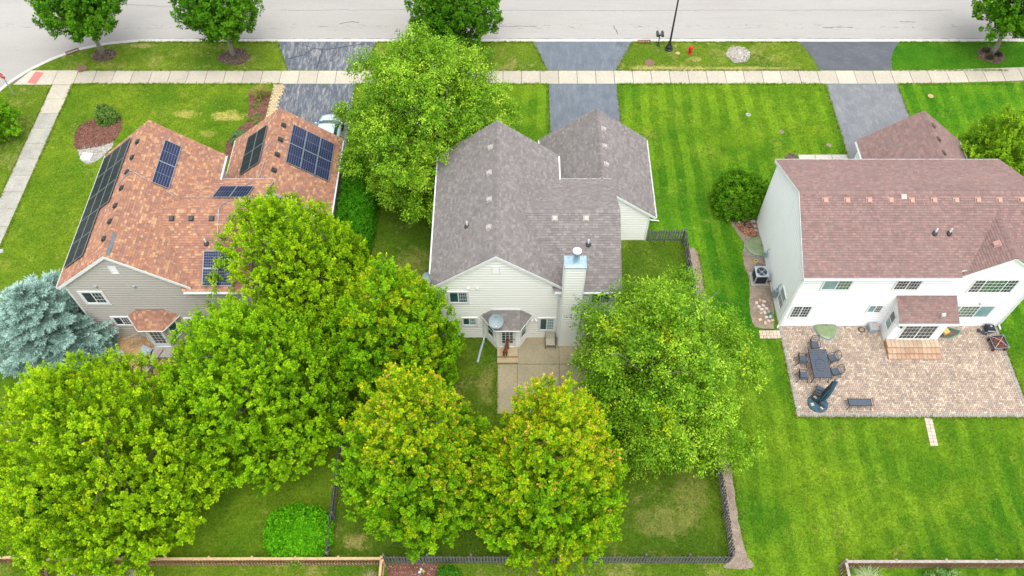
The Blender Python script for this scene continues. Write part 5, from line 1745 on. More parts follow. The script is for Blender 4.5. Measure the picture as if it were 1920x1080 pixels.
def shrub(name, label, loc, rx, ry, z1, seed, pal, n, n_leaf=12, leaf=.1, round_=2.6, cat='shrub', mat='foliage', rough=.1, rz=0, up=.35, wid=.7):
    """clipped or loose shrub: superellipsoid mound of leaf tufts over woody stems"""
    rng = np.random.default_rng(seed)
    o = thing(name, loc, label, cat, None, rz)
    u = unit(rng.normal(0, 1, (n, 3)))
    u[:, 2] = np.abs(u[:, 2])
    k = (np.abs(u) ** round_).sum(1) ** (1 / round_)
    p = u / k[:, None]
    d = rng.uniform(.55, 1, n) ** .35
    lump = 1 + rough * (patchy(rng, p, 4.) - .5) * 2
    p = p * (d * lump)[:, None] * np.array([rx, ry, z1])
    nrm = unit(p / np.array([rx * rx, ry * ry, z1 * z1]))
    axis = unit(nrm + np.array([0, 0, up]) + rng.normal(0, .3, p.shape))
    f = np.clip(.5 + rng.normal(0, .3, n), 0, 1)
    col = np.where((f < .5)[:, None], mixcol(pal[0], pal[1], f * 2), mixcol(pal[1], pal[2], f * 2 - 1))
    V, Q, C = leaves(rng, p, axis, n_leaf, leaf, leaf * wid, el=(25, 95), shoot=leaf * 1.8, droop=.05, col=col)
    link('foliage', np_mesh('foliage', V, Q, C), mat, o)
    mb = MB()
    for j in range(7):
        a = j * .9
        mb.path([(rng.uniform(-.1, .1), rng.uniform(-.1, .1), -.05), (rx * .3 * math.cos(a), ry * .3 * math.sin(a), z1 * .45), (rx * .55 * math.cos(a), ry * .55 * math.sin(a), z1 * .75)], [.04, .025, .01], 5)
    mb.build('stem', 'bark', o)
    return o
SHG = [(.030, .13, .010), (.055, .19, .012), (.10, .26, .016)]
shrub('clipped_shrub', 'large clipped round shrub in the fence corner under the maples', (-11.7, 14.75, 0), 1.8, 1.5, 2.05, 201, [(.06, .26, .004), (.10, .36, .006), (.16, .46, .010)], 2600, 10, .13, 2.6, rough=.07)
shrub('hedge', 'dense dark green hedge between the garage and the side lawn', (-10.75, 37.6, 0), 1.25, 4.6, 2.5, 202, [(.026, .16, .005), (.05, .23, .007), (.09, .31, .010)], 5200, 9, .1, 5.0, 'hedge', rough=.05)
shrub('garden_shrub', 'round dark shrub against the far corner of the white house', (16.1, 38.6, 0), 1.85, 1.75, 3.4, 203, [(.045, .16, .006), (.09, .25, .009), (.17, .36, .014)], 2400, 12, .12, 2.2, rough=.3)
shrub('garden_shrub', 'small pale shrub in the oval mulch bed', (-31.05, 47.05, 0), .78, .72, 1.35, 204, [(.07, .17, .03), (.14, .26, .05), (.26, .36, .09)], 420, 12, .13, 2.2, rough=.2)
shrub('garden_shrub', 'low grey-green shrub by the left garage corner', (-20.45, 44.9, 0), .75, .8, .6, 205, [(.08, .17, .06), (.13, .24, .09), (.2, .3, .13)], 420, 10, .09, 2.2, rough=.2)
shrub('garden_shrub', 'dark evergreen shrub at the left side of the huge maple', (-25.9, 15.9, 0), 1.2, 1.9, 2.2, 206, [(.015, .09, .008), (.03, .13, .01), (.05, .17, .012)], 1500, 10, .1, 2.4)
shrub('garden_shrub', 'bright green shrub at the bottom edge beside the red mulch', (-3.4, 12.55, 0), .62, .5, .7, 207, [(.03, .15, .01), (.06, .22, .012), (.1, .29, .016)], 380, 10, .1, 2.2, rough=.2)
shrub('garden_shrub', 'thin pale shrub at the bottom edge behind the brown fence', (23.1, 12.45, 0), 1.0, .45, 1.0, 208, [(.10, .26, .06), (.18, .34, .10), (.3, .45, .16)], 110, 9, .1, 2.0, rough=.3)
for k, (x, y) in enumerate(((-19.7, 47.4), (-20.0, 48.4), (-19.5, 46.6), (-20.2, 47.0), (-19.75, 49.0))):
    shrub('seedling', ['sprawling weed in the mulch beside the cobble strip', 'second weed from the footpath in the driveway bed', 'weed closest to the garage in the driveway bed', 'weed at the lawn side of the driveway bed', 'weed next to the ornamental grass clump'][k], (x, y, .03), .25, .22, .2, 220 + k, [(.08, .2, .02), (.14, .28, .03), (.22, .34, .05)], 22, 7, .1, 2.0, 'plant')
for k, (x, y) in enumerate(((39.05, 54.1), (39.85, 54.45), (38.95, 54.95))):
    shrub('rosette_plant', ['dark plant in the tree ring nearest the footpath', 'dark plant right of the trunk in the tree ring', 'dark plant on the kerb side of the tree ring'][k], (x, y, .05), .26, .26, .22, 230 + k, [(.03, .03, .025), (.05, .055, .03), (.08, .09, .04)], 40, 8, .12, 2.0, 'plant')

def spruce(label, loc, Rr, Ht, seed):
    rng = np.random.default_rng(seed)
    o = thing('blue_spruce', loc, label, 'tree')
    P, A, Cc = [], [], []
    mb = MB()
    mb.path([(0, 0, -.05), (0, 0, Ht * .5), (0, 0, Ht * .96)], [.17, .1, .02], 8)
    nw = 15
    for w in range(nw):
        u = w / (nw - 1)
        z = .35 + u ** .9 * (Ht - .9)
        ln = Rr * (1 - u) ** .72 + .22
        nb = int(8 + 7 * (1 - u))
        for b in range(nb):
            az = b * 2 * math.pi / nb + w * .55 + rng.normal(0, .12)
            L = ln * rng.uniform(.7, 1.18)
            dv = np.array([math.cos(az), math.sin(az), 0])
            sv = np.array([-math.sin(az), math.cos(az), 0])
            zz = z + rng.normal(0, .08)
            mb.path([(0, 0, zz), tuple(dv * L * .5 + np.array([0, 0, zz - .05])), tuple(dv * L * .9 + np.array([0, 0, zz - .02]))], [.03, .018, .006], 4)
            m = max(3, int(L / .16))
            for k in range(m):
                q = (k + .6) / m
                sag = -.22 * L * q * (1 - q) + .12 * L * max(0, q - .7)
                base = dv * L * q + np.array([0, 0, zz + sag])
                P.append(base)
                A.append(dv + np.array([0, 0, .35]))
                Cc.append(q)
                sl = .42 * L * (1 - q * .75) * .75
                for sgn in (-1, 1):
                    for f_ in (.5, 1.0):
                        if sl * f_ < .08:
                            continue
                        dd = unit(dv * .75 + sv * sgn * .75 + np.array([0, 0, .12]))
                        P.append(base + dd * sl * f_ * rng.uniform(.8, 1.1) + np.array([0, 0, -.05 * f_]))
                        A.append(dd + np.array([0, 0, .28]))
                        Cc.append(min(1, q * .6 + f_ * .45))
    P, A, Cc = np.array(P), unit(np.array(A) + rng.normal(0, .12, (len(A), 3))), np.array(Cc)
    wp = P + np.array(loc)[None, :]
    ok = (wp[:, 2] > roof_top(wp[:, 0], wp[:, 1]) + .1)
    P, A, Cc = P[ok], A[ok], Cc[ok]
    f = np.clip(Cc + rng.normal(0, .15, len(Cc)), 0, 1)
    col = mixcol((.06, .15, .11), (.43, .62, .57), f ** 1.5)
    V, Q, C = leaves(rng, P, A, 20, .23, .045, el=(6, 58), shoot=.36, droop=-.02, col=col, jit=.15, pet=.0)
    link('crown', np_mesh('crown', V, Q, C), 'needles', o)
    mb.build('trunk', 'bark', o)
    return o
spruce('blue-grey spruce at the back corner of the taupe house', (-28.3, 27.0, 0), 3.8, 6.8, 301)

def ornamental_grass(label, loc, Rr, Ht, seed, cols, n=420):
    rng = np.random.default_rng(seed)
    o = thing('ornamental_grass', loc, label, 'grass clump')
    V, Q, C = [], [], []
    for k in range(n):
        az = rng.uniform(0, 2 * np.pi)
        spread = Rr * rng.uniform(.2, 1.05)
        h = Ht * rng.uniform(.6, 1.05)
        d = np.array([math.cos(az), math.sin(az), 0])
        s = np.array([-math.sin(az), math.cos(az), 0]) * rng.uniform(.012, .02)
        b0 = np.array([rng.normal(0, Rr * .12), rng.normal(0, Rr * .12), 0])
        c = np.array(cols[rng.integers(len(cols))]) * rng.uniform(.8, 1.2)
        base = len(V)
        for j in range(5):
            u = j / 4
            q = b0 + d * spread * u ** 1.5 + np.array([0, 0, h * (u - .42 * u ** 2.6)])
            w = s * (1 - u * .85)
            V += [q - w, q + w]
            C += [c, c]
        for j in range(4):
            Q.append((base + 2 * j, base + 2 * j + 1, base + 2 * j + 3, base + 2 * j + 2))
    link('blades', np_mesh('blades', np.array(V), np.array(Q), np.array(C)), 'blade', o)
    return o
ornamental_grass('yellow ornamental grass clump beside the footpath and cobble strip', (-19.75, 49.75, 0), .95, 1.15, 401, [(.32, .28, .05), (.22, .26, .04), (.40, .34, .10), (.15, .22, .03)])
ornamental_grass('variegated striped grass clump in the fence corner at the bottom right', (19.0, 12.35, 0), .95, .9, 402, [(.42, .50, .26), (.30, .42, .16), (.55, .60, .36), (.18, .30, .10)], 380)
ornamental_grass('dry tan grass clump at the bottom edge by the tan fence', (-7.6, 12.45, 0), .5, .5, 403, [(.42, .36, .2), (.34, .3, .16), (.28, .28, .1)], 200)
# ================================================================== FENCES
def fence(name, label, p0, p1, height, style, group=None, picket=.09, pitch=.165, post_every=2.4, skip_post0=False, z_gap=.05):
    """style: (picket material, rail material, post material, top) ; one picket after another"""
    p0, p1 = Vector((*p0, 0)), Vector((*p1, 0))
    L = (p1 - p0).length
    ang = math.atan2(p1.y - p0.y, p1.x - p0.x)
    o = thing(name, p0, label, 'fence', group, ang)
    pm_, rm, om, top = style
    rs = random.Random(int(L * 1000) % 997)
    if top == 'dog':
        me = MB()
        w, t, h = picket / 2, .011, height
        prof = [(-w, z_gap), (w, z_gap), (w, h - .04), (w * .5, h), (-w * .5, h), (-w, h - .04)]
        V = [(x, -t, z) for x, z in prof] + [(x, t, z) for x, z in prof]
        n = 6
        me.add(V, [tuple(range(n)), tuple(range(2 * n - 1, n - 1, -1))] + [(k, n + k, n + (k + 1) % n, (k + 1) % n) for k in range(n)])
    else:
        me = MB().box2((-picket / 2, -.011, z_gap), (picket / 2, .011, height - .03))
    me = me.mesh('picket')
    me.materials.append(M[pm_])
    n = int(L / pitch)
    for k in range(n):
        b = link('picket', me, None, o, ((k + .5) * L / n + rs.uniform(-.008, .008), -.035 + rs.uniform(-.004, .004), rs.uniform(-.02, .02)))
        b.rotation_euler = (rs.uniform(-.03, .03), rs.uniform(-.022, .022), 0)
    for z in (.22, height - .28):
        MB().box2((0, -.022, z - .045), (L, .016, z + .045)).build('rail', rm, o)
    if top == 'cap':
        m = max(1, round(L / post_every))
        for k in range(m):
            MB().box2((k * L / m + .003, -.075, height - .03), ((k + 1) * L / m - .003, .065, height + .008)).build('top_rail', rm, o)
        MB().box2((0, -.03, .0), (L, .03, .07)).build('kick_board', 'fence_grey', o)
    m = max(1, round(L / post_every))
    pm2 = MB()
    pm2.box2((-.05, -.05, -.1), (.05, .05, height + .04))
    pm2.frust((0, 0, height + .04), (.125, .125), (.05, .05), .045)
    pme = pm2.mesh('post')
    pme.materials.append(M[om])
    for k in range(1 if skip_post0 else 0, m + 1):
        link('post', pme, None, o, (k * L / m, .072, rs.uniform(-.01, .02)))
    return o
DK = ('fence_dark', 'fence_dark', 'fence_dark', 'dog')
TN = ('fence_brown', 'fence_tan', 'fence_tan', 'cap')
BR = ('fence_brown', 'fence_grey', 'fence_grey', 'cap')
FG = 'fences round the back yards'
fence('picket_fence', 'dark weathered picket fence along the bottom of the middle yard', (-6.85, 13.32), (11.8, 13.32), 1.2, DK, FG)
fence('picket_fence', 'dark weathered picket fence down the side of the middle yard beside the soil strip', (11.85, 13.45), (11.85, 35.2), 1.25, DK, FG)
fence('picket_fence', 'short dark picket fence between the cream garage and the side fence', (9.28, 35.3), (11.8, 35.3), 1.25, DK, FG, skip_post0=True)
fence('picket_fence', 'dark picket fence beside the clipped round shrub', (-9.95, 24.5), (-9.95, 13.5), 1.2, DK, FG)
fence('slat_fence', 'brown slat fence with tan top rail along the bottom left', (-25.3, 13.18), (-6.95, 13.22), 1.12, TN, FG)
fence('slat_fence', 'brown slat fence with tan rail at the far bottom left', (-36.0, 13.3), (-25.4, 13.26), 1.15, TN, FG)
fence('slat_fence', 'tan-railed slat fence running towards the bottom edge beside the red mulch', (-6.93, 13.1), (-6.93, 7.5), 1.2, TN, FG)
fence('slat_fence', 'tan-railed slat fence slanting off under the huge maple', (-25.2, 13.1), (-24.3, 10.5), 1.05, TN, FG)
fence('slat_fence', 'brown fence with grey cap rail along the bottom right', (17.75, 13.05), (31.0, 13.05), 1.15, BR, FG, post_every=2.7)
fence('slat_fence', 'brown fence with grey cap rail running down from the bottom right corner post', (17.72, 13.0), (17.72, 7.5), 1.15, BR, FG, skip_post0=True)

# ================================================================== STREET THINGS
o = thing('street_lamp', (12.94, 55.25, 0), 'tall black street lamp between the two mailboxes and the hydrant', 'street lamp')
MB().lathe([(.33, -.02), (.33, .10), (.27, .16), (.26, .34), (.16, .48), (.11, .62), (.09, .80)], n=18).build('base', 'black_metal', o)
MB().lathe([(.085, .78), (.06, 4.9), (.09, 4.92), (.09, 5.0), (.06, 5.02), (.05, 5.12)], n=12).build('pole', 'black_metal', o)
MB().lathe([(.10, 5.1), (.17, 5.2), (.19, 5.5), (.15, 5.58)], n=16).build('globe', 'dish', o)
MB().lathe([(.24, 5.56), (.25, 5.62), (.15, 5.78), (.04, 5.9), (.02, 6.02)], n=16).build('cap', 'black_metal', o)
o = thing('mailbox_post', (12.11, 55.73, 0), 'black post with two mailboxes at the kerb', 'mailbox')
mb = MB()
mb.lathe([(.13, -.02), (.13, .08), (.06, .14), (.05, .2)], n=12)
mb.tube((0, 0, .1), (0, 0, 1.18), .042, n=8)
mb.box((0, 0, 1.02), (.62, .07, .06))
mb.build('post', 'black_metal', o)
for s in (-1, 1):
    mb = MB()
    pr = [(-.1, 0), (.1, 0), (.1, .13)] + [(.1 * math.cos(a), .13 + .1 * math.sin(a)) for a in [k * math.pi / 8 for k in range(1, 8)]] + [(-.1, .13)]
    n = len(pr)
    V = [(s * .2 + x, -.27, 1.06 + z) for x, z in pr] + [(s * .2 + x, .27, 1.06 + z) for x, z in pr]
    mb.add(V, [tuple(range(n)), tuple(range(2 * n - 1, n - 1, -1))] + [(k, n + k, n + (k + 1) % n, (k + 1) % n) for k in range(n)])
    bx = mb.build('mailbox', 'black_plastic', o)
    MB().box2((s * .2 - .085, .272, 1.09), (s * .2 + .085, .285, 1.25)).build('door', 'black_metal', bx)
    MB().box2((s * .2 + .102, .0, 1.2), (s * .2 + .114, .16, 1.25)).build('flag', 'red', bx)
o = thing('fire_hydrant', (14.62, 54.75, 0), 'red fire hydrant on the verge', 'hydrant')
MB().lathe([(.19, 0), (.19, .05), (.13, .07), (.13, .46), (.17, .48), (.17, .53), (.13, .55)], n=16).build('barrel', 'red', o)
MB().lathe([(.16, .55), (.155, .62), (.10, .70), (.04, .73), (.035, .80)], n=16).build('bonnet', 'red', o)
for k, (a, r) in enumerate(((0, .06), (math.pi, .06), (-math.pi / 2, .085))):
    d = Vector((math.cos(a), math.sin(a), 0))
    MB().lathe([(r, .1), (r, .19), (r * 1.25, .19), (r * 1.25, .235), (.03, .24), (.025, .28)], (0, 0, .40), 10, d).build('outlet_cap', 'red', o)
def lid(label, x, y, r, mat='lid', z=.02):
    o = thing('access_lid', (x, y, 0), label, 'manhole cover')
    MB().lathe([(r, -.02), (r, z), (r * .94, z + .006), (r * .92, z)], n=24).build('cover', mat, o)
    mb = MB()
    for k in range(-3, 4):
        mb.box((k * r * .24, 0, z + .006), (.03, 1.5 * math.sqrt(max(.01, r * r - (k * r * .24) ** 2)), .008))
    mb.build('rib', mat, o)
lid('round brown cover at the edge of the footpath near the corner', -34.85, 52.85, .45)
lid('round red-brown lid in the grass near the two mailboxes', 11.21, 53.56, .40)
lid('small round tan lid in the grass between lamp and hydrant', 13.62, 54.75, .18, 'fence_tan')
lid('small grey-brown cover in the striped lawn nearest the right driveway', 23.84, 44.4, .2, 'soil', .008)
lid('small tan cover in the lawn beyond the right driveway', 33.0, 49.7, .22, 'fence_tan', .01)
lid('upper small grey cover in the striped lawn', 18.3, 47.63, .2, 'gravel', .008)
lid('middle small grey-brown cover in the striped lawn', 20.52, 45.79, .2, 'soil', .008)
def drain(label, x, y, rz):
    o = thing('kerb_drain', (x, y, 0), label, 'drain', None, rz)
    mb = MB()
    frame = [((-.5, 0), (1.06, .06))]
    mb.box((0, .28, .0), (1.06, .05, .06))
    mb.box((0, -.1, .0), (1.06, .05, .06))
    mb.box((-.51, .09, .0), (.05, .33, .06))
    mb.box((.51, .09, .0), (.05, .33, .06))
    mb.build('frame', 'iron', o, (0, 0, .02))
    for k in range(7):
        MB().box((-.42 + k * .14, .09, .012), (.05, .32, .05)).build('bar', 'iron', o, (0, 0, .02))
drain('rust-brown kerb drain beside the two mailboxes', 11.0, 56.05, 0)
drain('rust-brown kerb drain on the corner curve', -36.15, 54.85, .55)
o = thing('stop_sign', (-39.28, 49.85, 0), 'red stop sign at the left edge by the corner', 'sign')
MB().box2((-.03, -.03, 0), (.03, .03, 2.25)).build('post', 'pale_grey', o)
def octo(r, y, t, mat, nm, par):
    pr = [(r * math.cos(math.pi / 8 + k * math.pi / 4), r * math.sin(math.pi / 8 + k * math.pi / 4)) for k in range(8)]
    V = [(x, y, 2.0 + z) for x, z in pr] + [(x, y + t, 2.0 + z) for x, z in pr]
    return MB().add(V, [tuple(range(8)), tuple(range(15, 7, -1))] + [(k, 8 + k, 8 + (k + 1) % 8, (k + 1) % 8) for k in range(8)]).build(nm, mat, par)
octo(.38, -.045, .012, 'white_pvc', 'border', o)
pl_ = octo(.35, -.052, .006, 'red', 'plate', o)
fc = bpy.data.curves.new('stop_text', 'FONT')
fc.body = 'STOP'
fc.size = .27
fc.align_x = 'CENTER'
fc.align_y = 'CENTER'
fc.extrude = .002
fc.materials.append(M['white_pvc'])
tmp = bpy.data.objects.new('lettering_curve', fc)
COL.objects.link(tmp)
bpy.context.view_layer.update()
fm = bpy.data.meshes.new_from_object(tmp.evaluated_get(bpy.context.evaluated_depsgraph_get()))
bpy.data.objects.remove(tmp)
fo = bpy.data.objects.new('lettering', fm)
fo.parent = o
fo.location = (0, -.056, 2.0)
fo.rotation_euler = (math.pi / 2, 0, 0)
COL.objects.link(fo)
o.rotation_euler.z = -.35
o = thing('utility_box', (-31.55, 43.05, 0), 'white utility box on gravel below the oval mulch bed', 'utility box', None, -.15)
mb = MB().frust((0, 0, 0), (.72, .62), (.68, .58), .22)
mb.build('body', 'white_pvc', o)
MB().frust((0, 0, .221), (.76, .66), (.70, .60), .05).build('lid', 'white_pvc', o)
o = thing('utility_box', (-35.0, 34.4, 0), 'tiny white ground box on the lawn by the side path', 'utility box', None, .2)
MB().frust((0, 0, 0), (.3, .22), (.26, .18), .12).build('body', 'white_pvc', o)
MB().frust((0, 0, .121), (.31, .23), (.27, .19), .03).build('lid', 'pale_grey', o)

# ------------------------------------------------------------------ car
def car(loc, label):
    o = thing('parked_car', loc, label, 'car')
    # stations along the length (front at +y): y, half width, z of sill, z of shoulder, z of hood centre
    st = [(-2.2, .62, .42, .72, .80), (-2.1, .76, .30, .86, .95), (-1.6, .85, .24, .92, 1.00), (-.9, .875, .22, .93, 1.0), (0, .88, .22, .92, 1.0), (.8, .875, .22, .90, .98), (1.3, .86, .24, .84, .95), (1.85, .80, .28, .74, .86), (2.15, .66, .34, .62, .74), (2.25, .5, .42, .55, .62)]
    V, F = [], []
    for (y, w, z0, z1, zc) in st:
        ring = [(-w * .92, z0), (-w, (z0 + z1) / 2), (-w * .96, z1), (-w * .72, z1 + (zc - z1) * .7), (-w * .3, zc), (w * .3, zc), (w * .72, z1 + (zc - z1) * .7), (w * .96, z1), (w, (z0 + z1) / 2), (w * .92, z0)]
        V += [(x, y, z) for x, z in ring]
    m = 10
    for i in range(len(st) - 1):
        F += [(i * m + k, (i + 1) * m + k, (i + 1) * m + (k + 1) % m, i * m + (k + 1) % m) for k in range(m)]
    F += [tuple(range(m)), tuple(range(len(V) - 1, len(V) - m - 1, -1))]
    b = MB().add(V, F).build('body', 'car_paint', o, smooth=True)
    # glasshouse
    gs = [(-1.85, .66, .98, 1.0), (-1.35, .62, .98, 1.38), (-.3, .60, .98, 1.46), (.35, .60, .98, 1.42), (1.15, .70, .96, .99)]
    V, F = [], []
    for (y, w, z0, z1) in gs:
        V += [(-w * 1.22, y, z0 - .06), (-w, y, z1), (-w * .5, y, z1 + .03), (w * .5, y, z1 + .03), (w, y, z1), (w * 1.22, y, z0 - .06)]
    for i in range(len(gs) - 1):
        F += [(i * 6 + k, (i + 1) * 6 + k, (i + 1) * 6 + k + 1, i * 6 + k + 1) for k in range(5)]
    MB().add(V, F).build('glazing', 'glass', o)
    V, F = [], []
    for (y, w, z0, z1) in ((-1.42, .55, 0, 1.375), (-1.3, .60, 0, 1.41), (-.3, .61, 0, 1.475), (.3, .60, 0, 1.44), (.44, .57, 0, 1.40)):
        V += [(-w, y, z1), (-w * .5, y, z1 + .04), (w * .5, y, z1 + .04), (w, y, z1)]
    for i in range(4):
        F += [(i * 4 + k, (i + 1) * 4 + k, (i + 1) * 4 + k + 1, i * 4 + k + 1) for k in range(3)]
    MB().add(V, F).build('roof', 'car_paint', o, smooth=True)
    for s in (-1, 1):
        MB().path([(s * .80, 1.13, .93), (s * .62, .36, 1.44)], .035, 5).build('pillar', 'car_paint', o)
        MB().path([(s * .77, -1.75, .96), (s * .62, -1.32, 1.41)], .05, 5).build('pillar', 'car_paint', o)
        MB().path([(s * .76, -.45, .95), (s * .605, -.4, 1.45)], .03, 5).build('pillar', 'black_plastic', o)
        mr = MB().frust((s * .98, .92, .93), (.2, .12), (.16, .1), .13)
        mr.box((s * .9, .92, .95), (.1, .05, .04))
        mr.build('mirror', 'car_paint', o)
        MB().frust((s * .62, 1.98, .58), (.3, .22), (.22, .1), .12).build('headlight', 'glass_pale', o)
        MB().frust((s * .6, -2.08, .72), (.28, .1), (.2, .06), .14).build('tail_light', 'red', o)
        for y in (-1.35, 1.4):
            w = MB().lathe([(.22, -.1), (.31, -.1), (.325, -.06), (.325, .06), (.31, .1), (.22, .1)], (s * .80, y, .325), 20, Vector((1, 0, 0))).build('wheel', 'tyre', o)
            mb = MB().lathe([(.2, -.09), (.21, .0), (.2, .09)], (s * .81, y, .325), 16, Vector((1, 0, 0)))
            mb.build('rim', 'pale_grey', w)
    MB().box((0, 1.24, .985), (1.1, .03, .02)).build('wiper', 'black_plastic', o)
    return o
car((-13.75, 44.75, .02), 'silver car parked nose to the street beside the left garage')

# ================================================================== BACK OF THE MIDDLE HOUSE
def dog():
    o = bpy.data.meshes.new('dog')
    V = [(0, 0, .56), (0, .22, .60), (.01, .40, .60), (.02, .55, .70), (.02, .66, .80), (.02, .80, .77),      # pelvis, spine, withers, neck, head, muzzle
         (0, -.13, .55), (.03, -.26, .43), (.05, -.36, .34),                                                  # tail
         (-.09, -.03, .46), (-.10, .03, .33), (-.105, -.10, .20), (-.105, -.07, .03), (-.105, -.02, .02),       # left hind
         (.09, -.03, .46), (.10, .05, .33), (.105, -.07, .20), (.105, -.05, .03), (.105, .0, .02),
         (-.085, .40, .46), (-.085, .38, .31), (-.085, .42, .17), (-.085, .42, .03), (-.085, .47, .02),        # left fore
         (.085, .42, .46), (.09, .44, .31), (.09, .50, .17), (.09, .50, .03), (.09, .55, .02),
         (-.075, .63, .84), (-.10, .62, .77), (.115, .63, .84), (.14, .62, .77)]                                # ears
    E = [(0, 1), (1, 2), (2, 3), (3, 4), (4, 5), (0, 6), (6, 7), (7, 8), (0, 9), (9, 10), (10, 11), (11, 12), (12, 13), (0, 14), (14, 15), (15, 16), (16, 17), (17, 18),
         (2, 19), (19, 20), (20, 21), (21, 22), (22, 23), (2, 24), (24, 25), (25, 26), (26, 27), (27, 28), (4, 29), (29, 30), (4, 31), (31, 32)]
    Rr = [.09, .095, .11, .075, .085, .045, .045, .022, .012, .075, .055, .034, .026, .03, .075, .055, .034, .026, .03, .06, .045, .032, .027, .032, .06, .045, .032, .027, .032, .03, .02, .03, .02]
    o.from_pydata([Vector(v) for v in V], E, [])
    ob = link('dog', o, 'dog', None, (-.42, 26.02, .36), rz=-.22)
    tag(ob, 'red-brown dog on the top step facing the back door', 'dog')
    sk = ob.modifiers.new('skin', 'SKIN')
    for i, r in enumerate(Rr):
        o.skin_vertices[0].data[i].radius = (r, r * (1.12 if i in (0, 1, 2) else 1))
    o.skin_vertices[0].data[0].use_root = True
    sk.use_smooth_shade = True
    sb = ob.modifiers.new('sub', 'SUBSURF')
    sb.levels = sb.render_levels = 2
    MB().lathe([(.098, -.012), (.102, 0), (.098, .012)], (.015, .50, .665), 14, Vector((0, .8, .55))).build('collar', 'black_plastic', ob)
    return ob
dog()
o = thing('lounge_chair', (2.42, 27.15, .03), 'beige sling lounge chair on the concrete patio beside the chimney', 'chair', None, 0)
def sling(mb, a, b, w):
    a, b = Vector(a), Vector(b)
    n = 6
    V = []
    for k in range(n + 1):
        p = a.lerp(b, k / n)
        s = -.02 * math.sin(math.pi * k / n)
        V += [(-w, p.y, p.z + s), (w, p.y, p.z + s), (w, p.y, p.z + s - .012), (-w, p.y, p.z + s - .012)]
    F = []
    for k in range(n):
        F += [(4 * k + j, 4 * k + (j + 1) % 4, 4 * k + 4 + (j + 1) % 4, 4 * k + 4 + j) for j in range(4)]
    F += [(3, 2, 1, 0), (4 * n, 4 * n + 1, 4 * n + 2, 4 * n + 3)]
    mb.add(V, F)
mb = MB()
sling(mb, (0, -.42, .38), (0, .12, .34), .29)
mb.build('seat', 'beige_fabric', o)
mb = MB()
sling(mb, (0, .13, .345), (0, .40, .92), .29)
mb.build('backrest', 'beige_fabric', o)
mb = MB()
for s in (-1, 1):
    mb.path([(s * .31, -.45, .38), (s * .31, .12, .34), (s * .31, .41, .95)], .018, 6)
mb.path([(-.31, .41, .95), (.31, .41, .95)], .018, 6)
mb.path([(-.31, -.45, .38), (.31, -.45, .38)], .018, 6)
mb.build('frame', 'bronze', o)
for s in (-1, 1):
    MB().path([(s * .31, -.40, .38), (s * .31, -.46, .0)], .017, 6).build('leg', 'bronze', o)
    MB().path([(s * .31, .15, .36), (s * .31, .36, .0)], .017, 6).build('leg', 'bronze', o)
    MB().path([(s * .32, -.38, .38), (s * .33, -.36, .58), (s * .33, .18, .60)], .017, 6).build('armrest', 'bronze', o)

# ================================================================== PATIO OF THE WHITE HOUSE
def patio_chair_master():
    o = thing('patio_chair', (0, 0, 0), 'x', 'chair', 'black patio chairs round the table')
    mb = MB()
    mb.box((0, 0, .42), (.50, .48, .035))
    mb.build('seat', 'slate_mesh', o)
    fr = MB()
    fr.path([(-.25, -.25, .40), (.25, -.25, .40), (.25, .24, .40), (-.25, .24, .40), (-.25, -.25, .40)], .018, 6)
    fr.build('seat_frame', 'black_metal', o)
    bk = MB()
    bk.path([(-.25, .24, .40), (-.26, .30, .70), (-.20, .35, .92), (0, .37, .99), (.20, .35, .92), (.26, .30, .70), (.25, .24, .40)], .02, 6)
    bk.path([(-.255, .27, .55), (.255, .27, .55)], .022, 6)
    b = bk.build('backrest', 'black_metal', o)
    for k in range(7):
        x = -.18 + k * .06
        MB().path([(x, .275, .55), (x * 1.05, .315, .75), (x * .95, .355, .94 - abs(x) * .25)], .009, 5).build('slat', 'black_metal', b)
    MB().box((0, .262, .545), (.48, .02, .05)).build('lumbar_rail', 'pale_grey', b)
    for s in (-1, 1):
        MB().path([(s * .25, -.23, .40), (s * .27, -.24, .62), (s * .275, .0, .65), (s * .26, .28, .62)], .018, 6).build('armrest', 'black_metal', o)
        MB().path([(s * .25, -.24, .41), (s * .25, -.27, .2), (s * .28, -.36, .0)], .018, 6).build('leg', 'black_metal', o)
        MB().path([(s * .25, .23, .41), (s * .25, .27, .2), (s * .28, .38, .0)], .018, 6).build('leg', 'black_metal', o)
    return o
PZ = .045
o = thing('patio_table', (18.98, 25.25, PZ), 'long dark slatted patio table on the paver patio', 'table', None, -.02)
mb = MB()
mb.path([(-.55, -1.0, .70), (.55, -1.0, .70), (.55, 1.0, .70), (-.55, 1.0, .70), (-.55, -1.0, .70)], .025, 6)
mb.build('frame', 'black_metal', o)
for k in range(16):
    MB().box((0, -.94 + k * .1255, .715), (1.06, .108, .016)).build('slat', 'slate_mesh', o)
mb = MB()
mb.path([(.0, .35, .728), (.3, .1, .728), (.3, -.4, .728), (0, -.62, .728), (-.3, -.4, .728), (-.3, .1, .728), (0, .35, .728)], .008, 5)
mb.lathe([(.035, .715), (.035, .735), (.02, .737)], (0, 0, 0), 10)
mb.build('inlay', 'black_metal', o)
for sx in (-1, 1):
    for sy in (-1, 1):
        MB().path([(sx * .48, sy * .9, .69), (sx * .46, sy * .9, .3), (sx * .54, sy * 1.0, .0)], .024, 6).build('leg', 'black_metal', o)
chairs = [(19.05, 26.75, 0., 'black patio chair at the house end of the patio table'),
          (19.98, 25.78, -1.25, 'black patio chair on the long side of the table nearer the house steps'),
          (19.95, 24.82, -1.35, 'black patio chair at the table corner above the bench'),
          (18.08, 25.70, 1.45, 'black patio chair pushed in on the table side facing the lawn'),
          (17.90, 24.55, 1.5, 'black patio chair standing alone at the patio edge'),
          (18.72, 23.55, 2.6, 'black patio chair half under the folded umbrella')]
mast = patio_chair_master()
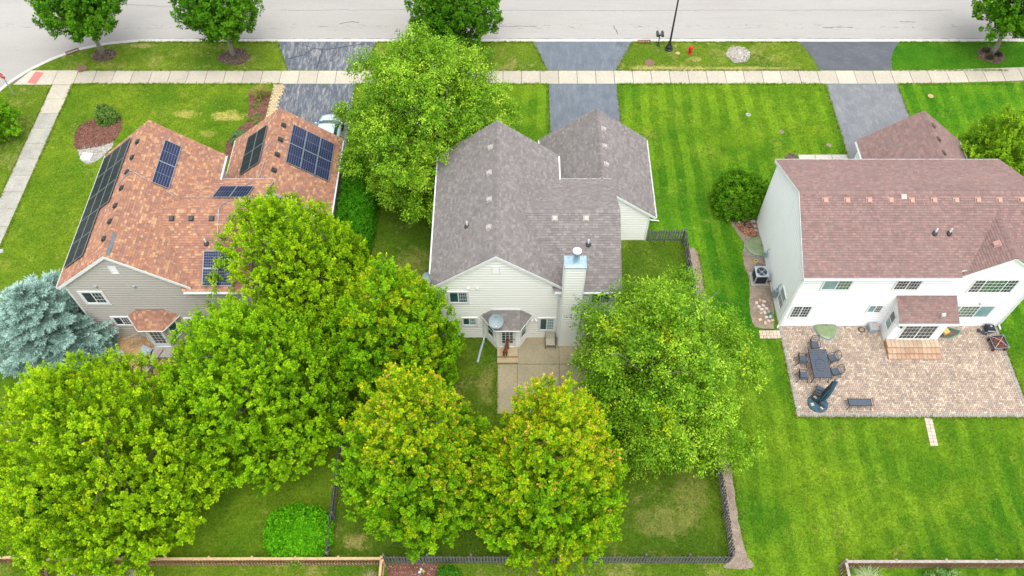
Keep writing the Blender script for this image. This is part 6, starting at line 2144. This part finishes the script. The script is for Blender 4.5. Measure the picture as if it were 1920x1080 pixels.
for k, (x, y, a, lab) in enumerate(chairs):
    c = mast if k == 0 else copy_tree(mast)
    c.location = (x, y, PZ)
    c.rotation_euler.z = a
    c['label'] = lab
o = thing('folded_umbrella', (18.55, 22.85, PZ), 'folded blue cantilever umbrella on a round weighted base', 'umbrella', None, 0)
MB().lathe([(.60, .0), (.62, .03), (.60, .09), (.5, .11), (.02, .115)], n=26).build('base', 'teal_canvas', o)
for a in (.5, 1.9, 3.4, 5.2):
    MB().frust((.38 * math.cos(a), .38 * math.sin(a), .112), (.2, .2), (.17, .17), .03, a).build('weight', 'wood_pale', o)
MB().box((0, 0, .13), (.95, .16, .07), rz=2.3).build('base_arm', 'black_metal', o)
MB().path([(-.02, -.05, .1), (.02, .02, 1.2), (.30, .35, 2.2)], .045, 8).build('pole', 'black_metal', o)
MB().path([(.02, .02, 1.15), (.62, .62, 2.0)], .03, 6).build('arm', 'black_metal', o)
can = MB()
ax0, ax1 = Vector((.05, -.05, .55)), Vector((.55, .42, 2.15))
d = (ax1 - ax0).normalized()
e1 = d.orthogonal().normalized()
e2 = d.cross(e1)
rows, nn = 9, 20
V = []
for i in range(rows):
    u = i / (rows - 1)
    rr = .20 * math.sin(math.pi * (.12 + .80 * (1 - u))) ** .6 * (1 - .45 * u) + .03
    for k in range(nn):
        a = k * 2 * math.pi / nn + u * .4
        r2 = rr * (1 + .28 * (1 if k % 2 else -1) * (1 - .5 * u))
        V.append(ax0 + d * ((ax1 - ax0).length * u) + (e1 * math.cos(a) + e2 * math.sin(a)) * r2)
F = [(i * nn + k, i * nn + (k + 1) % nn, (i + 1) * nn + (k + 1) % nn, (i + 1) * nn + k) for i in range(rows - 1) for k in range(nn)]
can.add(V, F + [tuple(range(nn - 1, -1, -1)), tuple(range((rows - 1) * nn, rows * nn))])
can.build('canopy', 'teal_canvas', o)
MB().lathe([(.05, -.03), (.055, .04), (.03, .09)], ax1, 10, d).build('finial', 'pale_grey', o)
MB().lathe([(.17, -.02), (.18, .0), (.17, .02)], ax0.lerp(ax1, .55), 14, d).build('strap', 'black_plastic', o)
o = thing('patio_bench', (20.95, 22.72, PZ), 'low dark mesh bench at the bottom edge of the paver patio', 'bench')
MB().box((0, 0, .43), (1.32, .42, .02)).build('seat', 'slate_mesh', o)
mb = MB()
mb.path([(-.68, -.23, .43), (.68, -.23, .43), (.68, .23, .43), (-.68, .23, .43), (-.68, -.23, .43)], .02, 6)
mb.build('frame', 'black_metal', o)
for sx in (-1, 1):
    for sy in (-1, 1):
        MB().path([(sx * .66, sy * .22, .43), (sx * .66, sy * .23, .2), (sx * .74, sy * .30, .0)], .018, 6).build('leg', 'black_metal', o)
    MB().path([(sx * .68, -.23, .43), (sx * .74, -.25, .52), (sx * .74, .25, .52), (sx * .68, .23, .43)], .016, 6).build('side_handle', 'black_metal', o)
# fire pit
o = thing('fire_pit', (30.72, 26.95, PZ), 'square brown metal fire pit at the patio edge', 'fire pit', None, .06)
MB().frust((0, 0, .12), (.62, .62), (.80, .80), .28).build('body', 'brown_metal', o)
mb = MB()
for s in (-1, 1):
    mb.box((s * .43, 0, .42), (.09, .95, .04))
    mb.box((0, s * .43, .42), (.77, .09, .04))
mb.build('rim', 'black_metal', o)
ct = MB()
ct.lathe([(.36, .36), (.2, .38), (.02, .40)], n=14)
rs = random.Random(8)
for k in range(14):
    ct.box((rs.uniform(-.28, .28), rs.uniform(-.28, .28), .41 + rs.uniform(0, .03)), (.22, .06, .06), rs.uniform(0, 3))
ct.build('ash_bed', 'iron', o)
mb = MB()
for a, b in (((-.46, -.46, .445), (0, 0, .62)), ((.46, -.46, .445), (0, 0, .62)), ((.46, .46, .445), (0, 0, .62)), ((-.46, .46, .445), (0, 0, .62))):
    mb.path([a, b], .014, 5)
mb.path([(-.47, -.47, .445), (.47, -.47, .445), (.47, .47, .445), (-.47, .47, .445), (-.47, -.47, .445)], .014, 5)
mb.build('screen_frame', 'pale_grey', o)
for sx in (-1, 1):
    for sy in (-1, 1):
        MB().frust((sx * .38, sy * .38, 0), (.12, .12), (.09, .09), .42).build('leg', 'brown_metal', o)
# covered grill box
o = thing('grill', (30.55, 28.02, PZ), 'small black grill with lid against the white house wall', 'grill', None, -.05)
MB().frust((0, 0, .10), (.52, .44), (.58, .5), .22).build('firebox', 'black_metal', o)
MB().frust((0, .02, .322), (.60, .52), (.42, .34), .16).build('lid', 'black_metal', o)
MB().box((0, -.26, .33), (.44, .05, .09)).build('handle', 'pale_grey', o)
for sx in (-1, 1):
    for sy in (-1, 1):
        MB().tube((sx * .24, sy * .18, 0), (sx * .22, sy * .16, .12), .02, n=6).build('leg', 'black_metal', o)
MB().frust((.0, .05, .482), (.14, .1), (.1, .08), .04).build('vent', 'pale_grey', o)
o = thing('folding_stand', (30.1, 27.82, PZ), 'folded black stand with crossed pale legs beside the grill', 'stand', None, -.6)
MB().box((0, 0, .16), (.5, .2, .06)).build('top', 'black_plastic', o)
mb = MB()
mb.path([(-.25, -.15, .02), (.25, .12, .24)], .018, 6)
mb.path([(.25, -.15, .02), (-.25, .12, .24)], .018, 6)
mb.build('cross_leg', 'pale_grey', o)
MB().lathe([(.08, 0), (.09, .1), (.05, .14)], (-.28, .08, .02), 10).build('wheel', 'black_plastic', o)
# window wells
def well(label, loc, rx, ry, rz, mat, ring='pale_grey'):
    o = thing('window_well', loc, label, 'window well', None, rz)
    n = 18
    pts = [(rx * math.cos(math.pi + k * math.pi / n), ry * math.sin(math.pi + k * math.pi / n)) for k in range(n + 1)]
    mb = MB()
    V, F = [], []
    for s, z in ((1, .0), (1, .12), (.86, .17), (.5, .20), (.08, .215)):
        V += [(x * s, y * s, z) for x, y in pts]
    m = n + 1
    for i in range(4):
        F += [(i * m + k, i * m + k + 1, (i + 1) * m + k + 1, (i + 1) * m + k) for k in range(n)]
        F.append((i * m, (i + 1) * m, (i + 1) * m + n, i * m + n))
    mb.add(V, F)
    mb.build('cover', mat, o)
    rg = MB()
    rg.path([(x * 1.03, y * 1.03, .03) for x, y in pts], .025, 6)
    rg.build('rim', ring, o)
    return o
well('olive window well cover on the patio under the white wall', (20.15, 28.40, .02), .72, 1.05, 0, 'well_green')
well('olive window well cover in the bed at the side of the white house', (17.16, 34.75, .03), .85, 1.15, -math.pi / 2, 'well_green')
o = thing('window_well', (27.75, 28.0, .02), 'open green window well beside the sliding door room holding a yellow box', 'window well', None, -.35)
mb = MB()
pts = [(-.85, .35), (-.85, -.55), (-.3, -.62), (.35, -.42), (.8, .0), (.95, .35)]
for a, b in zip(pts, pts[1:] + pts[:1]):
    mb.tube((a[0], a[1], .05), (b[0], b[1], .05), .035, n=6)
mb.build('rim', 'green_plastic', o)
MB().prism([(x * .96, y * .96) for x, y in pts], .0, .035).build('floor', 'mulch_dark', o)
mb = MB()
for k in range(4):
    mb.box((-.6 + k * .16, -.1, .10), (.06, .7, .03), .3)
mb.build('ladder', 'green_plastic', o)
o = thing('yellow_box', (27.72, 27.88, .10), 'yellow box lying in the open window well', 'box', None, .4)
MB().frust((0, 0, .04), (.42, .36), (.40, .34), .16).build('carton', 'gold_box', o)
mb = MB()
mb.box((-.1, 0, .205), (.19, .33, .008))
mb.box((.1, 0, .205), (.19, .33, .008))
mb.build('flap', 'gold_box', o)
# spigot box and coiled hose near the sliding door
o = thing('storage_box', (23.1, 28.12, PZ), 'small grey storage box with tan lid panel beside the bumped-out room', 'box', None, .05)
MB().frust((0, 0, 0), (.52, .46), (.56, .5), .42).build('body', 'pale_grey', o)
MB().frust((0, 0, .421), (.6, .54), (.52, .46), .07).build('lid', 'pale_grey', o)
MB().box((.06, -.02, .497), (.3, .24, .012)).build('label_plate', 'wood_pale', o)
def hose(label, loc, r, mat, turns=3, seed=1, tail=None):
    rs = random.Random(seed)
    pts = []
    for k in range(turns * 14):
        a = k * 2 * math.pi / 14
        rr = r * (1 - .12 * (k // 14)) * (1 + rs.uniform(-.06, .06))
        pts.append((rr * math.cos(a), rr * math.sin(a) * .85, .03 + .012 * (k // 14)))
    if tail:
        pts += tail
    o = MB().path(pts, .022, 6).build('coiled_hose', mat, None, loc)
    return tag(o, label, 'hose')
hose('thin tan coil on the patio beside the grey storage box', (22.45, 28.1, PZ), .22, 'bronze', 2, 2)
hose('large black coiled hose in the side bed under the dark shrub', (15.75, 37.35, .07), .5, 'black_plastic', 4, 3, [(.3, -.4, .04), (.8, -.5, .04), (1.1, -.9, .04)])
hose('black hose loop in the red gravel by the white house', (16.6, 36.7, .07), .36, 'black_plastic', 2, 4)
hose('yellow hose coil on the soil near the side window well', (16.55, 33.55, .05), .14, 'yellow_plastic', 2, 5)
hose('grey hose ring on the soil beside the yellow coil', (16.75, 33.15, .05), .25, 'grey_plastic', 2, 6)

# air conditioner
o = thing('air_conditioner', (16.5, 32.05, .03), 'grey and black air conditioner unit in the bed beside the white house', 'air conditioner')
MB().box((0, 0, .03), (1.15, 1.1, .06)).build('pad', 'concrete_old', o)
mb = MB()
mb.box((0, 0, .46), (.76, .76, .78))
mb.build('coil', 'black_metal', o)
mb = MB()
for k in range(12):
    for s in (-1, 1):
        mb.box((0, s * .392, .12 + k * .06), (.74, .012, .022))
        mb.box((s * .392, 0, .12 + k * .06), (.012, .74, .022))
mb.build('louvre', 'black_plastic', o)
for sx in (-1, 1):
    for sy in (-1, 1):
        MB().box((sx * .385, sy * .385, .46), (.07, .07, .80)).build('corner_post', 'pale_grey', o)
MB().box((.39, .16, .46), (.04, .5, .8)).build('service_panel', 'pale_grey', o)
tp = MB()
n = 28
V, F = [], []
sq = lambda a: (.43 * max(-1, min(1, 1.35 * math.cos(a))), .43 * max(-1, min(1, 1.35 * math.sin(a))))
for k in range(n):
    a = k * 2 * math.pi / n
    V += [(*sq(a), .86), (*sq(a), .92), (.345 * math.cos(a), .345 * math.sin(a), .925), (.33 * math.cos(a), .33 * math.sin(a), .86)]
for k in range(n):
    j = (k + 1) % n
    F += [(4 * k + i, 4 * j + i, 4 * j + (i + 1) % 4, 4 * k + (i + 1) % 4) for i in range(4)]
tp.add(V, F)
tp.build('top_panel', 'pale_grey', o)
mb = MB()
for r in (.08, .14, .2, .26, .32):
    mb.path([(r * math.cos(k * 2 * math.pi / 20), r * math.sin(k * 2 * math.pi / 20), .93) for k in range(21)], .006, 4)
for k in range(8):
    a = k * math.pi / 4
    mb.path([(.05 * math.cos(a), .05 * math.sin(a), .935), (.34 * math.cos(a), .34 * math.sin(a), .93)], .006, 4)
mb.build('grille', 'grey_plastic', o)
fan = MB()
for k in range(4):
    a = k * math.pi / 2 + .4
    P = [(.05 * math.cos(a), .05 * math.sin(a), .84), (.30 * math.cos(a - .3), .30 * math.sin(a - .3), .82), (.31 * math.cos(a + .35), .31 * math.sin(a + .35), .88), (.06 * math.cos(a + .9), .06 * math.sin(a + .9), .86)]
    fan.add(P + [(x, y, z - .008) for x, y, z in P], [(0, 1, 2, 3), (7, 6, 5, 4), (0, 4, 5, 1), (1, 5, 6, 2), (2, 6, 7, 3), (3, 7, 4, 0)])
fan.lathe([(.08, .8), (.09, .87), (.05, .895)], n=12)
fan.build('fan', 'pale_grey', o)
MB().path([(.4, -.2, .2), (.6, -.25, .12), (.75, -.3, .3)], .035, 6).build('refrigerant_pipe', 'bronze', o)
# meters on the side wall
def meter(label, loc, mat, s):
    o = thing('utility_meter', loc, label, 'meter')
    MB().frust((0, 0, 0), (.2 * s, .3 * s), (.18 * s, .28 * s), .5 * s).build('housing', mat, o)
    MB().lathe([(.12 * s, 0), (.12 * s, .1 * s), (.09 * s, .14 * s)], (-.1 * s, 0, .62 * s), 14, Vector((-1, 0, .15))).build('dial', 'pale_grey', o)
    MB().path([(.03, 0, .5 * s), (.04, 0, .95 * s), (.12, .0, 1.05 * s)], .03, 6).build('pipe', mat, o)
    MB().path([(.03, .05, 0), (.03, .05, -.6)], .03, 6).build('pipe', mat, o)
meter('grey-blue electricity meter on the side wall near the lower window', (17.08, 30.35, .65), 'dish', 1.25)
meter('teal gas meter at the foot of the side wall above the air conditioner', (17.03, 33.55, .62), 'galv', .8)
# loose stones in the bed, each one a thing
rs = random.Random(21)
stones = [(16.05, 30.15), (16.3, 30.35), (16.15, 29.85), (16.45, 29.95), (16.3, 29.65), (16.55, 30.25), (16.62, 29.7), (16.45, 29.4), (16.72, 29.45), (16.2, 29.35), (16.05, 28.85), (16.5, 29.05), (16.75, 29.1), (16.35, 28.6), (16.6, 28.75), (16.85, 28.8)]
for k, (x, y) in enumerate(stones):
    c = rs.choice([(.5, .38, .28), (.52, .45, .4), (.45, .3, .2), (.55, .5, .45)])
    mb = MB().frust((0, 0, 0), (.24, .18), (.215, .155), .08, 0, c)
    b = mb.build('loose_paver', 'paver', None, (x, y, .03), tint=True, rz=rs.uniform(0, 3.1))
    b.rotation_euler.x = rs.uniform(-.12, .12)
    tag(b, 'loose tan paver lying in the soil bed beside the white house', 'paver', 'loose pavers in the side bed')
def rock(label, loc, s, seed, mat, group=None):
    rr = random.Random(seed)
    V, F = [], []
    n = 9
    for i, (z, r) in enumerate(((0, .9), (.3, 1.), (.62, .8), (.85, .35))):
        for k in range(n):
            a = k * 2 * math.pi / n
            q = r * rr.uniform(.8, 1.15)
            V.append((s * q * math.cos(a), s * .8 * q * math.sin(a), s * .7 * z * rr.uniform(.85, 1.15)))
    for i in range(3):
        F += [(i * n + k, i * n + (k + 1) % n, (i + 1) * n + (k + 1) % n, (i + 1) * n + k) for k in range(n)]
    F.append(tuple(range(3 * n, 4 * n)))
    o = MB().add(V, F).build('boulder', mat, None, loc)
    return tag(o, label, 'rock', group)
for k, (x, y, s) in enumerate(((16.55, 37.25, .2), (16.9, 37.0, .22), (16.3, 37.05, .15), (16.95, 36.6, .17), (16.7, 37.6, .2), (15.9, 36.95, .14), (17.0, 36.2, .13))):
    rock('pale grey rock in the bed at the far corner of the white house', (x, y, .04), s, 40 + k, 'gravel', 'rocks in the side bed')
o = thing('sprinkler', (16.72, 29.25, .05), 'green plastic sprinkler among the loose pavers', 'sprinkler', None, .7)
MB().box((0, 0, .05), (.42, .14, .08)).build('base', 'green_plastic', o)
MB().tube((-.18, 0, .13), (.18, 0, .13), .04, n=8).build('spray_bar', 'green_plastic', o)
# things on the gravel behind the taupe house
o = thing('lattice_panel', (-23.75, 26.85, .02), 'pale wooden lattice leaning beside the spruce', 'trellis', None, .3)
for k in range(5):
    MB().path([(-.45 + k * .22, 0, .0), (-.45 + k * .22, .22, 1.0)], .02, 4).build('slat', 'wood_pale', o)
for k in range(4):
    MB().path([(-.5, .03 + k * .06, .12 + k * .26), (.5, .03 + k * .06, .12 + k * .26 + (.2 if k % 2 else -.05))], .02, 4).build('slat', 'wood_pale', o)
o = thing('storage_box', (-22.95, 26.3, .02), 'dark grey storage box on tan gravel behind the taupe house', 'box', None, -.45)
MB().frust((0, 0, 0), (.62, .52), (.70, .58), .5).build('body', 'grey_plastic', o)
MB().frust((0, 0, .501), (.76, .64), (.60, .5), .09).build('lid', 'pale_grey', o)
MB().box((0, -.31, .40), (.2, .03, .06)).build('latch', 'black_plastic', o)
o = thing('low_wall', (-22.35, 25.65, 0), 'low tan stone wall beside the steps of the taupe house', 'wall', None, -.35)
rs = random.Random(4)
for r in range(2):
    for k in range(6):
        MB().box((rs.uniform(-.01, .01), -.65 + k * .26 + (.1 if r else 0), .1 + r * .2), (.3, .245, .185)).build('block', 'concrete_old', o)
MB().box((0, .02, .435), (.36, 1.75, .06)).build('coping', 'fence_grey', o)
hose('black hose loop on the gravel below the grey storage box', (-22.7, 24.95, .03), .38, 'black_plastic', 2, 9)
hose('black hose loop beside the low tan stone wall', (-23.4, 25.3, .03), .3, 'black_plastic', 1, 10, [(.2, -.5, .03), (.1, -1.0, .03)])
o = rock('white painted rock behind the far left brown fence', (-25.0, 13.75, 0), .25, 61, 'white_pvc')
for k, (x, y) in enumerate(((-4.95, 12.72), (-4.75, 12.76), (-4.88, 12.86))):
    mb = MB()
    for j in range(5):
        a = j * 1.2566
        mb.add([(0, 0, .3), (.06 * math.cos(a - .4), .06 * math.sin(a - .4), .31), (.1 * math.cos(a), .1 * math.sin(a), .3), (.06 * math.cos(a + .4), .06 * math.sin(a + .4), .31)], [(0, 1, 2, 3)])
    t_ = thing('flower', (x, y, .02), ['white flower in the red mulch at the bottom edge', 'yellow flower in the red mulch at the bottom edge', 'white flower furthest from the camera in the red mulch'][k], 'flower')
    mb.build('petal', 'white_pvc' if k != 1 else 'yellow_plastic', t_)
    mb = MB().path([(0, 0, 0), (.01, 0, .15), (0, 0, .3)], .008, 5)
    for a in (.5, 2.5, 4.6):
        mb.add([(0, 0, .1), (.08 * math.cos(a - .3), .08 * math.sin(a - .3), .16), (.16 * math.cos(a), .16 * math.sin(a), .14), (.08 * math.cos(a + .3), .08 * math.sin(a + .3), .16)], [(0, 1, 2, 3)])
    mb.build('stalk', 'green_plastic', t_)

# ================================================================== GRASS: blades along the edges and through the lawns
rng = np.random.default_rng(77)
E_ = []
def edge(x0, y0, x1, y1, per=26, w=.05):
    n = int(math.hypot(x1 - x0, y1 - y0) * per)
    u = rng.uniform(0, 1, n)
    E_.append(np.stack([x0 + (x1 - x0) * u + rng.normal(0, w, n), y0 + (y1 - y0) * u + rng.normal(0, w, n), np.zeros(n)], 1))
for y in (51.06, 52.66):
    for a, b in ((-35, -18.4), (-12.3, 2.9), (8.4, 25), (30.8, 40)):
        edge(a, y, b, y)
edge(-18.4, 41.5, -18.4, 45, 10)
for x in (-12.4, 2.88, 8.38, 25.0, 30.74):
    edge(x, 41.5, x, 51)
for a, b in ((-18.2, -19.4), (-12, -11.3), (2.8, 1.8), (8.45, 9.95)):
    edge(a, 52.7, b, 56.0)
edge(-31, 56.1, -19.5, 56.1); edge(-11.2, 56.1, 1.8, 56.1); edge(10, 56.1, 23.8, 56.1); edge(32.2, 56.1, 42, 56.1)
edge(-35.0, 51, -35.2, 31); edge(-36.7, 51, -36.8, 31)
edge(17.1, 21.95, 31.2, 21.9, 34); edge(17.1, 22, 17.15, 27.5, 34); edge(31.3, 22, 31.3, 28.3, 34)
edge(-.95, 22.2, -.95, 25.9, 34); edge(12.85, 14, 12.8, 34.7, 20); edge(11.8, 13.6, 11.8, 35.1, 20, .09)
edge(-6.8, 13.45, 11.7, 13.45, 20, .09); edge(-25, 13.35, -7, 13.35, 20, .09); edge(17.8, 13.2, 31, 13.2, 20, .09); edge(9.3, 35.2, 11.8, 35.2, 25, .08)
edge(-4.5, 27.5, -1.9, 27.5, 30, .06); edge(-9.95, 13.6, -9.95, 22, 20, .1)
P = np.vstack(E_)
col = mixcol((.06, .17, .006), (.20, .30, .012), rng.uniform(0, 1, len(P)))
dryk = rng.uniform(0, 1, len(P)) < .2
col[dryk] = np.array([.30, .27, .08])
ax = unit(np.array([0, 0, 1.]) + rng.normal(0, .25, P.shape))
V, Q, C = leaves(rng, P, ax, 5, .15, .03, el=(15, 65), shoot=.02, droop=0, col=col, pet=0)
tag(link('grass_edge', np_mesh('grass_edge', V, Q, C), 'blade'), 'ragged grass growing over the edges of paths and drives', 'grass', kind='stuff')
zones = [((-35, 42.8, -20.8, 51), (.07, .16, .008), (.18, .26, .014), 16), ((-35, 29, -27, 42.8), (.07, .16, .008), (.18, .26, .014), 14), ((12.8, 13.3, 31, 21.8), (.05, .15, .006), (.15, .25, .010), 22),
         ((8.5, 38.2, 24.9, 51), (.05, .15, .006), (.15, .25, .010), 16), ((31, 38.5, 42, 51), (.028, .13, .006), (.085, .21, .009), 14), ((12.9, 28, 15.6, 38), (.028, .13, .006), (.085, .21, .009), 18),
         ((-9.5, 13.6, 11.6, 27), (.07, .13, .01), (.14, .2, .015), 14), ((-9, 27, -4.6, 38), (.07, .13, .01), (.14, .2, .015), 14), ((6.2, 27.5, 11.6, 35), (.07, .14, .01), (.13, .2, .015), 16), ((8.6, 52.8, 24.5, 56), (.07, .16, .01), (.18, .23, .02), 18),
         ((-33, 52.8, -19.3, 56), (.07, .16, .01), (.18, .23, .02), 16), ((13, 22, 17, 28), (.05, .15, .006), (.15, .25, .010), 20), ((31.5, 22, 34, 38), (.028, .13, .006), (.085, .21, .009), 14)]
PP, CC = [], []
for (x0, y0, x1, y1), c0, c1_, dens in zones:
    n = int((x1 - x0) * (y1 - y0) * dens)
    p = np.stack([rng.uniform(x0, x1, n), rng.uniform(y0, y1, n), np.zeros(n)], 1)
    ok = roof_top(p[:, 0], p[:, 1]) < 0
    for bx in ((-18.5, 41, -12.3, 51.1), (2.8, 41, 8.45, 51.1), (24.9, 41, 30.8, 51.1), (-33.4, 42.4, -29.7, 48), (17.0, 21.8, 31.4, 28.5), (-1.0, 22.1, 5.5, 27.6), (21.2, 42.5, 25.2, 43.5), (17.5, 53.4, 19.6, 55.6), (-34.6, 53.6, -32.3, 55.3), (-24.1, 53.2, -21.4, 55.4), (-21.7, 42.5, -18.9, 50.7), (24.6, 20, 25.3, 22)):
        ok &= ~((p[:, 0] > bx[0]) & (p[:, 0] < bx[2]) & (p[:, 1] > bx[1]) & (p[:, 1] < bx[3]))
    p = p[ok]
    PP.append(p)
    CC.append(mixcol(c0, c1_, rng.uniform(0, 1, len(p))))
P, col = np.vstack(PP), np.vstack(CC)
ax = unit(np.array([0, 0, 1.]) + rng.normal(0, .3, P.shape))
V, Q, C = leaves(rng, P, ax, 4, .11, .03, el=(25, 80), shoot=.02, droop=0, col=col, pet=0, rad=.05)
tag(link('grass', np_mesh('grass', V, Q, C), 'blade'), 'short green grass blades standing up from the lawns', 'grass', kind='stuff')
